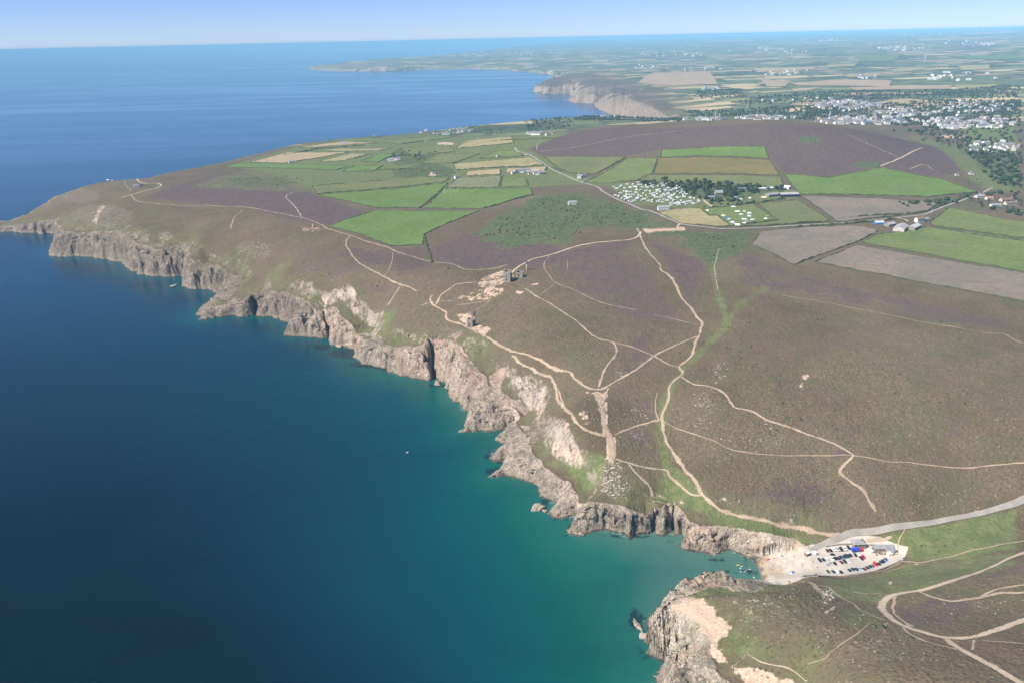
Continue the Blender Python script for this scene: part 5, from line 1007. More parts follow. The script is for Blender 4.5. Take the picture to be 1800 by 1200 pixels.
# ------------------------------------------------------------------ hedges along the field edges
def hedge(xy, label, group, wd=3.0, ht=1.7, mat=HEDGE, step=5.0, gap=0.12, seed=0):
    L = smooth_line(xy, step) if len(xy) > 2 and False else np.vstack([np.linspace(xy[i], xy[i + 1], max(2, int(np.hypot(*(xy[i + 1] - xy[i])) / step)), endpoint=False) for i in range(len(xy) - 1)] + [xy[-1:]])
    if len(L) < 3: return None
    L = L + np.stack([perlin(L[:, 0] / 14, L[:, 1] / 14, seed), perlin(L[:, 1] / 14, L[:, 0] / 14, seed + 3)], 1) * 1.0
    tg = np.gradient(L, axis=0); tg /= np.linalg.norm(tg, axis=1)[:, None] + 1e-9; nr = np.stack([-tg[:, 1], tg[:, 0]], 1)
    hs = ht * np.clip(0.85 + 0.9 * perlin(L[:, 0] / 11, L[:, 1] / 11, seed + 1) + RNG.uniform(-.2, .25, len(L)), 0.25, 2.0); ws = wd * np.clip(0.9 + 0.6 * perlin(L[:, 0] / 9, L[:, 1] / 9, seed + 2) + RNG.uniform(-.15, .15, len(L)), 0.4, 1.8)
    prof = [(-.5, -.5), (-.46, .6), (-.15, 1.0), (.2, .95), (.48, .55), (.5, -.5)]; m = len(L); V_ = np.zeros((m, 6, 3)); z = H(L[:, 0], L[:, 1])
    for c, (a, b) in enumerate(prof):
        V_[:, c, :2] = L + nr * (a * ws + RNG.uniform(-.25, .25, m))[:, None]; V_[:, c, 2] = z + b * hs * (1 + RNG.uniform(-.2, .2, m) * (b > 0))
    idx = np.arange(m * 6).reshape(m, 6); F = np.stack([idx[:-1, :-1], idx[:-1, 1:], idx[1:, 1:], idx[1:, :-1]], -1).reshape(-1, 4).tolist() + [idx[0].tolist(), idx[-1][::-1].tolist()]
    me = bpy.data.meshes.new("hedge"); me.from_pydata(V_.reshape(-1, 3).tolist(), [], F); me.update()
    bm = bmesh.new(); bm.from_mesh(me); bmesh.ops.recalc_face_normals(bm, faces=bm.faces); bm.to_mesh(me); bm.free()
    o = link("hedge", me, mat); tag(o, label, 'hedge', group); return o
for i, f in enumerate(FIELDS):
    if f['d'] == 'far': continue
    xy = f['xy']; xy = np.vstack([xy, xy[:1]])
    hedge(xy, 'dark uneven hedge enclosing the ' + f['d'], 'hedges round the fields', 2.2 if f['r'] < 1500 else 2.8, 1.2 if f['r'] < 1500 else 1.6, seed=i * 5, step=max(4, f['r'] / 260))
for i, (pts, lb) in enumerate([([(1400, 400), (1470, 395), (1540, 390), (1575, 385)], 'thick dark hedge along the lane below the upper ploughed field'), ([(1310, 398), (1380, 395), (1460, 390)], 'thick dark hedge along the lane below the tent field'), ([(1480, 384), (1572, 378), (1630, 372), (1665, 358), (1700, 347)], 'thick dark hedge on the far side of the curving lane'), 
                               ([(500, 273), (560, 262), (640, 256)], 'dark hedge between tan fields in the west'), ([(640, 300), (720, 297), (800, 305)], 'scrubby hedge above the long olive strip'), ([(745, 412), (752, 440), (760, 462)], 'scrubby green bank running down from the bright field corner'), ([(850, 250), (920, 246), (1000, 243)], 'dark hedge at the foot of the heather hill lane'), ([(690, 276), (770, 268)], 'dark hedge behind the quarry'),
                               ([(1324, 393), (1345, 391), (1369, 388)], 'short dark hedge at the end of the tent field'), ([(1246, 366), (1300, 362), (1325, 357), (1380, 350)], 'dark hedge with a wall between the farm yard and the tent field'), ([(1700, 352), (1740, 362), (1800, 376)], 'bushy hedge in front of the roadside cottages'), ([(1640, 400), (1700, 411), (1800, 424)], 'bushy hedge between two green fields right of the farm')]):
    hedge(PL(pts)[:, :2], lb, 'hedges round the fields', 4.0, 2.4, seed=400 + i * 3, step=4)

# ------------------------------------------------------------------ trees and scrub
protos = [tree_proto(1, LEAF, 8, 3.6), tree_proto(2, LEAF, 7, 3.3), tree_proto(3, LEAFD, 9, 3.5), tree_proto(4, LEAFD, 6.5, 3.4), tree_proto(5, LEAF, 10, 4.2)]
used_p = [False] * len(protos); n_tree = 0
def sample_in(poly, n, rr):
    P = np.array(poly, float); lo, hi = P.min(0), P.max(0); out = []
    while len(out) < n:
        x, y = rr.uniform(lo[0], hi[0]), rr.uniform(lo[1], hi[1])
        if in_poly(P, np.array([x]), np.array([y]))[0]: out.append((x, y))
    return out
def plant(px, py, label, group, sc, rr, kinds=(0, 1, 2, 3, 4)):
    global n_tree
    k = rr.choice(kinds); p = P1(px, py); s_ = sc * rr.uniform(0.7, 1.25); loc = (p[0], p[1], p[2] - 0.2)
    if not used_p[k]: o = protos[k]; used_p[k] = True; o.location = loc; o.rotation_euler = (0, 0, rr.uniform(0, 6.28)); o.scale = (s_, s_, s_ * rr.uniform(.8, 1.1))
    else: o = copy_tree(protos[k], loc, rr.uniform(0, 6.28), scale=(s_, s_, s_ * rr.uniform(.8, 1.1)))
    kd_ = ['broad mid green tree', 'small mid green tree', 'tall dark tree', 'low dark tree', 'big spreading tree'][k]; lab = kd_ + ' in the ' + label; tag(o, lab, 'tree', kd_ + ' in the ' + label); n_tree += 1
rr = random.Random(5)
for poly, n, lb, gp, sc, kd in [
    ([(1130, 321), (1210, 318), (1300, 324), (1378, 333), (1376, 338), (1300, 342), (1290, 350), (1225, 349), (1205, 340), (1180, 330), (1130, 326)], 95, 'tree belt behind the caravan site', 'trees in the belt behind the caravans', 1.05, (0, 2, 3, 4)),
    ([(1695, 264), (1795, 272), (1795, 334), (1760, 332), (1735, 308)], 70, 'wood at the right edge', 'trees in the wood at the right edge', 1.05, (2, 3, 4)),
    ([(1625, 238), (1690, 250), (1720, 262), (1690, 266), (1655, 256)], 28, 'copse right of the heather hill', 'trees right of the heather hill', 0.95, (0, 2, 3)),
    ([(1565, 357), (1640, 351), (1700, 346), (1672, 361), (1600, 365)], 22, 'thicket above the curving lane', 'trees in the thicket above the lane', 0.6, (0, 1, 3)),
    ([(1695, 340), (1795, 338), (1795, 366), (1745, 372), (1700, 362)], 20, 'gardens of the roadside cottages', 'trees among the roadside cottages', 0.75, (0, 1, 3)),
    ([(675, 280), (700, 265), (765, 268), (750, 284)], 22, 'scrubby copse round the quarry', 'trees round the quarry', 0.7, (0, 2, 3)),
    ([(728, 234), (800, 226), (890, 222), (885, 238), (800, 236), (740, 240)], 18, 'hamlet above the sea cliff', 'trees among the cliff cottages', 0.8, (0, 2, 3)),
    ([(1235, 352), (1262, 347), (1330, 352), (1325, 362), (1280, 364), (1240, 360)], 14, 'garden of the grey stone farmhouse', 'trees round the stone farmhouse', 0.85, (2, 3))]:
    for x, y in sample_in(poly, n, rr): plant(x, y, lb, gp, sc, rr, kd)
for j in range(len(protos)):
    if not used_p[j]: bpy.data.objects.remove(protos[j].children[0]); bpy.data.objects.remove(protos[j])

def bush_stuff(name, polys, dens, r0, r1, mat, sub=1, seed=3, sq=0.7, keep=None, lift=0.15, feather=1.0):
    """a mass of bushes nobody could count, scattered in regions of the place"""
    ts, fs = [], []
    for v in range(6):
        b = MB(); b.ico((0, 0, 0), 1, mat, sub, 0.5 if 'rock' in name or 'stone' in name else 0.28, seed * 10 + v, (1, 0.7, 0.8) if 'rock' in name else (1, 1, 1), False); b.bm.verts.ensure_lookup_table(); b.bm.verts.index_update()
        ts.append(np.array([w_.co[:] for w_ in b.bm.verts])); fs.append(np.array([[w_.index for w_ in q.verts] for q in b.bm.faces])); b.bm.free()
    rg = np.random.default_rng(seed); VV, FF, off = [], [], 0
    for poly, k in polys:
        P = WP(poly) if not isinstance(poly, np.ndarray) else poly; lo, hi = P.min(0), P.max(0); n = int(np.prod(hi - lo) * dens * k); n = min(n, 12000)
        x = rg.uniform(lo[0], hi[0], n); y = rg.uniform(lo[1], hi[1], n); m = in_poly(P, x, y); m &= fbm(x, y, 45, 3, seed) + rg.uniform(-.25, .25, n) + (np.clip(dist_line(P, x, y, True) / feather, 0, 1) - 1) * 0.6 > -0.10
        if keep is not None: m &= keep(x, y)
        x, y = x[m], y[m]; z = H(x, y)
        for a, b, c in zip(x, y, z):
            v = rg.integers(6); s_ = r0 + (r1 - r0) * rg.random() ** 1.6; th = rg.uniform(0, 6.28); T = ts[v]; ca_, sa_ = math.cos(th) * s_, math.sin(th) * s_
            VV.append(np.stack([T[:, 0] * ca_ - T[:, 1] * sa_ + a, T[:, 0] * sa_ + T[:, 1] * ca_ + b, T[:, 2] * s_ * sq + c + lift * s_], 1)); FF.append(fs[v] + off); off += len(T)
    if not VV: return
    V_ = np.vstack(VV).astype(np.float32); F = np.vstack(FF).astype(np.int32); me = bpy.data.meshes.new(name)
    me.vertices.add(len(V_)); me.vertices.foreach_set("co", V_.ravel()); me.loops.add(F.size); me.loops.foreach_set("vertex_index", F.ravel()); me.polygons.add(len(F)); me.polygons.foreach_set("loop_start", (np.arange(len(F)) * 3).astype(np.int32)); me.update(calc_edges=True)
    return link(name, me, mat, 'stuff')
off_path = lambda x, y: gs(PATH_CELLS.astype(np.float32), x, y) < 0.02
free_cells = np.zeros(HH.shape, np.float32)
for f in FIELDS: np.maximum(free_cells, poly_mask(f['xy'], XX, YY, 1.0), out=free_cells)
ok_cell = lambda x, y: off_path(x, y) & (gs(free_cells, x, y) < 0.4)
SCRUB = [([(940, 345), (1010, 336), (1110, 362), (1160, 382), (1192, 402), (1120, 402), (1040, 402), (1000, 430), (940, 432), (880, 440), (820, 412), (860, 386)], .8), ([(1195, 408), (1330, 404), (1320, 440), (1250, 470), (1215, 440)], .9), ([(690, 300), (760, 285), (800, 300), (790, 312), (692, 311)], 1.0), ([(670, 282), (700, 262), (770, 268), (760, 285), (700, 292)], .6),
         ([(966, 297), (985, 292), (1003, 297), (985, 302)], 1.6), ([(1240, 468), (1265, 470), (1290, 570), (1270, 585), (1250, 500)], .5), ([(1165, 660), (1200, 640), (1190, 690), (1172, 740), (1180, 800), (1160, 790), (1156, 730)], .35), ([(1060, 318), (1130, 324), (1110, 332), (1070, 330)], .8), ([(1110, 360), (1230, 366), (1150, 371)], .8),
         ([(1400, 240), (1440, 242), (1440, 252), (1402, 250)], .8), ([(1500, 286), (1550, 286), (1540, 295), (1505, 295)], .9), ([(1640, 300), (1700, 296), (1790, 335), (1730, 338), (1680, 322)], .7), ([(380, 312), (520, 306), (540, 322), (430, 336)], .28), ([(1590, 985), (1790, 955), (1790, 900), (1640, 930)], .10), ([(740, 412), (752, 412), (770, 470), (750, 470)], .6), ([(820, 470), (860, 455), (880, 470), (840, 480)], .2), ([(740, 460), (820, 470), (800, 490), (740, 480)], .35)]
bush_stuff("scrub", SCRUB, 0.016, 0.8, 3.0, GORSE, 1, 3, 0.6, ok_cell, 0.15, 45.0)
near_keep = lambda x, y: ok_cell(x, y) & (gs(DIN, x, y) > 3) & (gs(TCL, x, y) > 0.99) & (gs(DIN, x, y) < 1e9)
bush_stuff("gorse_clumps", [([(960, 470), (1180, 440), (1240, 600), (1180, 640), (1060, 660), (960, 620), (860, 560)], .6), ([(1270, 440), (1420, 480), (1790, 580), (1790, 880), (1540, 900), (1400, 905), (1210, 800), (1200, 660)], .8), ([(480, 430), (640, 440), (760, 520), (820, 580), (700, 600), (560, 520)], .6), ([(260, 350), (500, 385), (480, 440), (330, 400)], .5), ([(1300, 1040), (1540, 1060), (1640, 1130), (1760, 1199), (1400, 1199)], 1.0), ([(880, 640), (1040, 700), (1060, 800), (960, 800), (900, 720)], 1.0), ([(1600, 985), (1790, 940), (1790, 900), (1620, 935)], 1.5)], 0.010, 0.5, 1.9, GORSE, 1, 41, 0.55, lambda x, y: ok_cell(x, y) & (gs(DIN, x, y) > 5) & (fbm(x, y, 70, 4, 44) > 0.06), 0.0)
bush_stuff("heather_tufts", [([(1245, 690), (1300, 640), (1500, 640), (1790, 700), (1790, 850), (1540, 895), (1400, 900), (1290, 880), (1200, 760)], 1.0), ([(1290, 1060), (1420, 1030), (1520, 1070), (1640, 1130), (1760, 1199), (1330, 1199), (1290, 1120)], 1.3), ([(1600, 1060), (1790, 1050), (1790, 1090), (1700, 1110), (1610, 1090)], 1.3), ([(1600, 1030), (1790, 985), (1790, 1040), (1680, 1050)], 1.0), ([(900, 640), (1040, 690), (1050, 760), (1000, 790), (940, 740)], .8), ([(1080, 690), (1150, 660), (1150, 800), (1090, 800)], .8), ([(820, 500), (900, 520), (1060, 620), (1000, 650), (860, 580)], .5)], 0.055, 0.45, 1.1, HEATHB, 1, 9, 0.5, near_keep, 0.0)
bush_stuff("bleached_tussocks", [([(1245, 690), (1300, 640), (1500, 640), (1790, 700), (1790, 870), (1540, 900), (1400, 905), (1290, 880), (1200, 760)], 1.0), ([(1290, 1060), (1420, 1030), (1520, 1070), (1640, 1130), (1760, 1199), (1330, 1199), (1290, 1120)], 1.1), ([(1640, 1060), (1790, 1050), (1790, 1090), (1700, 1110)], 1.6), ([(1170, 1040), (1330, 1025), (1340, 1110), (1270, 1100)], 1.6), ([(900, 640), (1040, 690), (1050, 760), (1000, 790), (940, 740)], .5), ([(820, 500), (900, 520), (1060, 620), (1000, 650), (860, 580)], .8)], 0.018, 0.35, 0.8, STRAW, 1, 12, 0.5, near_keep, 0.0)
STONEP = MAT('pale_scree_stone', (0.44, 0.40, 0.34), 0.9, var=0.2)
bush_stuff("scree_stones", [([(1062, 808), (1088, 812), (1112, 862), (1084, 882), (1050, 860)], 3.0), (blob(1240, 710, 26, 34), 1.0), (blob(1330, 770, 75, 32), .7), (blob(1265, 655, 24, 20), .7), (blob(1235, 745, 18, 16), .7), (blob(1120, 745, 26, 36), .5), (blob(1456, 1050, 12, 15), 5.0), (blob(1290, 880, 36, 12), .8), (blob(1090, 660, 12, 14), .9), (blob(1030, 735, 16, 14), .6), (blob(560, 480, 50, 24), .12), (blob(650, 560, 30, 20), .2), (blob(840, 500, 50, 16), .3)], 0.03, 0.35, 1.0, STONEP, 1, 15, 0.6, lambda x, y: gs(DIN, x, y) > 1, 0.1)
shore_keep = lambda x, y: (gs(DF, x, y) > -7) & (gs(DF, x, y) < 9) & (gs(TCL, x, y) < 0.45)
bush_stuff("fallen_rocks", [([(700, 640), (800, 660), (860, 720), (930, 760), (900, 860), (780, 790), (740, 690)], 1.0), ([(850, 780), (960, 830), (1060, 900), (1000, 950), (880, 850)], 1.0), ([(1000, 890), (1200, 910), (1340, 970), (1320, 995), (1180, 985), (1000, 945)], 1.0), ([(1110, 1080), (1180, 1080), (1230, 1199), (1140, 1199)], 1.2), ([(340, 520), (480, 530), (640, 590), (760, 650), (740, 690), (600, 640), (500, 590), (340, 570)], .7), ([(90, 430), (250, 450), (330, 490), (400, 510), (390, 530), (220, 490), (90, 460)], .5)], 0.08, 0.5, 1.7, MAT('shore_rock', (.20, .165, .125), .95, var=.5, scale=.5), 1, 33, 0.55, shore_keep, 0.0)
# woods and scattered trees too far off to count
WOODS = [([(1128, 321), (1210, 318), (1300, 324), (1380, 334), (1374, 339), (1300, 342), (1290, 349), (1240, 351), (1212, 344), (1180, 331), (1130, 327)], 1.9), ([(1236, 356), (1262, 351), (1330, 356), (1320, 361), (1280, 363), (1240, 361)], 1.2), ([(1570, 357), (1640, 352), (1705, 346), (1680, 360), (1600, 365)], 2.2), ([(1700, 340), (1795, 336), (1795, 345), (1740, 345)], 1.5), ([(1740, 366), (1795, 372), (1795, 380), (1730, 372)], 1.2), ([(1690, 262), (1795, 272), (1795, 334), (1760, 332), (1730, 308)], 1.3), ([(1610, 246), (1700, 258), (1795, 292), (1795, 268), (1700, 240), (1640, 236)], .55), ([(1560, 231), (1640, 240), (1720, 236), (1640, 224)], .6), ([(1460, 168), (1620, 162), (1795, 150), (1795, 158), (1600, 172)], .5), ([(1005, 203), (1060, 199), (1140, 202), (1205, 209), (1195, 214), (1100, 212), (1010, 212)], 1.4), ([(1415, 188), (1478, 190), (1476, 201), (1418, 201)], 3.0), ([(1210, 196), (1430, 186), (1560, 182), (1700, 176), (1795, 180), (1795, 222), (1620, 226), (1440, 212), (1210, 206)], 1.1), ([(1300, 172), (1500, 160), (1790, 158), (1790, 172), (1500, 178), (1300, 184)], .55), ([(1600, 200), (1680, 190), (1680, 206), (1610, 212)], 1.2), ([(1720, 178), (1795, 176), (1795, 204), (1730, 204)], 1.3), ([(1220, 160), (1300, 156), (1310, 172), (1230, 174)], .6), ([(1660, 232), (1795, 222), (1795, 262), (1700, 258)], .5), ([(905, 212), (1000, 206), (1010, 224), (930, 232)], .4)]
bush_stuff("distant_woodland", WOODS, 0.0036, 2.6, 5.4, LEAFD, 1, 21, 0.95, lambda x, y: gs(DF, x, y) > 40, 0.6)

# ------------------------------------------------------------------ houses
def house_proto(L, W, h, rh, wall, roof, chim=2, porch=False, name="house", wins=True):
    root = bpy.data.objects.new(name, None); COL.objects.link(root)
    b = MB(); b.house_body(L, W, h, rh, wall); b.build("wall", root)
    r = MB(); r.gable(L, W, h, rh, roof, 0.35); ro = r.build("roof", root)
    for j in range(chim):
        c = MB(); c.box(((L / 2 - 0.5) * (1 if j == 0 else -1), 0, h + rh + 0.35), (0.7, 1.0, 1.6), wall if wall is not WHITE else STONE); c.lathe([(.14, 0), (.12, .45)], BRICKM, 6, ((L / 2 - 0.5) * (1 if j == 0 else -1), 0, h + rh + 1.14)); c.build("chimney", ro)
    if wins:
        nx = max(2, int(L / 3))
        for s_ in (-1, 1):
            for i in range(nx):
                for z in ([1.5, 4.0] if h > 4.4 else [1.5]):
                    if s_ < 0 and i == nx // 2 and z < 2: continue
                    x = (i + .5) / nx * L - L / 2; w_ = MB(); w_.box((x, s_ * (W / 2 + .02), z), (1.1, .1, 1.2), GLASS); f_ = w_.build("window", root)
        d = MB(); d.box(((nx // 2 + .5) / nx * L - L / 2, -W / 2 - .03, 1.05), (1.0, .12, 2.1), WOOD); d.build("door", root)
    if porch:
        e = MB(); e.box((0, -W / 2 - 1.2, 1.0), (2.4, 2.4, 2.6), wall); e.build("porch", root)
    return root
def ghouse(L, W, h, rh, wall, roof):
    """a far house: walls, roof and chimneys"""
    root = bpy.data.objects.new("house", None); COL.objects.link(root)
    b = MB(); b.house_body(L, W, h, rh, wall); b.build("wall", root); r = MB(); r.gable(L, W, h, rh, roof, .4); r.box((L / 2 - .6, 0, h + rh + .3), (.8, 1.1, 1.5), STONE); r.build("roof", root); return root
GP = [ghouse(11, 7.5, 5, 2.8, WHITE, SLATE), ghouse(16, 8, 5, 3, WHITE, SLATE2), ghouse(9, 7, 3, 2.4, CREAM, SLATE), ghouse(24, 8, 5.2, 3, WHITE, SLATE), ghouse(13, 8, 3, 2.6, WHITE, BROWN), ghouse(14, 8, 5, 3, CREAM, SLATE2)]
gused = [False] * len(GP)
def place_house(px, py, rr, label, group, sc=1.0, kinds=(0, 1, 2, 3, 4, 5)):
    k = rr.choice(kinds); p = P1(px, py); s_ = sc * rr.uniform(.85, 1.2); rz = rr.choice([0.15, 0.15, -0.2, 1.5, 0.4]) + rr.uniform(-.25, .25)
    if not gused[k]: o = GP[k]; gused[k] = True; o.location = p; o.rotation_euler = (0, 0, rz); o.scale = (s_, s_, s_)
    else: o = copy_tree(GP[k], p, rz, scale=(s_, s_, s_))
    o['house_kind'] = k
    return tag(o, label, 'house', group)
HKIND = ['slate roofed white house', 'pale roofed white house', 'small cream cottage', 'long white terrace', 'brown roofed white bungalow', 'pale roofed cream house']
rr = random.Random(21)
for cx_, cy_, rx_, ry_, n, lb, gp, sc in [
    (1238, 210.5, 34, 2.2, 16, 'white house in the thin row behind the left end of the heather hill', "row behind the heather hill's left", 1.1), (1345, 208.5, 46, 3.0, 24, 'white house in the row behind the middle of the heather hill', "row behind the heather hill's middle", 1.1),
    (1490, 187, 62, 7, 44, 'white house in the upper estate of the far village', 'upper estate of the far village', 1.25), (1515, 214, 80, 6, 50, 'white or cream house along the main street of the far village', 'main street of the far village', 1.25), (1570, 202, 36, 6, 18, 'house near the middle of the far village', 'far village centre', 1.2),
    (1700, 219, 74, 9, 36, 'white house at the right end of the far village', "far village's right end", 1.2), (1720, 190, 66, 9, 22, 'white house among the trees above the far village', 'wooded slope above the far village', 1.15), (1745, 262, 42, 9, 10, 'white house on the green slope right of the heather hill', 'green slope right of the heather hill', 1.0),
    (1530, 137, 30, 3, 10, 'white farm house in the hazy farmland', 'hazy farmland hamlet', 1.6), (1222, 122, 52, 3, 14, 'pale house in the hazy settlement beyond the airfield', 'hazy settlement beyond the airfield', 1.6), (1248, 157, 16, 2, 8, 'small white cabin in the row below the airfield', 'cabin row below the airfield', 1.2),
    (805, 233, 68, 4.5, 18, 'white house in the hamlet above the sea cliff', 'hamlet above the sea cliff', 1.0), (952, 236, 22, 2.5, 7, 'white house at the foot of the hill lane', 'hill lane hamlet', 1.0), (932, 305, 32, 3, 11, 'grey roofed cottage in the hamlet beside the lane', 'hamlet beside the lane', .8), (1070, 206, 26, 2, 8, 'small white house below the dark line of trees', 'row below the dark trees', .9)]:
    for j in range(n):
        a = rr.uniform(0, 6.28); q = math.sqrt(rr.random()); ox_ = math.cos(a) * q; side = 'left' if ox_ < -.33 else ('right' if ox_ > .33 else 'middle')
        o = place_house(cx_ + ox_ * rx_, cy_ + math.sin(a) * q * ry_, rr, lb, gp, sc); kd_ = HKIND[o['house_kind']]; del o['house_kind']
        o['label'] = kd_ + ' at the ' + side + ' of the ' + gp; o['group'] = kd_ + ', ' + side + ' of the ' + gp
HOUSES_ALONE = []
for px, py, lb in [(512, 287, 'small white cottage beside the tan stubble field'), (606, 254, 'white house beside the narrow tan field near the sea'), (657, 240, 'long low white house on the sea skyline'), (749, 249, 'grey roofed farm house below the cliff hamlet'), (841, 244, 'white house alone below the hill lane'), (700, 281, 'white house beside the orange quarry'), (688, 284, 'low white building at the left of the quarry'), (762, 306, 'low stone building at the end of the lane'), (803, 314, 'small stone cottage at the corner of the pale striped field'), (876, 276, 'grey shed in the olive field'), (1025, 312, 'white cottage where the lane bends'), (1018, 313, 'second white cottage where the lane bends'),
                   (925, 272, 'white house on the hill lane above the hay field'), (1707, 307, 'white bungalow below the right hand wood'), (1682, 309, 'white cottage left of the white bungalow'), (1718, 252, 'big white house standing alone on the green slope')]:
    place_house(px, py, rr, lb, 'scattered houses', .95, (0, 1, 2)); HOUSES_ALONE.append(1)
for j in range(len(GP)):
    if not gused[j]:
        for c_ in list(GP[j].children): bpy.data.objects.remove(c_)
        bpy.data.objects.remove(GP[j])
# towns lost in the haze
def village_stuff():
    b = MB(); rg = random.Random(77)
    for cx_, cy_, rx_, ry_, n in [(1490, 188, 70, 8, 50), (1520, 213, 95, 7, 60), (1700, 216, 88, 12, 60), (1720, 190, 74, 12, 40), (1345, 207, 60, 4, 24), (1600, 198, 60, 8, 40), (1750, 258, 46, 12, 14), (1420, 178, 80, 5, 20)]:
        for j in range(n):
            a = rg.uniform(0, 6.28); q = math.sqrt(rg.random()); p = P1(cx_ + math.cos(a) * q * rx_, cy_ + math.sin(a) * q * ry_); rz = rg.choice([.15, .4, 1.4]) + rg.uniform(-.3, .3); L, W, h_ = rg.uniform(9, 20), rg.uniform(8, 10), rg.uniform(3.5, 6); c_, s_ = math.cos(rz), math.sin(rz)
            T = lambda x, y, z: (p[0] + x * c_ - y * s_, p[1] + x * s_ + y * c_, p[2] + z)
            a_, d_ = L / 2, W / 2; V_ = [T(-a_, -d_, -1), T(a_, -d_, -1), T(a_, d_, -1), T(-a_, d_, -1), T(-a_, -d_, h_), T(a_, -d_, h_), T(a_, d_, h_), T(-a_, d_, h_), T(-a_, 0, h_ + 3), T(a_, 0, h_ + 3)]
            b.add(V_, [(0, 1, 5, 4), (1, 2, 6, 9, 5), (2, 3, 7, 6), (3, 0, 4, 8, 7)], rg.choice([WHITE, WHITE, CREAM, STONE])); b.add(V_, [(4, 5, 9, 8), (6, 7, 8, 9)], rg.choice([SLATE, SLATE2, BROWN]))
    o = b.build("village_houses"); o['kind'] = 'stuff'
village_stuff()
def town_stuff(name, spots, seed):
    rg = random.Random(seed); b = MB()
    for cx_, cy_, rx_, ry_, n, s_ in spots:
        for j in range(n):
            a = rg.uniform(0, 6.28); q = math.sqrt(rg.random()); p = P1(cx_ + math.cos(a) * q * rx_, cy_ + math.sin(a) * q * ry_)
            if gs(DF, [p[0]], [p[1]])[0] < 30: continue
            w_ = s_ * rg.uniform(.6, 1.3); b.box((p[0], p[1], p[2] + s_ * .25), (w_, w_ * rg.uniform(.5, .8), s_ * .5 + 2), rg.choice([WHITE, WHITE, CREAM, SLATE2]), rg.uniform(-.5, .5))
    o = b.build(name); o['kind'] = 'stuff'
town_stuff("distant_town", [(810, 97, 66, 2.5, 60, 26), (940, 95, 40, 3, 30, 26), (1585, 86, 42, 4, 50, 30), (1460, 70, 60, 4, 30, 40), (1180, 96, 60, 5, 24, 30), (1350, 90, 80, 6, 26, 30), (1700, 78, 60, 6, 24, 34), (1690, 136, 70, 8, 24, 20), (1130, 118, 30, 4, 14, 20), (1380, 128, 60, 5, 18, 18), (1000, 78, 60, 4, 20, 40), (1280, 62, 70, 4, 20, 50), (1600, 60, 80, 4, 20, 50)], 8)

def special_house(px, py, rz, label, L, W, h, rh, wall, roof, chim=2, name="house", cat='house', **kw):
    o = house_proto(L, W, h, rh, wall, roof, chim, name=name, **kw); o.location = P1(px, py); o.rotation_euler = (0, 0, rz); return tag(o, label, cat)
GREYSH = MAT('sheet_roof', (0.36, 0.33, 0.31), 0.6, var=0.15); DARKSH = MAT('dark_barn_front', (0.03, 0.035, 0.06), 0.7); BLUE = MAT('blue_sheeting', (0.05, 0.20, 0.55), 0.6); PINKW = MAT('pale_barn_wall', (0.50, 0.44, 0.40), 0.8)
special_house(1006, 360, 0.1, 'white house standing alone in the green gorse', 15, 8, 4.5, 2.8, WHITE, SLATE2, 2)
special_house(1166, 369, 0.05, 'long white house with a tall end chimney beside the straw field', 20, 8, 4.8, 3, WHITE, SLATE2, 2)
special_house(1263, 344, 0.1, 'grey stone farmhouse with gables behind the dark round trees', 14, 9, 6, 4, STONE, SLATE2, 2)
special_house(1249, 349, -0.1, 'low stone outbuilding left of the grey farmhouse', 14, 7, 3, 2.4, STONE, SLATE, 0, "outbuilding", 'outbuilding')
special_house(1386, 345, 0.05, 'long grey barn with a dark open front beside the ploughed field', 34, 14, 4.5, 2.6, DARKSH, GREYSH, 0, "barn", 'barn', wins=False)
special_house(1358, 345, 0.35, 'grey roofed barn left of the dark fronted barn', 26, 12, 4, 2.5, STONE, SLATE2, 0, "barn", 'barn', wins=False)
special_house(1328, 335, 0.15, 'low grey shed beside the tree belt of the farm', 22, 9, 3, 2, STONE, GREYSH, 0, "shed", 'shed', wins=False)
special_house(1303, 335, 0.0, 'dark roofed shed at the left end of the farm yard', 20, 10, 3.4, 2, STONE, SLATE, 0, "shed", 'shed', wins=False)
special_house(1347, 333, 0.2, 'pale long glasshouse behind the farm yard', 26, 7, 2.4, 1.8, MAT('milky_sheet', (0.55, 0.58, 0.60), 0.4), MAT('milky_sheet', (0.55, 0.58, 0.60)), 0, "glasshouse", 'glasshouse', wins=False)
special_house(1382, 331, -0.9, 'big white shed alone at the corner of the broad green field', 18, 10, 3.2, 2, WHITE, WHITE, 0, "shed", 'shed', wins=False)
special_house(1583, 404, 0.95, 'large pink grey barn with a wide roof at the field farm', 30, 16, 5, 3.4, PINKW, GREYSH, 0, "barn", 'barn', wins=False)
special_house(1607, 402, 0.8, 'long barn with a pale roof at the right of the field farm', 26, 11, 4.2, 2.6, STONE, MAT('pale_sheet_roof', (0.48, 0.46, 0.44), 0.6), 0, "barn", 'barn', wins=False)
special_house(1564, 397, 0.5, 'small grey barn left of the large pink grey barn', 16, 10, 3.6, 2.4, STONE, GREYSH, 0, "barn", 'barn', wins=False)
special_house(1616, 390, 0.3, 'white farmhouse with a brown tiled roof behind the field farm', 14, 8, 5, 3, WHITE, BROWN, 2)
special_house(1627, 388, 0.3, 'white annexe at the right end of the brown roofed farmhouse', 9, 6, 3.2, 2, WHITE, SLATE2, 1, "annexe", 'house')
special_house(1545, 394, 0.0, 'white shed with bright blue sheeting on its front', 13, 8, 3.6, 1.4, BLUE, WHITE, 0, "shed", 'shed', wins=False)
special_house(1722, 348, 0.15, 'white cottage with pale slate roof where the lane meets the houses', 16, 8, 3.4, 2.6, WHITE, SLATE2, 1)
special_house(1739, 351, 0.1, 'cottage with an orange brown roof beside the lane', 13, 8, 3.2, 2.6, WHITE, MAT('orange_tiles', (0.38, 0.18, 0.11), var=0.2), 1)
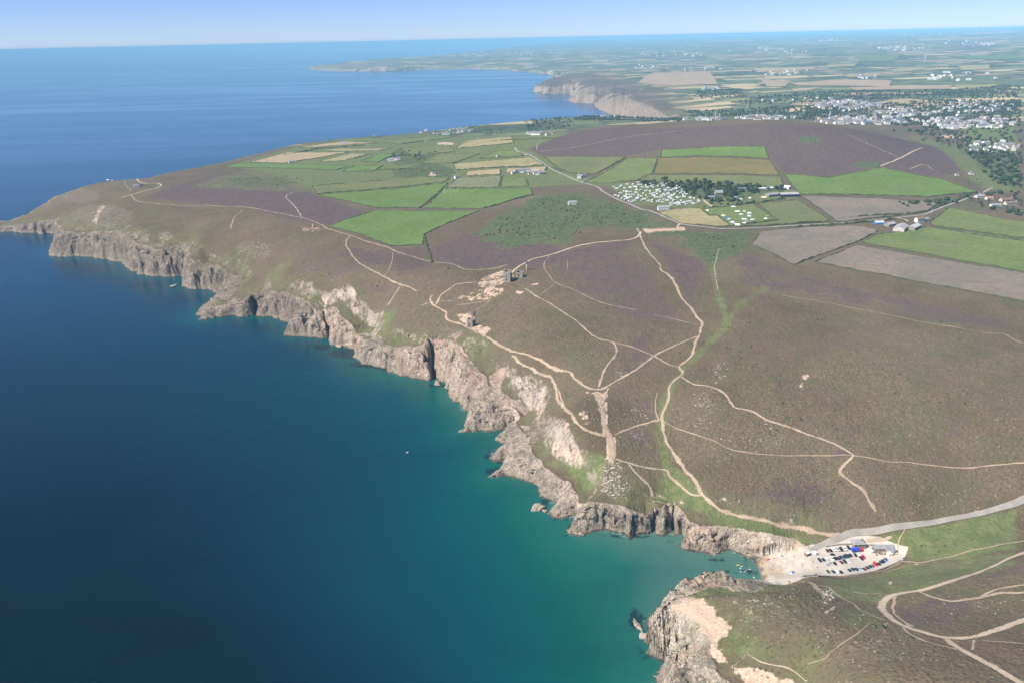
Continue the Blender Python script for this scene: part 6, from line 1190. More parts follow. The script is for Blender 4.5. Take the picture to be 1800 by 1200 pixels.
special_house(1750, 363, 0.05, 'long low white bungalow in front of the brown terraces', 18, 8, 2.8, 2.2, WHITE, SLATE2, 1)
special_house(1768, 354, 0.2, 'brown roofed terrace at the right edge, upper of two', 22, 8, 3.4, 2.6, CREAM, BROWN, 2)
special_house(1776, 360, 0.2, 'brown roofed terrace at the right edge, lower of two', 22, 8, 3.4, 2.6, CREAM, BROWN, 2)
special_house(240, 329, 0.2, 'white lookout cottages on the headland beside the loop track', 15, 8, 4, 2.6, WHITE, SLATE, 2)
special_house(247, 326, 1.2, 'smaller white cottage behind the headland lookout', 9, 6, 3, 2, WHITE, SLATE2, 1)
special_house(190, 318, 0.1, 'white watch hut on the skyline of the headland', 8, 5, 3, 1.2, WHITE, WHITE, 0, "hut", 'hut')
special_house(197, 318, 0.1, 'low pale wall hut right of the white watch hut', 6, 3, 1.6, .6, CREAM, CREAM, 0, "hut", 'hut', wins=False)

# ------------------------------------------------------------------ ruined engine houses and chimney stacks
def wall_open(mb, o, u, L, Ht, th, holes, mat, arch=True):
    """upright wall from o along unit vector u with real openings, holes = (x, z, w, h)"""
    xs_ = sorted({0, L, *[h[0] for h in holes], *[h[0] + h[2] for h in holes]}); zs_ = sorted({-2.0, Ht, *[h[1] for h in holes], *[h[1] + h[3] for h in holes]}); nx_, ny_ = -u[1], u[0]
    for i in range(len(xs_) - 1):
        for j in range(len(zs_) - 1):
            xm, zm = (xs_[i] + xs_[i + 1]) / 2, (zs_[j] + zs_[j + 1]) / 2
            if any(h[0] < xm < h[0] + h[2] and h[1] < zm < h[1] + h[3] for h in holes): continue
            a, b = xs_[i], xs_[i + 1]; V_ = []
            for z in (zs_[j], zs_[j + 1]):
                for x, t in ((a, 0), (b, 0), (b, th), (a, th)): V_.append((o[0] + u[0] * x + nx_ * t, o[1] + u[1] * x + ny_ * t, z))
            mb.add(V_, [(3, 2, 1, 0), (4, 5, 6, 7), (0, 1, 5, 4), (1, 2, 6, 5), (2, 3, 7, 6), (3, 0, 4, 7)], mat)
    for h in holes:
        if arch: mb.box((o[0] + u[0] * (h[0] + h[2] / 2) - nx_ * .03, o[1] + u[1] * (h[0] + h[2] / 2) - ny_ * .03, h[1] + h[3] + .15), (h[2] * 1.25, .2, .3), BRICKM, math.atan2(u[1], u[0]))
def engine_house(px, py, rz, label, L, W, Ht, gab, broken=0.0):
    root = thing("engine_house", label, 'ruin', P1(px, py), rz, None)
    a, b = L / 2, W / 2; t_ = 0.9
    def w(o, u, LL, hh, holes): m = MB(); wall_open(m, o, u, LL, hh, t_, holes, STONE); return m.build("wall", root)
    H1 = Ht
    w((-a, -b), (1, 0), L, H1 * (1 - broken), [(L * .3, 1.0, L * .22, 2.4), (L * .3, H1 * .42, L * .2, 2.0), (L * .62, H1 * .66, L * .16, 1.6)]); w((a, b), (-1, 0), L, H1, [(L * .36, 1.2, L * .22, 2.2), (L * .4, H1 * .5, L * .2, 2.0)])
    f = MB(); wall_open(f, (a, -b + t_ + .004), (0, 1), W - 2 * t_ - .008, H1 * .8, t_ + .3, [(W * .28, .6, W * .26, 3.6), (W * .3, H1 * .48, W * .22, 2.2)], STONE); f.build("bob_wall", root)
    g = MB(); wall_open(g, (-a + .002, b - t_ - .004), (0, -1), W - 2 * t_ - .008, H1, t_, [(W * .28, 1.0, W * .22, 2.4), (W * .28, H1 * .5, W * .22, 2.0)], STONE)
    hw = (W - 2 * t_) / 2; g.add([(-a, -hw, H1 + .003), (-a, hw, H1 + .003), (-a, hw * .1, H1 + gab), (-a + t_, -hw, H1 + .003), (-a + t_, hw, H1 + .003), (-a + t_, hw * .1, H1 + gab)], [(0, 2, 1), (3, 4, 5), (0, 3, 5, 2), (1, 2, 5, 4), (0, 1, 4, 3)], STONE); g.build("gable_wall", root)
    for j in range(5):
        c = MB(); c.box((-a + L * (j + .5) / 5, b - .45, H1 + .25), (L / 5 * .8, .8, .3 + .5 * ((j * 37) % 5) / 5), STONE); c.build("coping_stone", root)
    return root
def stack(px, py, label, Ht, r0, r1, lower=0.6):
    root = thing("chimney_stack", label, 'chimney', P1(px, py), 0.3)
    b = MB(); b.lathe([(r0, -1.5), (r0 * .98, 0), (r1 + (r0 - r1) * .35, Ht * lower)], STONE, 14); b.build("stone_shaft", root)
    t_ = MB(); t_.lathe([(r1 + (r0 - r1) * .28, Ht * lower + .003), (r1, Ht * .96), (r1 + .18, Ht * .965), (r1 + .16, Ht)], BRICKM, 14); t_.build("brick_top", root); return root
engine_house(827, 575, -0.25, 'roofless stone engine house with dark windows on the cliff slope beside the tall chimney', 7.2, 6.2, 11.0, 2.2)
stack(834.5, 571.5, 'tall round chimney at the corner of the cliff slope engine house', 19.5, 1.35, 0.85)
engine_house(893, 494, -0.35, 'tall ruined engine house with a broken gable, left of the upper two', 9.4, 7.4, 14.5, 2.6, 0.06)
engine_house(914, 487, -0.3, 'lower ruined engine house with a single gable, right of the upper two', 9.0, 6.4, 8.0, 2.6, 0.35)
stack(926, 474.5, 'slim round chimney standing behind the upper engine houses', 14.5, 1.3, 0.85)
stack(937, 350, 'small grey stack in the gorse below the cattle field', 9.0, 1.2, .9)
engine_house(1260, 207, 0.2, 'far brown engine house ruin left of the village', 12, 9, 18, 4); stack(1265, 206, 'far brown chimney beside the left engine house ruin', 22, 2.2, 1.5)
engine_house(1316, 190, 0.2, 'far brown engine house ruin above the village trees', 12, 9, 17, 4)
engine_house(1708, 191, 0.1, 'grey engine house ruin on the rise right of the village', 12, 9, 18, 4)
def church(px, py):
    root = thing("church", 'grey church with a pointed spire at the left of the village street', 'church', P1(px, py), 0.2)
    b = MB(); b.house_body(24, 10, 6, 4, STONE, 8); b.build("nave", root); r = MB(); r.gable(24, 10, 6, 4, SLATE, .3, 8); r.build("roof", root); t_ = MB(); t_.box((-7.5, 0, 7), (6.5, 6.5, 17), STONE); t_.build("tower", root); s_ = MB(); s_.lathe([(4.4, 15.52), (.15, 33)], SLATE2, 8, (-7.5, 0, 0), False); s_.build("spire", root)
church(1462, 211)
def manor(px, py):
    root = thing("manor", 'pale grey square building with corner turrets above the village centre', 'manor', P1(px, py), 0.1)
    b = MB(); b.box((0, 0, 5), (30, 16, 14), STONE); b.build("wall", root)
    for sx_ in (-1, 1):
        for sy_ in (-1, 1): t_ = MB(); t_.box((sx_ * 15, sy_ * 8, 8), (5, 5, 20), STONE); t_.build("turret", root)
manor(1545, 206)
def turbine(px, py, label, Ht):
    root = thing("wind_turbine", label, 'wind turbine', P1(px, py), 0.3, 'far wind turbines'); W_ = MAT('turbine_white', (0.8, 0.8, 0.8), 0.4)
    t_ = MB(); t_.lathe([(Ht * .025, 0), (Ht * .014, Ht)], W_, 10); t_.build("tower", root); n_ = MB(); n_.box((0, 0, Ht + Ht * .02), (Ht * .04, Ht * .1, Ht * .04), W_); n_.build("nacelle", root)
    for j in range(3):
        a = j * 2.0944 + .4; c, s_ = math.sin(a), math.cos(a); R_ = Ht * .55; b = MB(); w0, w1 = Ht * .022, Ht * .006; y = -Ht * .06; o = (0, y, Ht * 1.02)
        V_ = [(o[0] + c * r + s_ * w * e, o[1] + d, o[2] + s_ * r - c * w * e) for d in (0, -Ht * .008) for r, w in ((0, w0), (R_, w1)) for e in (-1, 1)]; b.add(V_, [(0, 1, 3, 2), (4, 6, 7, 5), (0, 2, 6, 4), (1, 5, 7, 3), (2, 3, 7, 6)], W_); b.build("blade", root)
turbine(1625, 114, 'single white wind turbine in the middle distance right', 70)
for px, py in [(1716, 62), (1724, 61), (1752, 60), (1762, 60), (1771, 59)]: turbine(px, py, 'tiny white wind turbine of the group on the right horizon', 130)
for px, py, lb in [(1603, 443, 'thin pole at the edge of the field with black cows'), (1700, 461, 'thin pole near the right end of the field with black cows'), (1068, 229, 'thin mast on the left shoulder of the heather hill')]:
    o = thing("utility_pole", lb, 'pole', P1(px, py)); b = MB(); b.lathe([(.2, -1), (.13, 9.5)], WOOD, 8); b.build("post", o); b = MB(); b.box((0, 0, 8.9), (1.8, .12, .14), WOOD); b.build("crossarm", o)
# ------------------------------------------------------------------ caravan site
CARB = MAT('caravan_white', (0.80, 0.80, 0.78), 0.4, 0.4, 0.03)
def caravan_proto():
    root = bpy.data.objects.new("caravan", None); COL.objects.link(root); L, W, Ht = 6.0, 2.3, 2.5
    pr = [(-L/2, .5), (-L/2 - .05, 1.2), (-L/2 + .25, 2.2), (-L/2 + .7, Ht), (L/2 - .7, Ht), (L/2 - .2, 2.1), (L/2 + .05, 1.3), (L/2, .5)]; n = len(pr); m = MB()
    V_ = [(x, s_ * W / 2, z) for s_ in (-1, 1) for x, z in pr]; m.add(V_, [tuple(range(n)), tuple(range(2 * n - 1, n - 1, -1))] + [(i, (i + 1) % n, n + (i + 1) % n, n + i) for i in range(n)], CARB); m.build("body", root)
    for x, y, dx, dy in [(-1.6, -W/2, 1.3, .06), (1.5, -W/2, 1.3, .06), (-1.4, W/2, 1.3, .06), (1.4, W/2, 1.2, .06), (-L/2 + .06, 0, .14, 1.6)]: w_ = MB(); w_.box((x, y, 1.65), (dx, dy, .62), GLASS); w_.build("window", root)
    d = MB(); d.box((0, -W/2 - .02, 1.35), (.7, .05, 1.6), MAT('caravan_grey', (0.5, .5, .5))); d.build("door", root)
    for s_ in (-1, 1): w_ = MB(); w_.box((0, s_ * (W/2 - .12), .33), (.66, .2, .66), TYRE); w_.build("wheel", root)
    h_ = MB(); h_.box((L/2 + .7, 0, .5), (1.4, .12, .1), METAL); h_.build("drawbar", root); return root
CAR0 = caravan_proto(); first = True
ZC_EXTRA = [(300, 200), (430, 190), (520, 180), (560, 135), (620, 215), (700, 135), (820, 120), (900, 185), (960, 160), (1120, 190), (1210, 215), (480, 350), (580, 395), (640, 340), (690, 320), (740, 370), (860, 410), (940, 340), (960, 410), (1060, 370), (1080, 310), (1120, 280), (1220, 290), (1240, 200), (1150, 350), (1230, 440), (1370, 420), (1470, 400), (1500, 430), (1370, 330), (900, 270), (990, 250), (620, 180), (505, 300)]
ZC = [(265, 175), (375, 150), (365, 180), (470, 135), (590, 170), (655, 105), (655, 140), (750, 100), (710, 178), (765, 150), (785, 180), (855, 165), (885, 150), (1025, 120), (1040, 155), (1100, 125), (1258, 160), (1275, 200), (1320, 185), (1350, 215), (1385, 200), (420, 240), (465, 250), (525, 250), (610, 265), (370, 275), (280, 305), (335, 325), (390, 355), (450, 375), (495, 400), (550, 415), (460, 295), (440, 325),
      (525, 335), (565, 300), (650, 305), (690, 230), (725, 275), (780, 240), (840, 245), (850, 285), (890, 310), (765, 305), (800, 340), (910, 340), (870, 380), (935, 255), (950, 225), (985, 210), (950, 285), (1010, 310), (1045, 290), (1010, 345), (1075, 220), (1090, 240), (1140, 240), (1170, 230), (1275, 250), (1320, 275), (1345, 250), (1355, 300), (1380, 260), (1405, 285), (1180, 310), (1130, 330), (1255, 340), (1300, 350), (1180, 365),
      (1215, 390), (1100, 390), (990, 385), (1030, 415), (1165, 430), (1160, 460), (810, 395), (620, 365), (710, 385), (1275, 420), (1320, 395), (1290, 460), (1320, 440), (1425, 405), (1410, 450), (1470, 345), (1530, 360), (1595, 385), (1620, 405), (1535, 445), (1600, 412)]
rr = random.Random(3)
for i, (zx, zy) in enumerate(ZC + ZC_EXTRA):
    px, py = 1050 + zx / 9, 310 + zy / 9 + .6; p = P1(px, py); rz = rr.choice([0.1, 0.2, 1.3, -.3]) + rr.uniform(-.3, .3); s_ = rr.uniform(.9, 1.2)
    lb = 'white caravan in the row along the lane edge of the site' if i in (26, 27, 28, 29, 30, 31) else ('white caravan pitched near the tree belt at the top of the site' if zy < 190 else ('white caravan among the crowded middle rows of the site' if zy < 360 else 'white caravan in the lowest rows of the site'))
    sd_ = 'left' if zx < 560 else ('right' if zx > 1150 else 'centre'); lb = lb + ', ' + sd_; gp = 'caravans ' + lb[14:]
    if first: o = CAR0; first = False; o.location = p; o.rotation_euler = (0, 0, rz)
    else: o = copy_tree(CAR0, p, rz, scale=(s_, s_, s_))
    tag(o, lb, 'caravan', gp)
# cars of the campers
CP = {k: car_proto(k) for k in ('hatch', 'estate', 'van')}; cused = {k: False for k in CP}
def place_car(px, py, rz, colour, label, group, kind='hatch', cat='car'):
    p = P1(px, py)
    if not cused[kind]:
        o = CP[kind]; cused[kind] = True; o.location = p; o.rotation_euler = (0, 0, rz)
        for c_ in o.children:
            for sl_ in c_.material_slots:
                if sl_.material is PAINT['black']: sl_.link = 'OBJECT'; sl_.material = PAINT[colour]
    else:
        o = copy_tree(CP[kind], p, rz)
        for c_ in o.children:
            if c_.name.split('.')[0] == 'body': c_.material_slots[0].link = 'OBJECT'; c_.material_slots[0].material = PAINT[colour]
    return tag(o, label, cat, group)
ZCAR = [(463, 235, 'maroon', 'first car of the back row, dark red, by the bank'), (512, 230, 'black', 'second car of the back row, black beside the dark red one'), (562, 220, 'white', 'white car third in the back row'), (625, 215, 'silver', 'silver car fourth in the back row'), (672, 212, 'black', 'black car between silver and white in the back row'), (725, 205, 'white', 'white car sixth in the back row'), (780, 188, 'black', 'black car at the right end of the back row'),
        (545, 295, 'black', 'black car parked sideways behind the back row'), (350, 380, 'navy', 'dark blue car at the beach end of the middle row'), (405, 370, 'black', 'black car second in the middle row beside the dark blue one'), (458, 355, 'white', 'white car third in the middle row'), (537, 362, 'white', 'white car beside a dark gap in the middle row'), (583, 355, 'black', 'black car in the middle row right of the white pair'), (625, 350, 'navy', 'dark blue car in the middle of the middle row'), (665, 335, 'black', 'black car jutting back from the middle row'),
        (712, 325, 'navy', 'dark blue car first of the four touching cars in the middle row'), (745, 318, 'teal', 'dark teal car second of the four touching cars'), (775, 310, 'navy', 'dark blue car third of the four touching cars'), (808, 300, 'teal', 'dark teal car last of the four touching cars'), (885, 300, 'black', 'black car below the blue lorry'), (943, 290, 'white', 'white car below the red lorry cab'),
        (460, 440, 'silver', 'silver car at the left of the short third row'), (512, 430, 'silver', 'silver blue car second in the short third row'), (578, 430, 'black', 'black car alone right of the silver pair'), (675, 410, 'maroon', 'dark red car in the third row'), (728, 400, 'black', 'black car beside the dark red one in the third row'), (782, 398, 'white', 'white car at the right of the third row'), (978, 355, 'purple', 'dark purple car standing below the lorry'), (1008, 330, 'red', 'red car tucked behind the dark purple one'),
        (1130, 235, 'white', 'white car near the picnic tables'), (1168, 228, 'navy', 'dark blue car near the picnic tables'), (478, 558, 'green', 'grey green car first in the front row'), (555, 555, 'teal', 'dark teal car second in the front row'), (613, 555, 'white', 'white car third in the front row'), (670, 560, 'black', 'black car fourth in the front row'), (800, 535, 'teal', 'dark teal car where the wall row begins'), (850, 520, 'navy', 'dark blue car second in the wall row'),
        (905, 520, 'navy', 'dark blue car third in the wall row'), (965, 515, 'silver', 'silver car in the wall row'), (1025, 515, 'maroon', 'dark red car in the wall row'), (1067, 495, 'black', 'black car right of the dark red one in the wall row'), (1110, 480, 'teal', 'dark teal car in the middle of the wall row'), (1150, 470, 'grey', 'grey car left of the red van in the wall row'), (1245, 440, 'black', 'black car right of the red van in the wall row'), (1275, 410, 'purple', 'dark purple car near the right end of the wall row'), (1310, 400, 'navy', 'dark blue car next to last in the wall row'), (1350, 375, 'blue', 'pale blue car at the right end of the wall row')]
HEAD = img_dir(1480, 985, 5.3, 5.8)
for i, (zx, zy, c, lb) in enumerate(ZCAR):
    rz = HEAD + rr.uniform(-.08, .08) + (math.pi if rr.random() < .4 else 0)
    if zx == 545: rz = 0.05
    place_car(1400 + zx / 8.571, 940 + zy / 8.571 + .5, rz, c, lb, 'cars in the beach car park', rr.choice(['hatch', 'hatch', 'estate']))
place_car(1400 + 1190 / 8.571, 940 + 452 / 8.571, HEAD, 'red', 'bright red van in the wall row of the car park', 'cars in the beach car park', 'van', 'van')
place_car(1432, 972, 1.9, 'white', 'white van parked at the entrance of the beach', 'cars in the beach car park', 'van', 'van')
for i, (zx, zy, c) in enumerate([(245, 240, 'silver'), (330, 235, 'black'), (660, 130, 'blue'), (790, 235, 'blue'), (645, 372, 'navy'), (960, 215, 'blue'), (1100, 250, 'silver'), (1290, 245, 'grey'), (1480, 350, 'silver'), (590, 305, 'silver'), (1200, 400, 'white'), (880, 345, 'navy')]):
    place_car(1050 + zx / 9, 310 + zy / 9 + .8, rr.uniform(0, 3), c, 'small car parked between the caravans', 'cars between the caravans', 'hatch')
for i, (zx, zy, c, lb) in enumerate([(80, 510, 'black', 'dark car on the bend at the corner of the straw field'), (700, 380, 'white', 'white car in the farm yard'), (1010, 355, 'silver', 'silver car beside the farm yard hedge'), (960, 300, 'silver', 'silver car by the farm sheds'), (1120, 660, 'white', 'pale trailer alone in the tent field')]):
    place_car(1230 + zx / 9.474, 310 + zy / 9.474 + .5, rr.uniform(0, 3), c, lb, 'cars round the farm', 'estate')
# tents
def tent(px, py, rz, L, W, Ht, mat, label, grp='tents in the tent field'):
    root = thing("tent", label, 'tent', P1(px, py), rz, grp); n = 7; m = MB(); V_ = []
    for x, k in ((-L/2, .82), (-L*.2, 1), (L*.2, 1), (L/2, .8)):
        for i in range(n): a = math.pi * i / (n - 1); V_.append((x, math.cos(a) * W / 2 * k, math.sin(a) ** .75 * Ht * k if 0 < i < n - 1 else -.1))
    F = [(a * n + i, a * n + i + 1, (a + 1) * n + i + 1, (a + 1) * n + i) for a in range(3) for i in range(n - 1)] + [tuple(range(n)), tuple(reversed(range(3 * n, 4 * n)))]; m.add(V_, F, mat); m.build("canopy", root)
    d = MB(); d.add([(L/2 + .03 - .0, -W*.14, .05), (L/2 + .03, W*.14, .05), (L/2 + .03, W*.1, Ht*.6), (L/2 + .03, -W*.1, Ht*.6)], [(0, 1, 2, 3)], MAT('tent_door', (0.15, .17, .2))); d.build("entrance", root); return root
TC = {n: MAT('canvas_' + n, c, .85) for n, c in dict(white=(.78, .77, .72), cream=(.70, .56, .36), blue=(.06, .14, .42), grey=(.30, .34, .38), green=(.20, .26, .16), pale=(.55, .62, .66)).items()}
for zx, zy, L, W, c, lb in [(395, 660, 7, 5, 'cream', 'cream tent at the edge of the straw field'), (440, 695, 6, 4, 'blue', 'blue tent next to the cream one'), (490, 720, 6, 4, 'pale', 'pale grey tent below the blue one'), (545, 770, 6, 4, 'white', 'small white tent in the lower corner'), (580, 795, 6, 4, 'grey', 'grey tent between two white ones in the lower corner'), (630, 808, 8, 5, 'white', 'wide white tent at the foot of the tent field'), (628, 590, 8, 5, 'white', 'tall white tent near the middle of the tent field'), (690, 640, 7, 4, 'pale', 'pale blue tent right of the tall white one'), (745, 590, 5, 4, 'cream', 'small cream tent at the top of the second column'),
                            (825, 615, 7, 5, 'white', 'white tent at the top right of the tent field'), (830, 640, 8, 5, 'grey', 'grey blue tent in front of the top right white one'), (825, 670, 6, 4, 'pale', 'pale tent below the grey blue one'), (740, 718, 8, 5, 'white', 'broad white tent in the second column'), (785, 762, 6, 4, 'grey', 'grey tent below the broad white one'), (738, 785, 5, 4, 'white', 'small white tent at the foot of the second column'), (878, 728, 7, 4, 'pale', 'pale grey tent by the hedge end'), (400, 510, 6, 4, 'white', 'white tent by the upper hedge, left of two'), (560, 512, 7, 4, 'white', 'white tent by the upper hedge, right of two'), (285, 512, 6, 4, 'pale', 'pale tent beside the drive'), (130, 575, 4, 4, 'white', 'round white tent on the corner of the straw field'), (1128, 665, 8, 4, 'green', 'pale green tent alone at the right'), (1098, 712, 5, 3, 'white', 'little white tent by the short hedge'), (575, 360, 9, 5, 'pale', 'light blue tent under the farm trees'), (840, 365, 5, 4, 'white', 'white tent on the farm lawn'), (670, 390, 10, 4, 'white', 'long white tent on the farm lawn'), (1070, 352, 9, 4, 'cream', 'cream tent on the farm lawn')]:
    tent(1230 + zx / 9.474, 310 + zy / 9.474 + .5, rr.uniform(-.5, .5), L, W, 2.3, TC[c], lb)

# ------------------------------------------------------------------ cattle
CB, CWh = MAT('black_hide', (.02, .018, .016), .8), MAT('white_hide', (.6, .57, .52), .8); cm = cow_mesh(); cm.materials.append(CB)
for i, (zx, zy) in enumerate([(48, 535), (98, 528), (135, 515), (165, 497), (185, 488), (190, 502), (218, 488), (220, 520), (258, 480), (655, 420), (788, 258)]):
    o = bpy.data.objects.new("cow", cm); COL.objects.link(o); o.location = P1(1520 + zx / 6.43, 340 + zy / 6.43); o.rotation_euler = (0, 0, rr.uniform(0, 6.28)); tag(o, 'black cow grazing near the corner below the field farm' if i < 9 else ('black cow alone right below the barns' if i == 9 else 'black cow alone in the upper green field'), 'cow', 'black cows near the field farm')
for i in range(18):
    o = bpy.data.objects.new("cow", cm); COL.objects.link(o); o.location = P1(778 + 30 * rr.random(), 336 + 4 * rr.random()); o.rotation_euler = (0, 0, rr.uniform(0, 6.28))
    pale = rr.random() < .6; o.material_slots[0].link = 'OBJECT'; o.material_slots[0].material = CWh if pale else CB; tag(o, ('pale' if pale else 'black') + ' cow in the tight herd on the cattle field', 'cow', ('pale' if pale else 'black') + ' cows of the tight herd')

# ------------------------------------------------------------------ the cove: buildings, lorry, wall, people
root = thing("cafe", 'stone cafe with a grey slate roof above the car park', 'cafe', P1(1508, 957), HEAD + 1.45); b = MB(); b.box((0, 0, .6), (10, 7.5, 4.4), STONE); b.build("wall", root); r = MB(); r.hip(10, 7.5, 2.84, 2.6, SLATE2); ro = r.build("roof", root); c = MB(); c.box((3, 0, 5.2), (.8, .9, 1.6), STONE); c.build("chimney", ro)
for x in (-3.2, 0, 3.2): w_ = MB(); w_.box((x, -3.78, 1.4), (1.2, .12, 1.1), GLASS); w_.build("window", root)
w_ = MB(); w_.box((1.6, -3.78, 1.05), (1.0, .14, 2.1), WOOD); w_.build("door", root)
special_house(1552, 964.5, 0.0, 'long low slate roofed block at the end of the car park', 15, 5.5, 2.6, 1.8, STONE, SLATE2, 0, "toilet_block", 'toilet block')
special_house(1564, 969, -0.95, 'short slate roofed wing turned across the end of the car park', 9, 5, 2.6, 1.8, STONE, SLATE, 0, "wing", 'outbuilding')
special_house(1567, 974, 0.1, 'cream stone store with a flat lean roof beside the car park exit', 6, 4, 2.4, 1.0, CREAM, CREAM, 0, "store", 'store', wins=False)
root = thing("lorry", 'blue box lorry with a red cab parked along the cafe', 'lorry', P1(1506.5, 968.5), 0.02); LBL = MAT('lorry_blue', (.03, .08, .50), .5, .4, .05); LRD = MAT('lorry_red', (.55, .02, .03), .4, .4, .05)
b = MB(); b.box((-1.5, 0, 2.15), (6.6, 2.45, 2.5), LBL); b.build("cargo_box", root); b = MB(); b.box((-.5, 0, .8), (8.6, 1.0, .3), METAL); b.build("chassis", root); b = MB(); b.box((3.1, 0, 1.75), (2.1, 2.4, 2.2), LRD, 0, .94); cb = b.build("cab", root); b = MB(); b.box((4.12, 0, 2.15), (.1, 2.0, .8), GLASS); b.build("windscreen", cb)
for x in (-3.3, -2.1, 3.0):
    for s_ in (-1, 1): w_ = MB(); w_.lathe([(.45, -.13), (.45, .13)], TYRE, 12); o = w_.build("wheel", root, (x, s_ * 1.05, .45)); o.rotation_euler = (math.pi / 2, 0, 0)
for s_ in (-1, 1): q = MB(); q.box((4.16, s_ * .85, 1.05), (.08, .4, .22), LAMP); q.build("headlight", root)
for i, (px, py) in enumerate([(1545.5, 972.5), (1549.5, 973.5), (1555, 973.5), (1559, 970.5), (1541, 975), (1547, 969.5)]):
    root = thing("picnic_table", 'brown picnic table outside the slate roofed block', 'picnic table', P1(px, py), .4 * i, 'picnic tables at the end of the car park'); t_ = MB(); t_.box((0, 0, .75), (2.0, .8, .06), WOOD); t_.build("tabletop", root)
    for s_ in (-1, 1): q = MB(); q.box((0, s_ * .72, .45), (2.0, .28, .05), WOOD); q.build("bench", root); q = MB(); q.box((s_ * .7, 0, .36), (.08, 1.5, .72), WOOD, 0, .7); q.build("leg", root)
root = thing("lifeguard_hut", 'white topped beach hut with orange flags at the head of the beach', 'hut', P1(1418.5, 975.5), .5); b = MB(); b.box((0, 0, 1.4), (3.2, 2.6, 2.8), WOOD); b.build("wall", root); r = MB(); r.gable(3.2, 2.6, 2.803, .8, WHITE, .3); r.build("roof", root); w_ = MB(); w_.box((0, -1.32, 1.7), (1.6, .06, .9), GLASS); w_.build("window", root)
for s_ in (-1, 1): f = MB(); f.lathe([(.05, 0), (.04, 4.2)], METAL, 6, (s_ * 2.6, .5, 0)); f.box((s_ * 2.6 + .45, .5, 3.8), (.8, .04, .6), MAT('orange_flag', (.7, .22, .04))); f.build("flag", root)
# dry stone wall round the car park
def stone_wall(pts, label, ht=1.1, th=.7):
    L = smooth_line(PL(pts)[:, :2], 1.6); tg = np.gradient(L, axis=0); tg /= np.linalg.norm(tg, axis=1)[:, None]; m = MB(); z = H(L[:, 0], L[:, 1]); r_ = random.Random(4); n = len(L); V_ = []
    for i in range(n):
        nx_, ny_ = -tg[i, 1] * th / 2, tg[i, 0] * th / 2; h_ = ht + r_.uniform(-.12, .12)
        V_ += [(L[i, 0] - nx_, L[i, 1] - ny_, z[i] - .6), (L[i, 0] - nx_ * .8, L[i, 1] - ny_ * .8, z[i] + h_), (L[i, 0] + nx_ * .8, L[i, 1] + ny_ * .8, z[i] + h_), (L[i, 0] + nx_, L[i, 1] + ny_, z[i] - .6)]
    m.add(V_, [(4 * i + a, 4 * i + a + 1, 4 * i + a + 5, 4 * i + a + 4) for i in range(n - 1) for a in range(3)] + [(0, 3, 2, 1), (4 * n - 4, 4 * n - 3, 4 * n - 2, 4 * n - 1)], STONE); return tag(m.build("stone_wall"), label, 'wall')
stone_wall([(1437, 1012.5), (1460, 1013.5), (1482, 1013), (1505, 1010.5), (1525, 1007.5), (1545, 1002), (1565, 994), (1583, 985)], 'curved stone wall along the seaward edge of the car park')
stone_wall([(1452, 961), (1478, 957), (1500, 956)], 'low stone wall behind the back row of cars'); stone_wall([(1512, 953), (1520, 957), (1540, 958.5)], 'low stone wall right of the cafe')
ROCKD = MAT('dark_boulder', (.11, .095, .08), .9, var=.35); ROCKP = MAT('pale_boulder', (.36, .31, .25), .9, var=.3)
def rock(px, py, r, label, mat, sq=(1, .7, .6), seed=0, group=None, z=None, name="rock"):
    b = MB(); b.ico((0, 0, 0), r, mat, 3 if r > 2.5 else 2, .3, seed, sq); p = P1(px, py) if z is None else np.append(U1(px, py, 0), z); o = b.build(name, None, p, seed * 1.3); return tag(o, label, 'rock', group)
for i in range(9): rock(1413 + i * 2.7, 1013.2 - i * .35, rr.uniform(.7, 1.3), 'dark boulder in the spiky row at the foot of the car park wall', ROCKD, (1, .8, .9), 50 + i, 'dark boulders below the wall')
SR = MAT('sea_rock', (.27, .225, .165), .95, var=.45, scale=.5)
for i, (px, py, r, lb, sq) in enumerate([(946, 893, 6.0, 'brown rock islet off the middle of the cliffs', (1.1, .8, .42)), (769, 674, 4.6, 'pale rock just off the pink scar', (1.2, .8, .6)), (787, 681, 4.2, 'pale pointed rock against the foot of the pink scar cliff', (.9, .8, .9)), (306, 503, 5.5, 'lone low rock in the blue bay below the headland', (1.3, .6, .4)), (597, 609, 4.5, 'rounded rock at the foot of the pink cliff', (1.2, .8, .6)), (1131, 1118, 3.0, 'pale rounded rock off the nearest headland', (1, .8, .8)), (1121, 1100, 4.2, 'long low rock left of the nearest headland', (1.7, .5, .35)), (1178, 1158, 2.4, 'white washed rock in the nearest gully', (1, .8, .5)), (1160, 1150, 2.0, 'small rock at the mouth of the nearest gully', (1, .9, .5)), (1012, 936, 4.5, 'low rock at the tip of the pointed grey spur', (1.5, .6, .4)), (868, 836, 4.5, 'dark rock at the tip of the slanting spur', (1.5, .6, .4)), (958, 898, 2.8, 'dark small rock between the islet and the cliff', (1, .8, .4)), (815, 757, 4.0, 'grey rock at the tip of the cream spur', (1.4, .6, .5)), (875, 772, 3.2, 'grey rock below the recessed cliff', (1, .8, .7)), (1140, 1127, 2.4, 'tan rock against the nearest headland', (1.2, .8, .6))]):
    rock(px, py, r, lb, SR if i not in (5, 7) else ROCKP, sq, 80 + i, None, .2, "sea_rock")
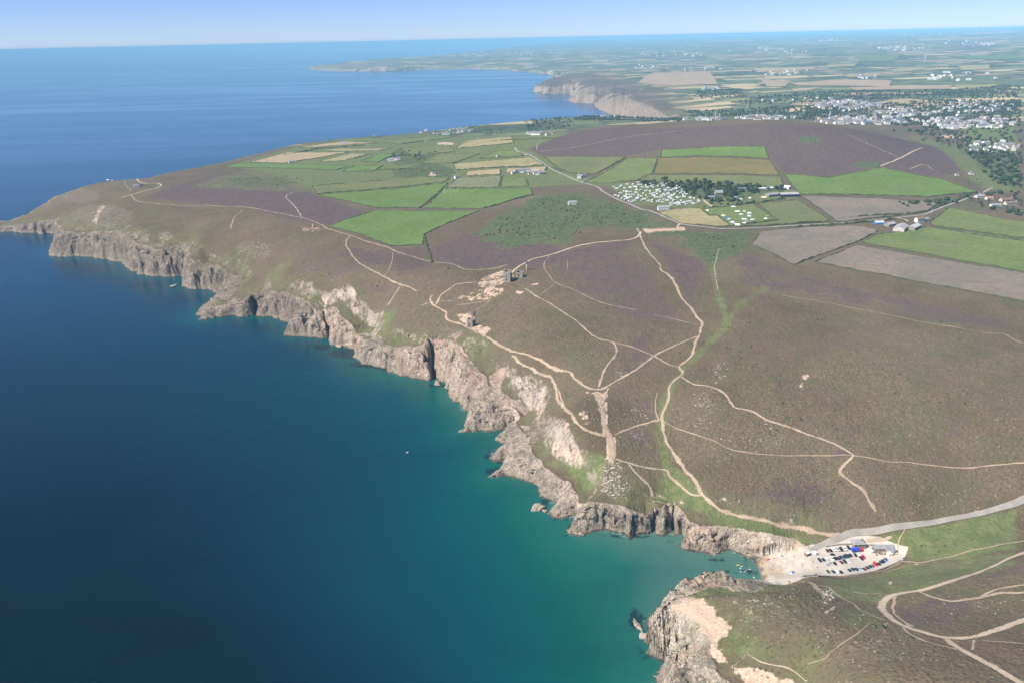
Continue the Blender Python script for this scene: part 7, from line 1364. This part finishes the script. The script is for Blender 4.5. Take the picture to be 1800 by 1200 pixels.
# people on the sand and in the shallows
pm = {k: person_mesh(k) for k in ('stand', 'sit', 'lie')}
PEOPLE = [(335, 405, 'stand'), (487, 392, 'stand'), (425, 370, 'stand'), (600, 412, 'sit'), (625, 505, 'sit'), (640, 520, 'sit'), (700, 490, 'lie'), (733, 480, 'lie'), (960, 420, 'stand'), (905, 435, 'sit'), (790, 515, 'stand'), (550, 562, 'stand'), (455, 610, 'stand'), (480, 600, 'stand'), (420, 590, 'stand'), (685, 630, 'stand'), (712, 655, 'stand'), (735, 610, 'stand'), (640, 712, 'stand'), (690, 738, 'stand'), (995, 628, 'sit'), (940, 545, 'lie'), (865, 640, 'sit'), (1310, 635, 'stand'), (1330, 640, 'stand'), (1312, 688, 'stand'), (1345, 745, 'stand'), (1395, 740, 'stand'), (1530, 565, 'stand'), (1545, 568, 'stand'), (1440, 265, 'stand'), (1462, 268, 'stand'), (1085, 815, 'stand'), (1680, 815, 'stand'), (1615, 685, 'stand'), (1640, 690, 'stand'), (560, 835, 'stand'), (540, 885, 'stand'), (870, 830, 'sit'), (890, 380, 'lie'), (1010, 470, 'lie'), (820, 330, 'sit'), (770, 540, 'lie'), (1150, 450, 'sit'), (1230, 600, 'lie')]
cols = list(CLOTH.keys()); POSE = {'stand': 'standing', 'sit': 'sitting', 'lie': 'lying'}; where = lambda x, y: 'near the water' if x < 760 else ('in the middle of the beach' if x < 1200 else 'at the car park end of the beach')
for i, (zx, zy, ps) in enumerate(PEOPLE):
    o = bpy.data.objects.new("person", pm[ps]); COL.objects.link(o); o.location = P1(1300 + zx / 12, 940 + zy / 12); o.rotation_euler = (0, 0, rr.uniform(0, 6.28)); c = cols[i % len(cols)]
    o.material_slots[1].link = 'OBJECT'; o.material_slots[1].material = CLOTH[c]; tag(o, 'person in %s clothes %s %s' % (c, POSE[ps], where(zx, zy)), 'person', 'people on the beach')
def board(px, py, c, label, z=.12):
    b = MB(); n = 12; V_ = [(math.cos(a) * .95, math.sin(a) * .28 * (1 - .25 * math.cos(a)), zz) for zz in (0, .07) for a in np.linspace(0, 6.283, n, endpoint=False)]; b.add(V_, [tuple(reversed(range(n))), tuple(range(n, 2 * n))] + [(i, (i + 1) % n, n + (i + 1) % n, n + i) for i in range(n)], CLOTH[c]); o = b.build("bodyboard", None, (*U1(px, py, 0), z), rr.uniform(0, 3)); tag(o, label, 'bodyboard', 'boards in the shallows')
for i, (zx, zy) in enumerate([(40, 660), (15, 700), (55, 725), (110, 770), (150, 740), (25, 770), (210, 720), (95, 690), (300, 890)]): board(1300 + zx / 12, 940 + zy / 12, ['white', 'white', 'blue', 'white', 'pink'][i % 5], 'pale bodyboard floating in the weedy shallows')
b = MB(); b.box((0, 0, 0), (3.2, .7, .12), CLOTH['yellow'], 0, .8); o = b.build("paddleboard", None, (*U1(1297, 992.5, 0), .12), .05); tag(o, 'long yellow board floating off the end of the beach', 'board')
tent(1393, 1006.5, .3, 3.2, 2.6, 1.6, TC['blue'], 'bright blue beach tent on the pebbles', 'beach shelters'); tent(1391, 1007.5, 1.2, 2.2, 1.8, 1.2, TC['pale'], 'pale shelter left of the bright blue beach tent', 'beach shelters'); tent(1350, 983, .3, 2.4, 1.6, 1.1, MAT('canvas_red', (.6, .06, .08)), 'red beach shelter near the water', 'beach shelters'); tent(1349, 974.5, .2, 2.8, 1.4, 1.0, TC['green'], 'olive beach shelter under the pale cliff', 'beach shelters'); tent(1337.5, 990.5, .9, 2.0, 1.4, 1.0, MAT('canvas_yellow', (.65, .45, .08)), 'yellow beach shelter at the tide line', 'beach shelters')
for px, py, c, lb in [(1378.5, 985.5, 'white', 'white towel spread on the pale sand'), (1427, 1002, 'yellow', 'pale yellow mat spread below the car park'), (1360, 981, 'pink', 'pink towel spread beside the red shelter'), (1375.5, 976.5, 'blue', 'blue towel spread under the orange bank'), (1402, 968, 'yellow', 'yellow sheet lying below the orange bank')]:
    b = MB(); b.box((0, 0, .06), (2.2, 1.5, .06), CLOTH[c]); o = b.build("towel", None, P1(px, py), rr.uniform(0, 3)); tag(o, lb, 'towel')
root = thing("boat", 'tiny white boat alone on the teal water', 'boat', (*U1(716, 795, 0), 0), .6); b = MB(); b.add([(-2, -.8, .7), (1.2, -.8, .7), (2.6, 0, .8), (1.2, .8, .7), (-2, .8, .7), (-1.8, -.5, -.1), (1.1, -.4, -.1), (1.9, 0, 0), (1.1, .4, -.1), (-1.8, .5, -.1)], [(0, 1, 6, 5), (1, 2, 7, 6), (2, 3, 8, 7), (3, 4, 9, 8), (4, 0, 5, 9), (5, 6, 7, 8, 9), (4, 3, 2, 1, 0)], WHITE); b.build("hull", root); b = MB(); b.box((.2, 0, 1.1), (1.2, 1.0, .7), WHITE, 0, .8); b.build("cabin", root); root.scale = (.65, .65, .65)
for k_ in CP:
    if not cused[k_]:
        for c_ in list(CP[k_].children): bpy.data.objects.remove(c_)
        bpy.data.objects.remove(CP[k_])
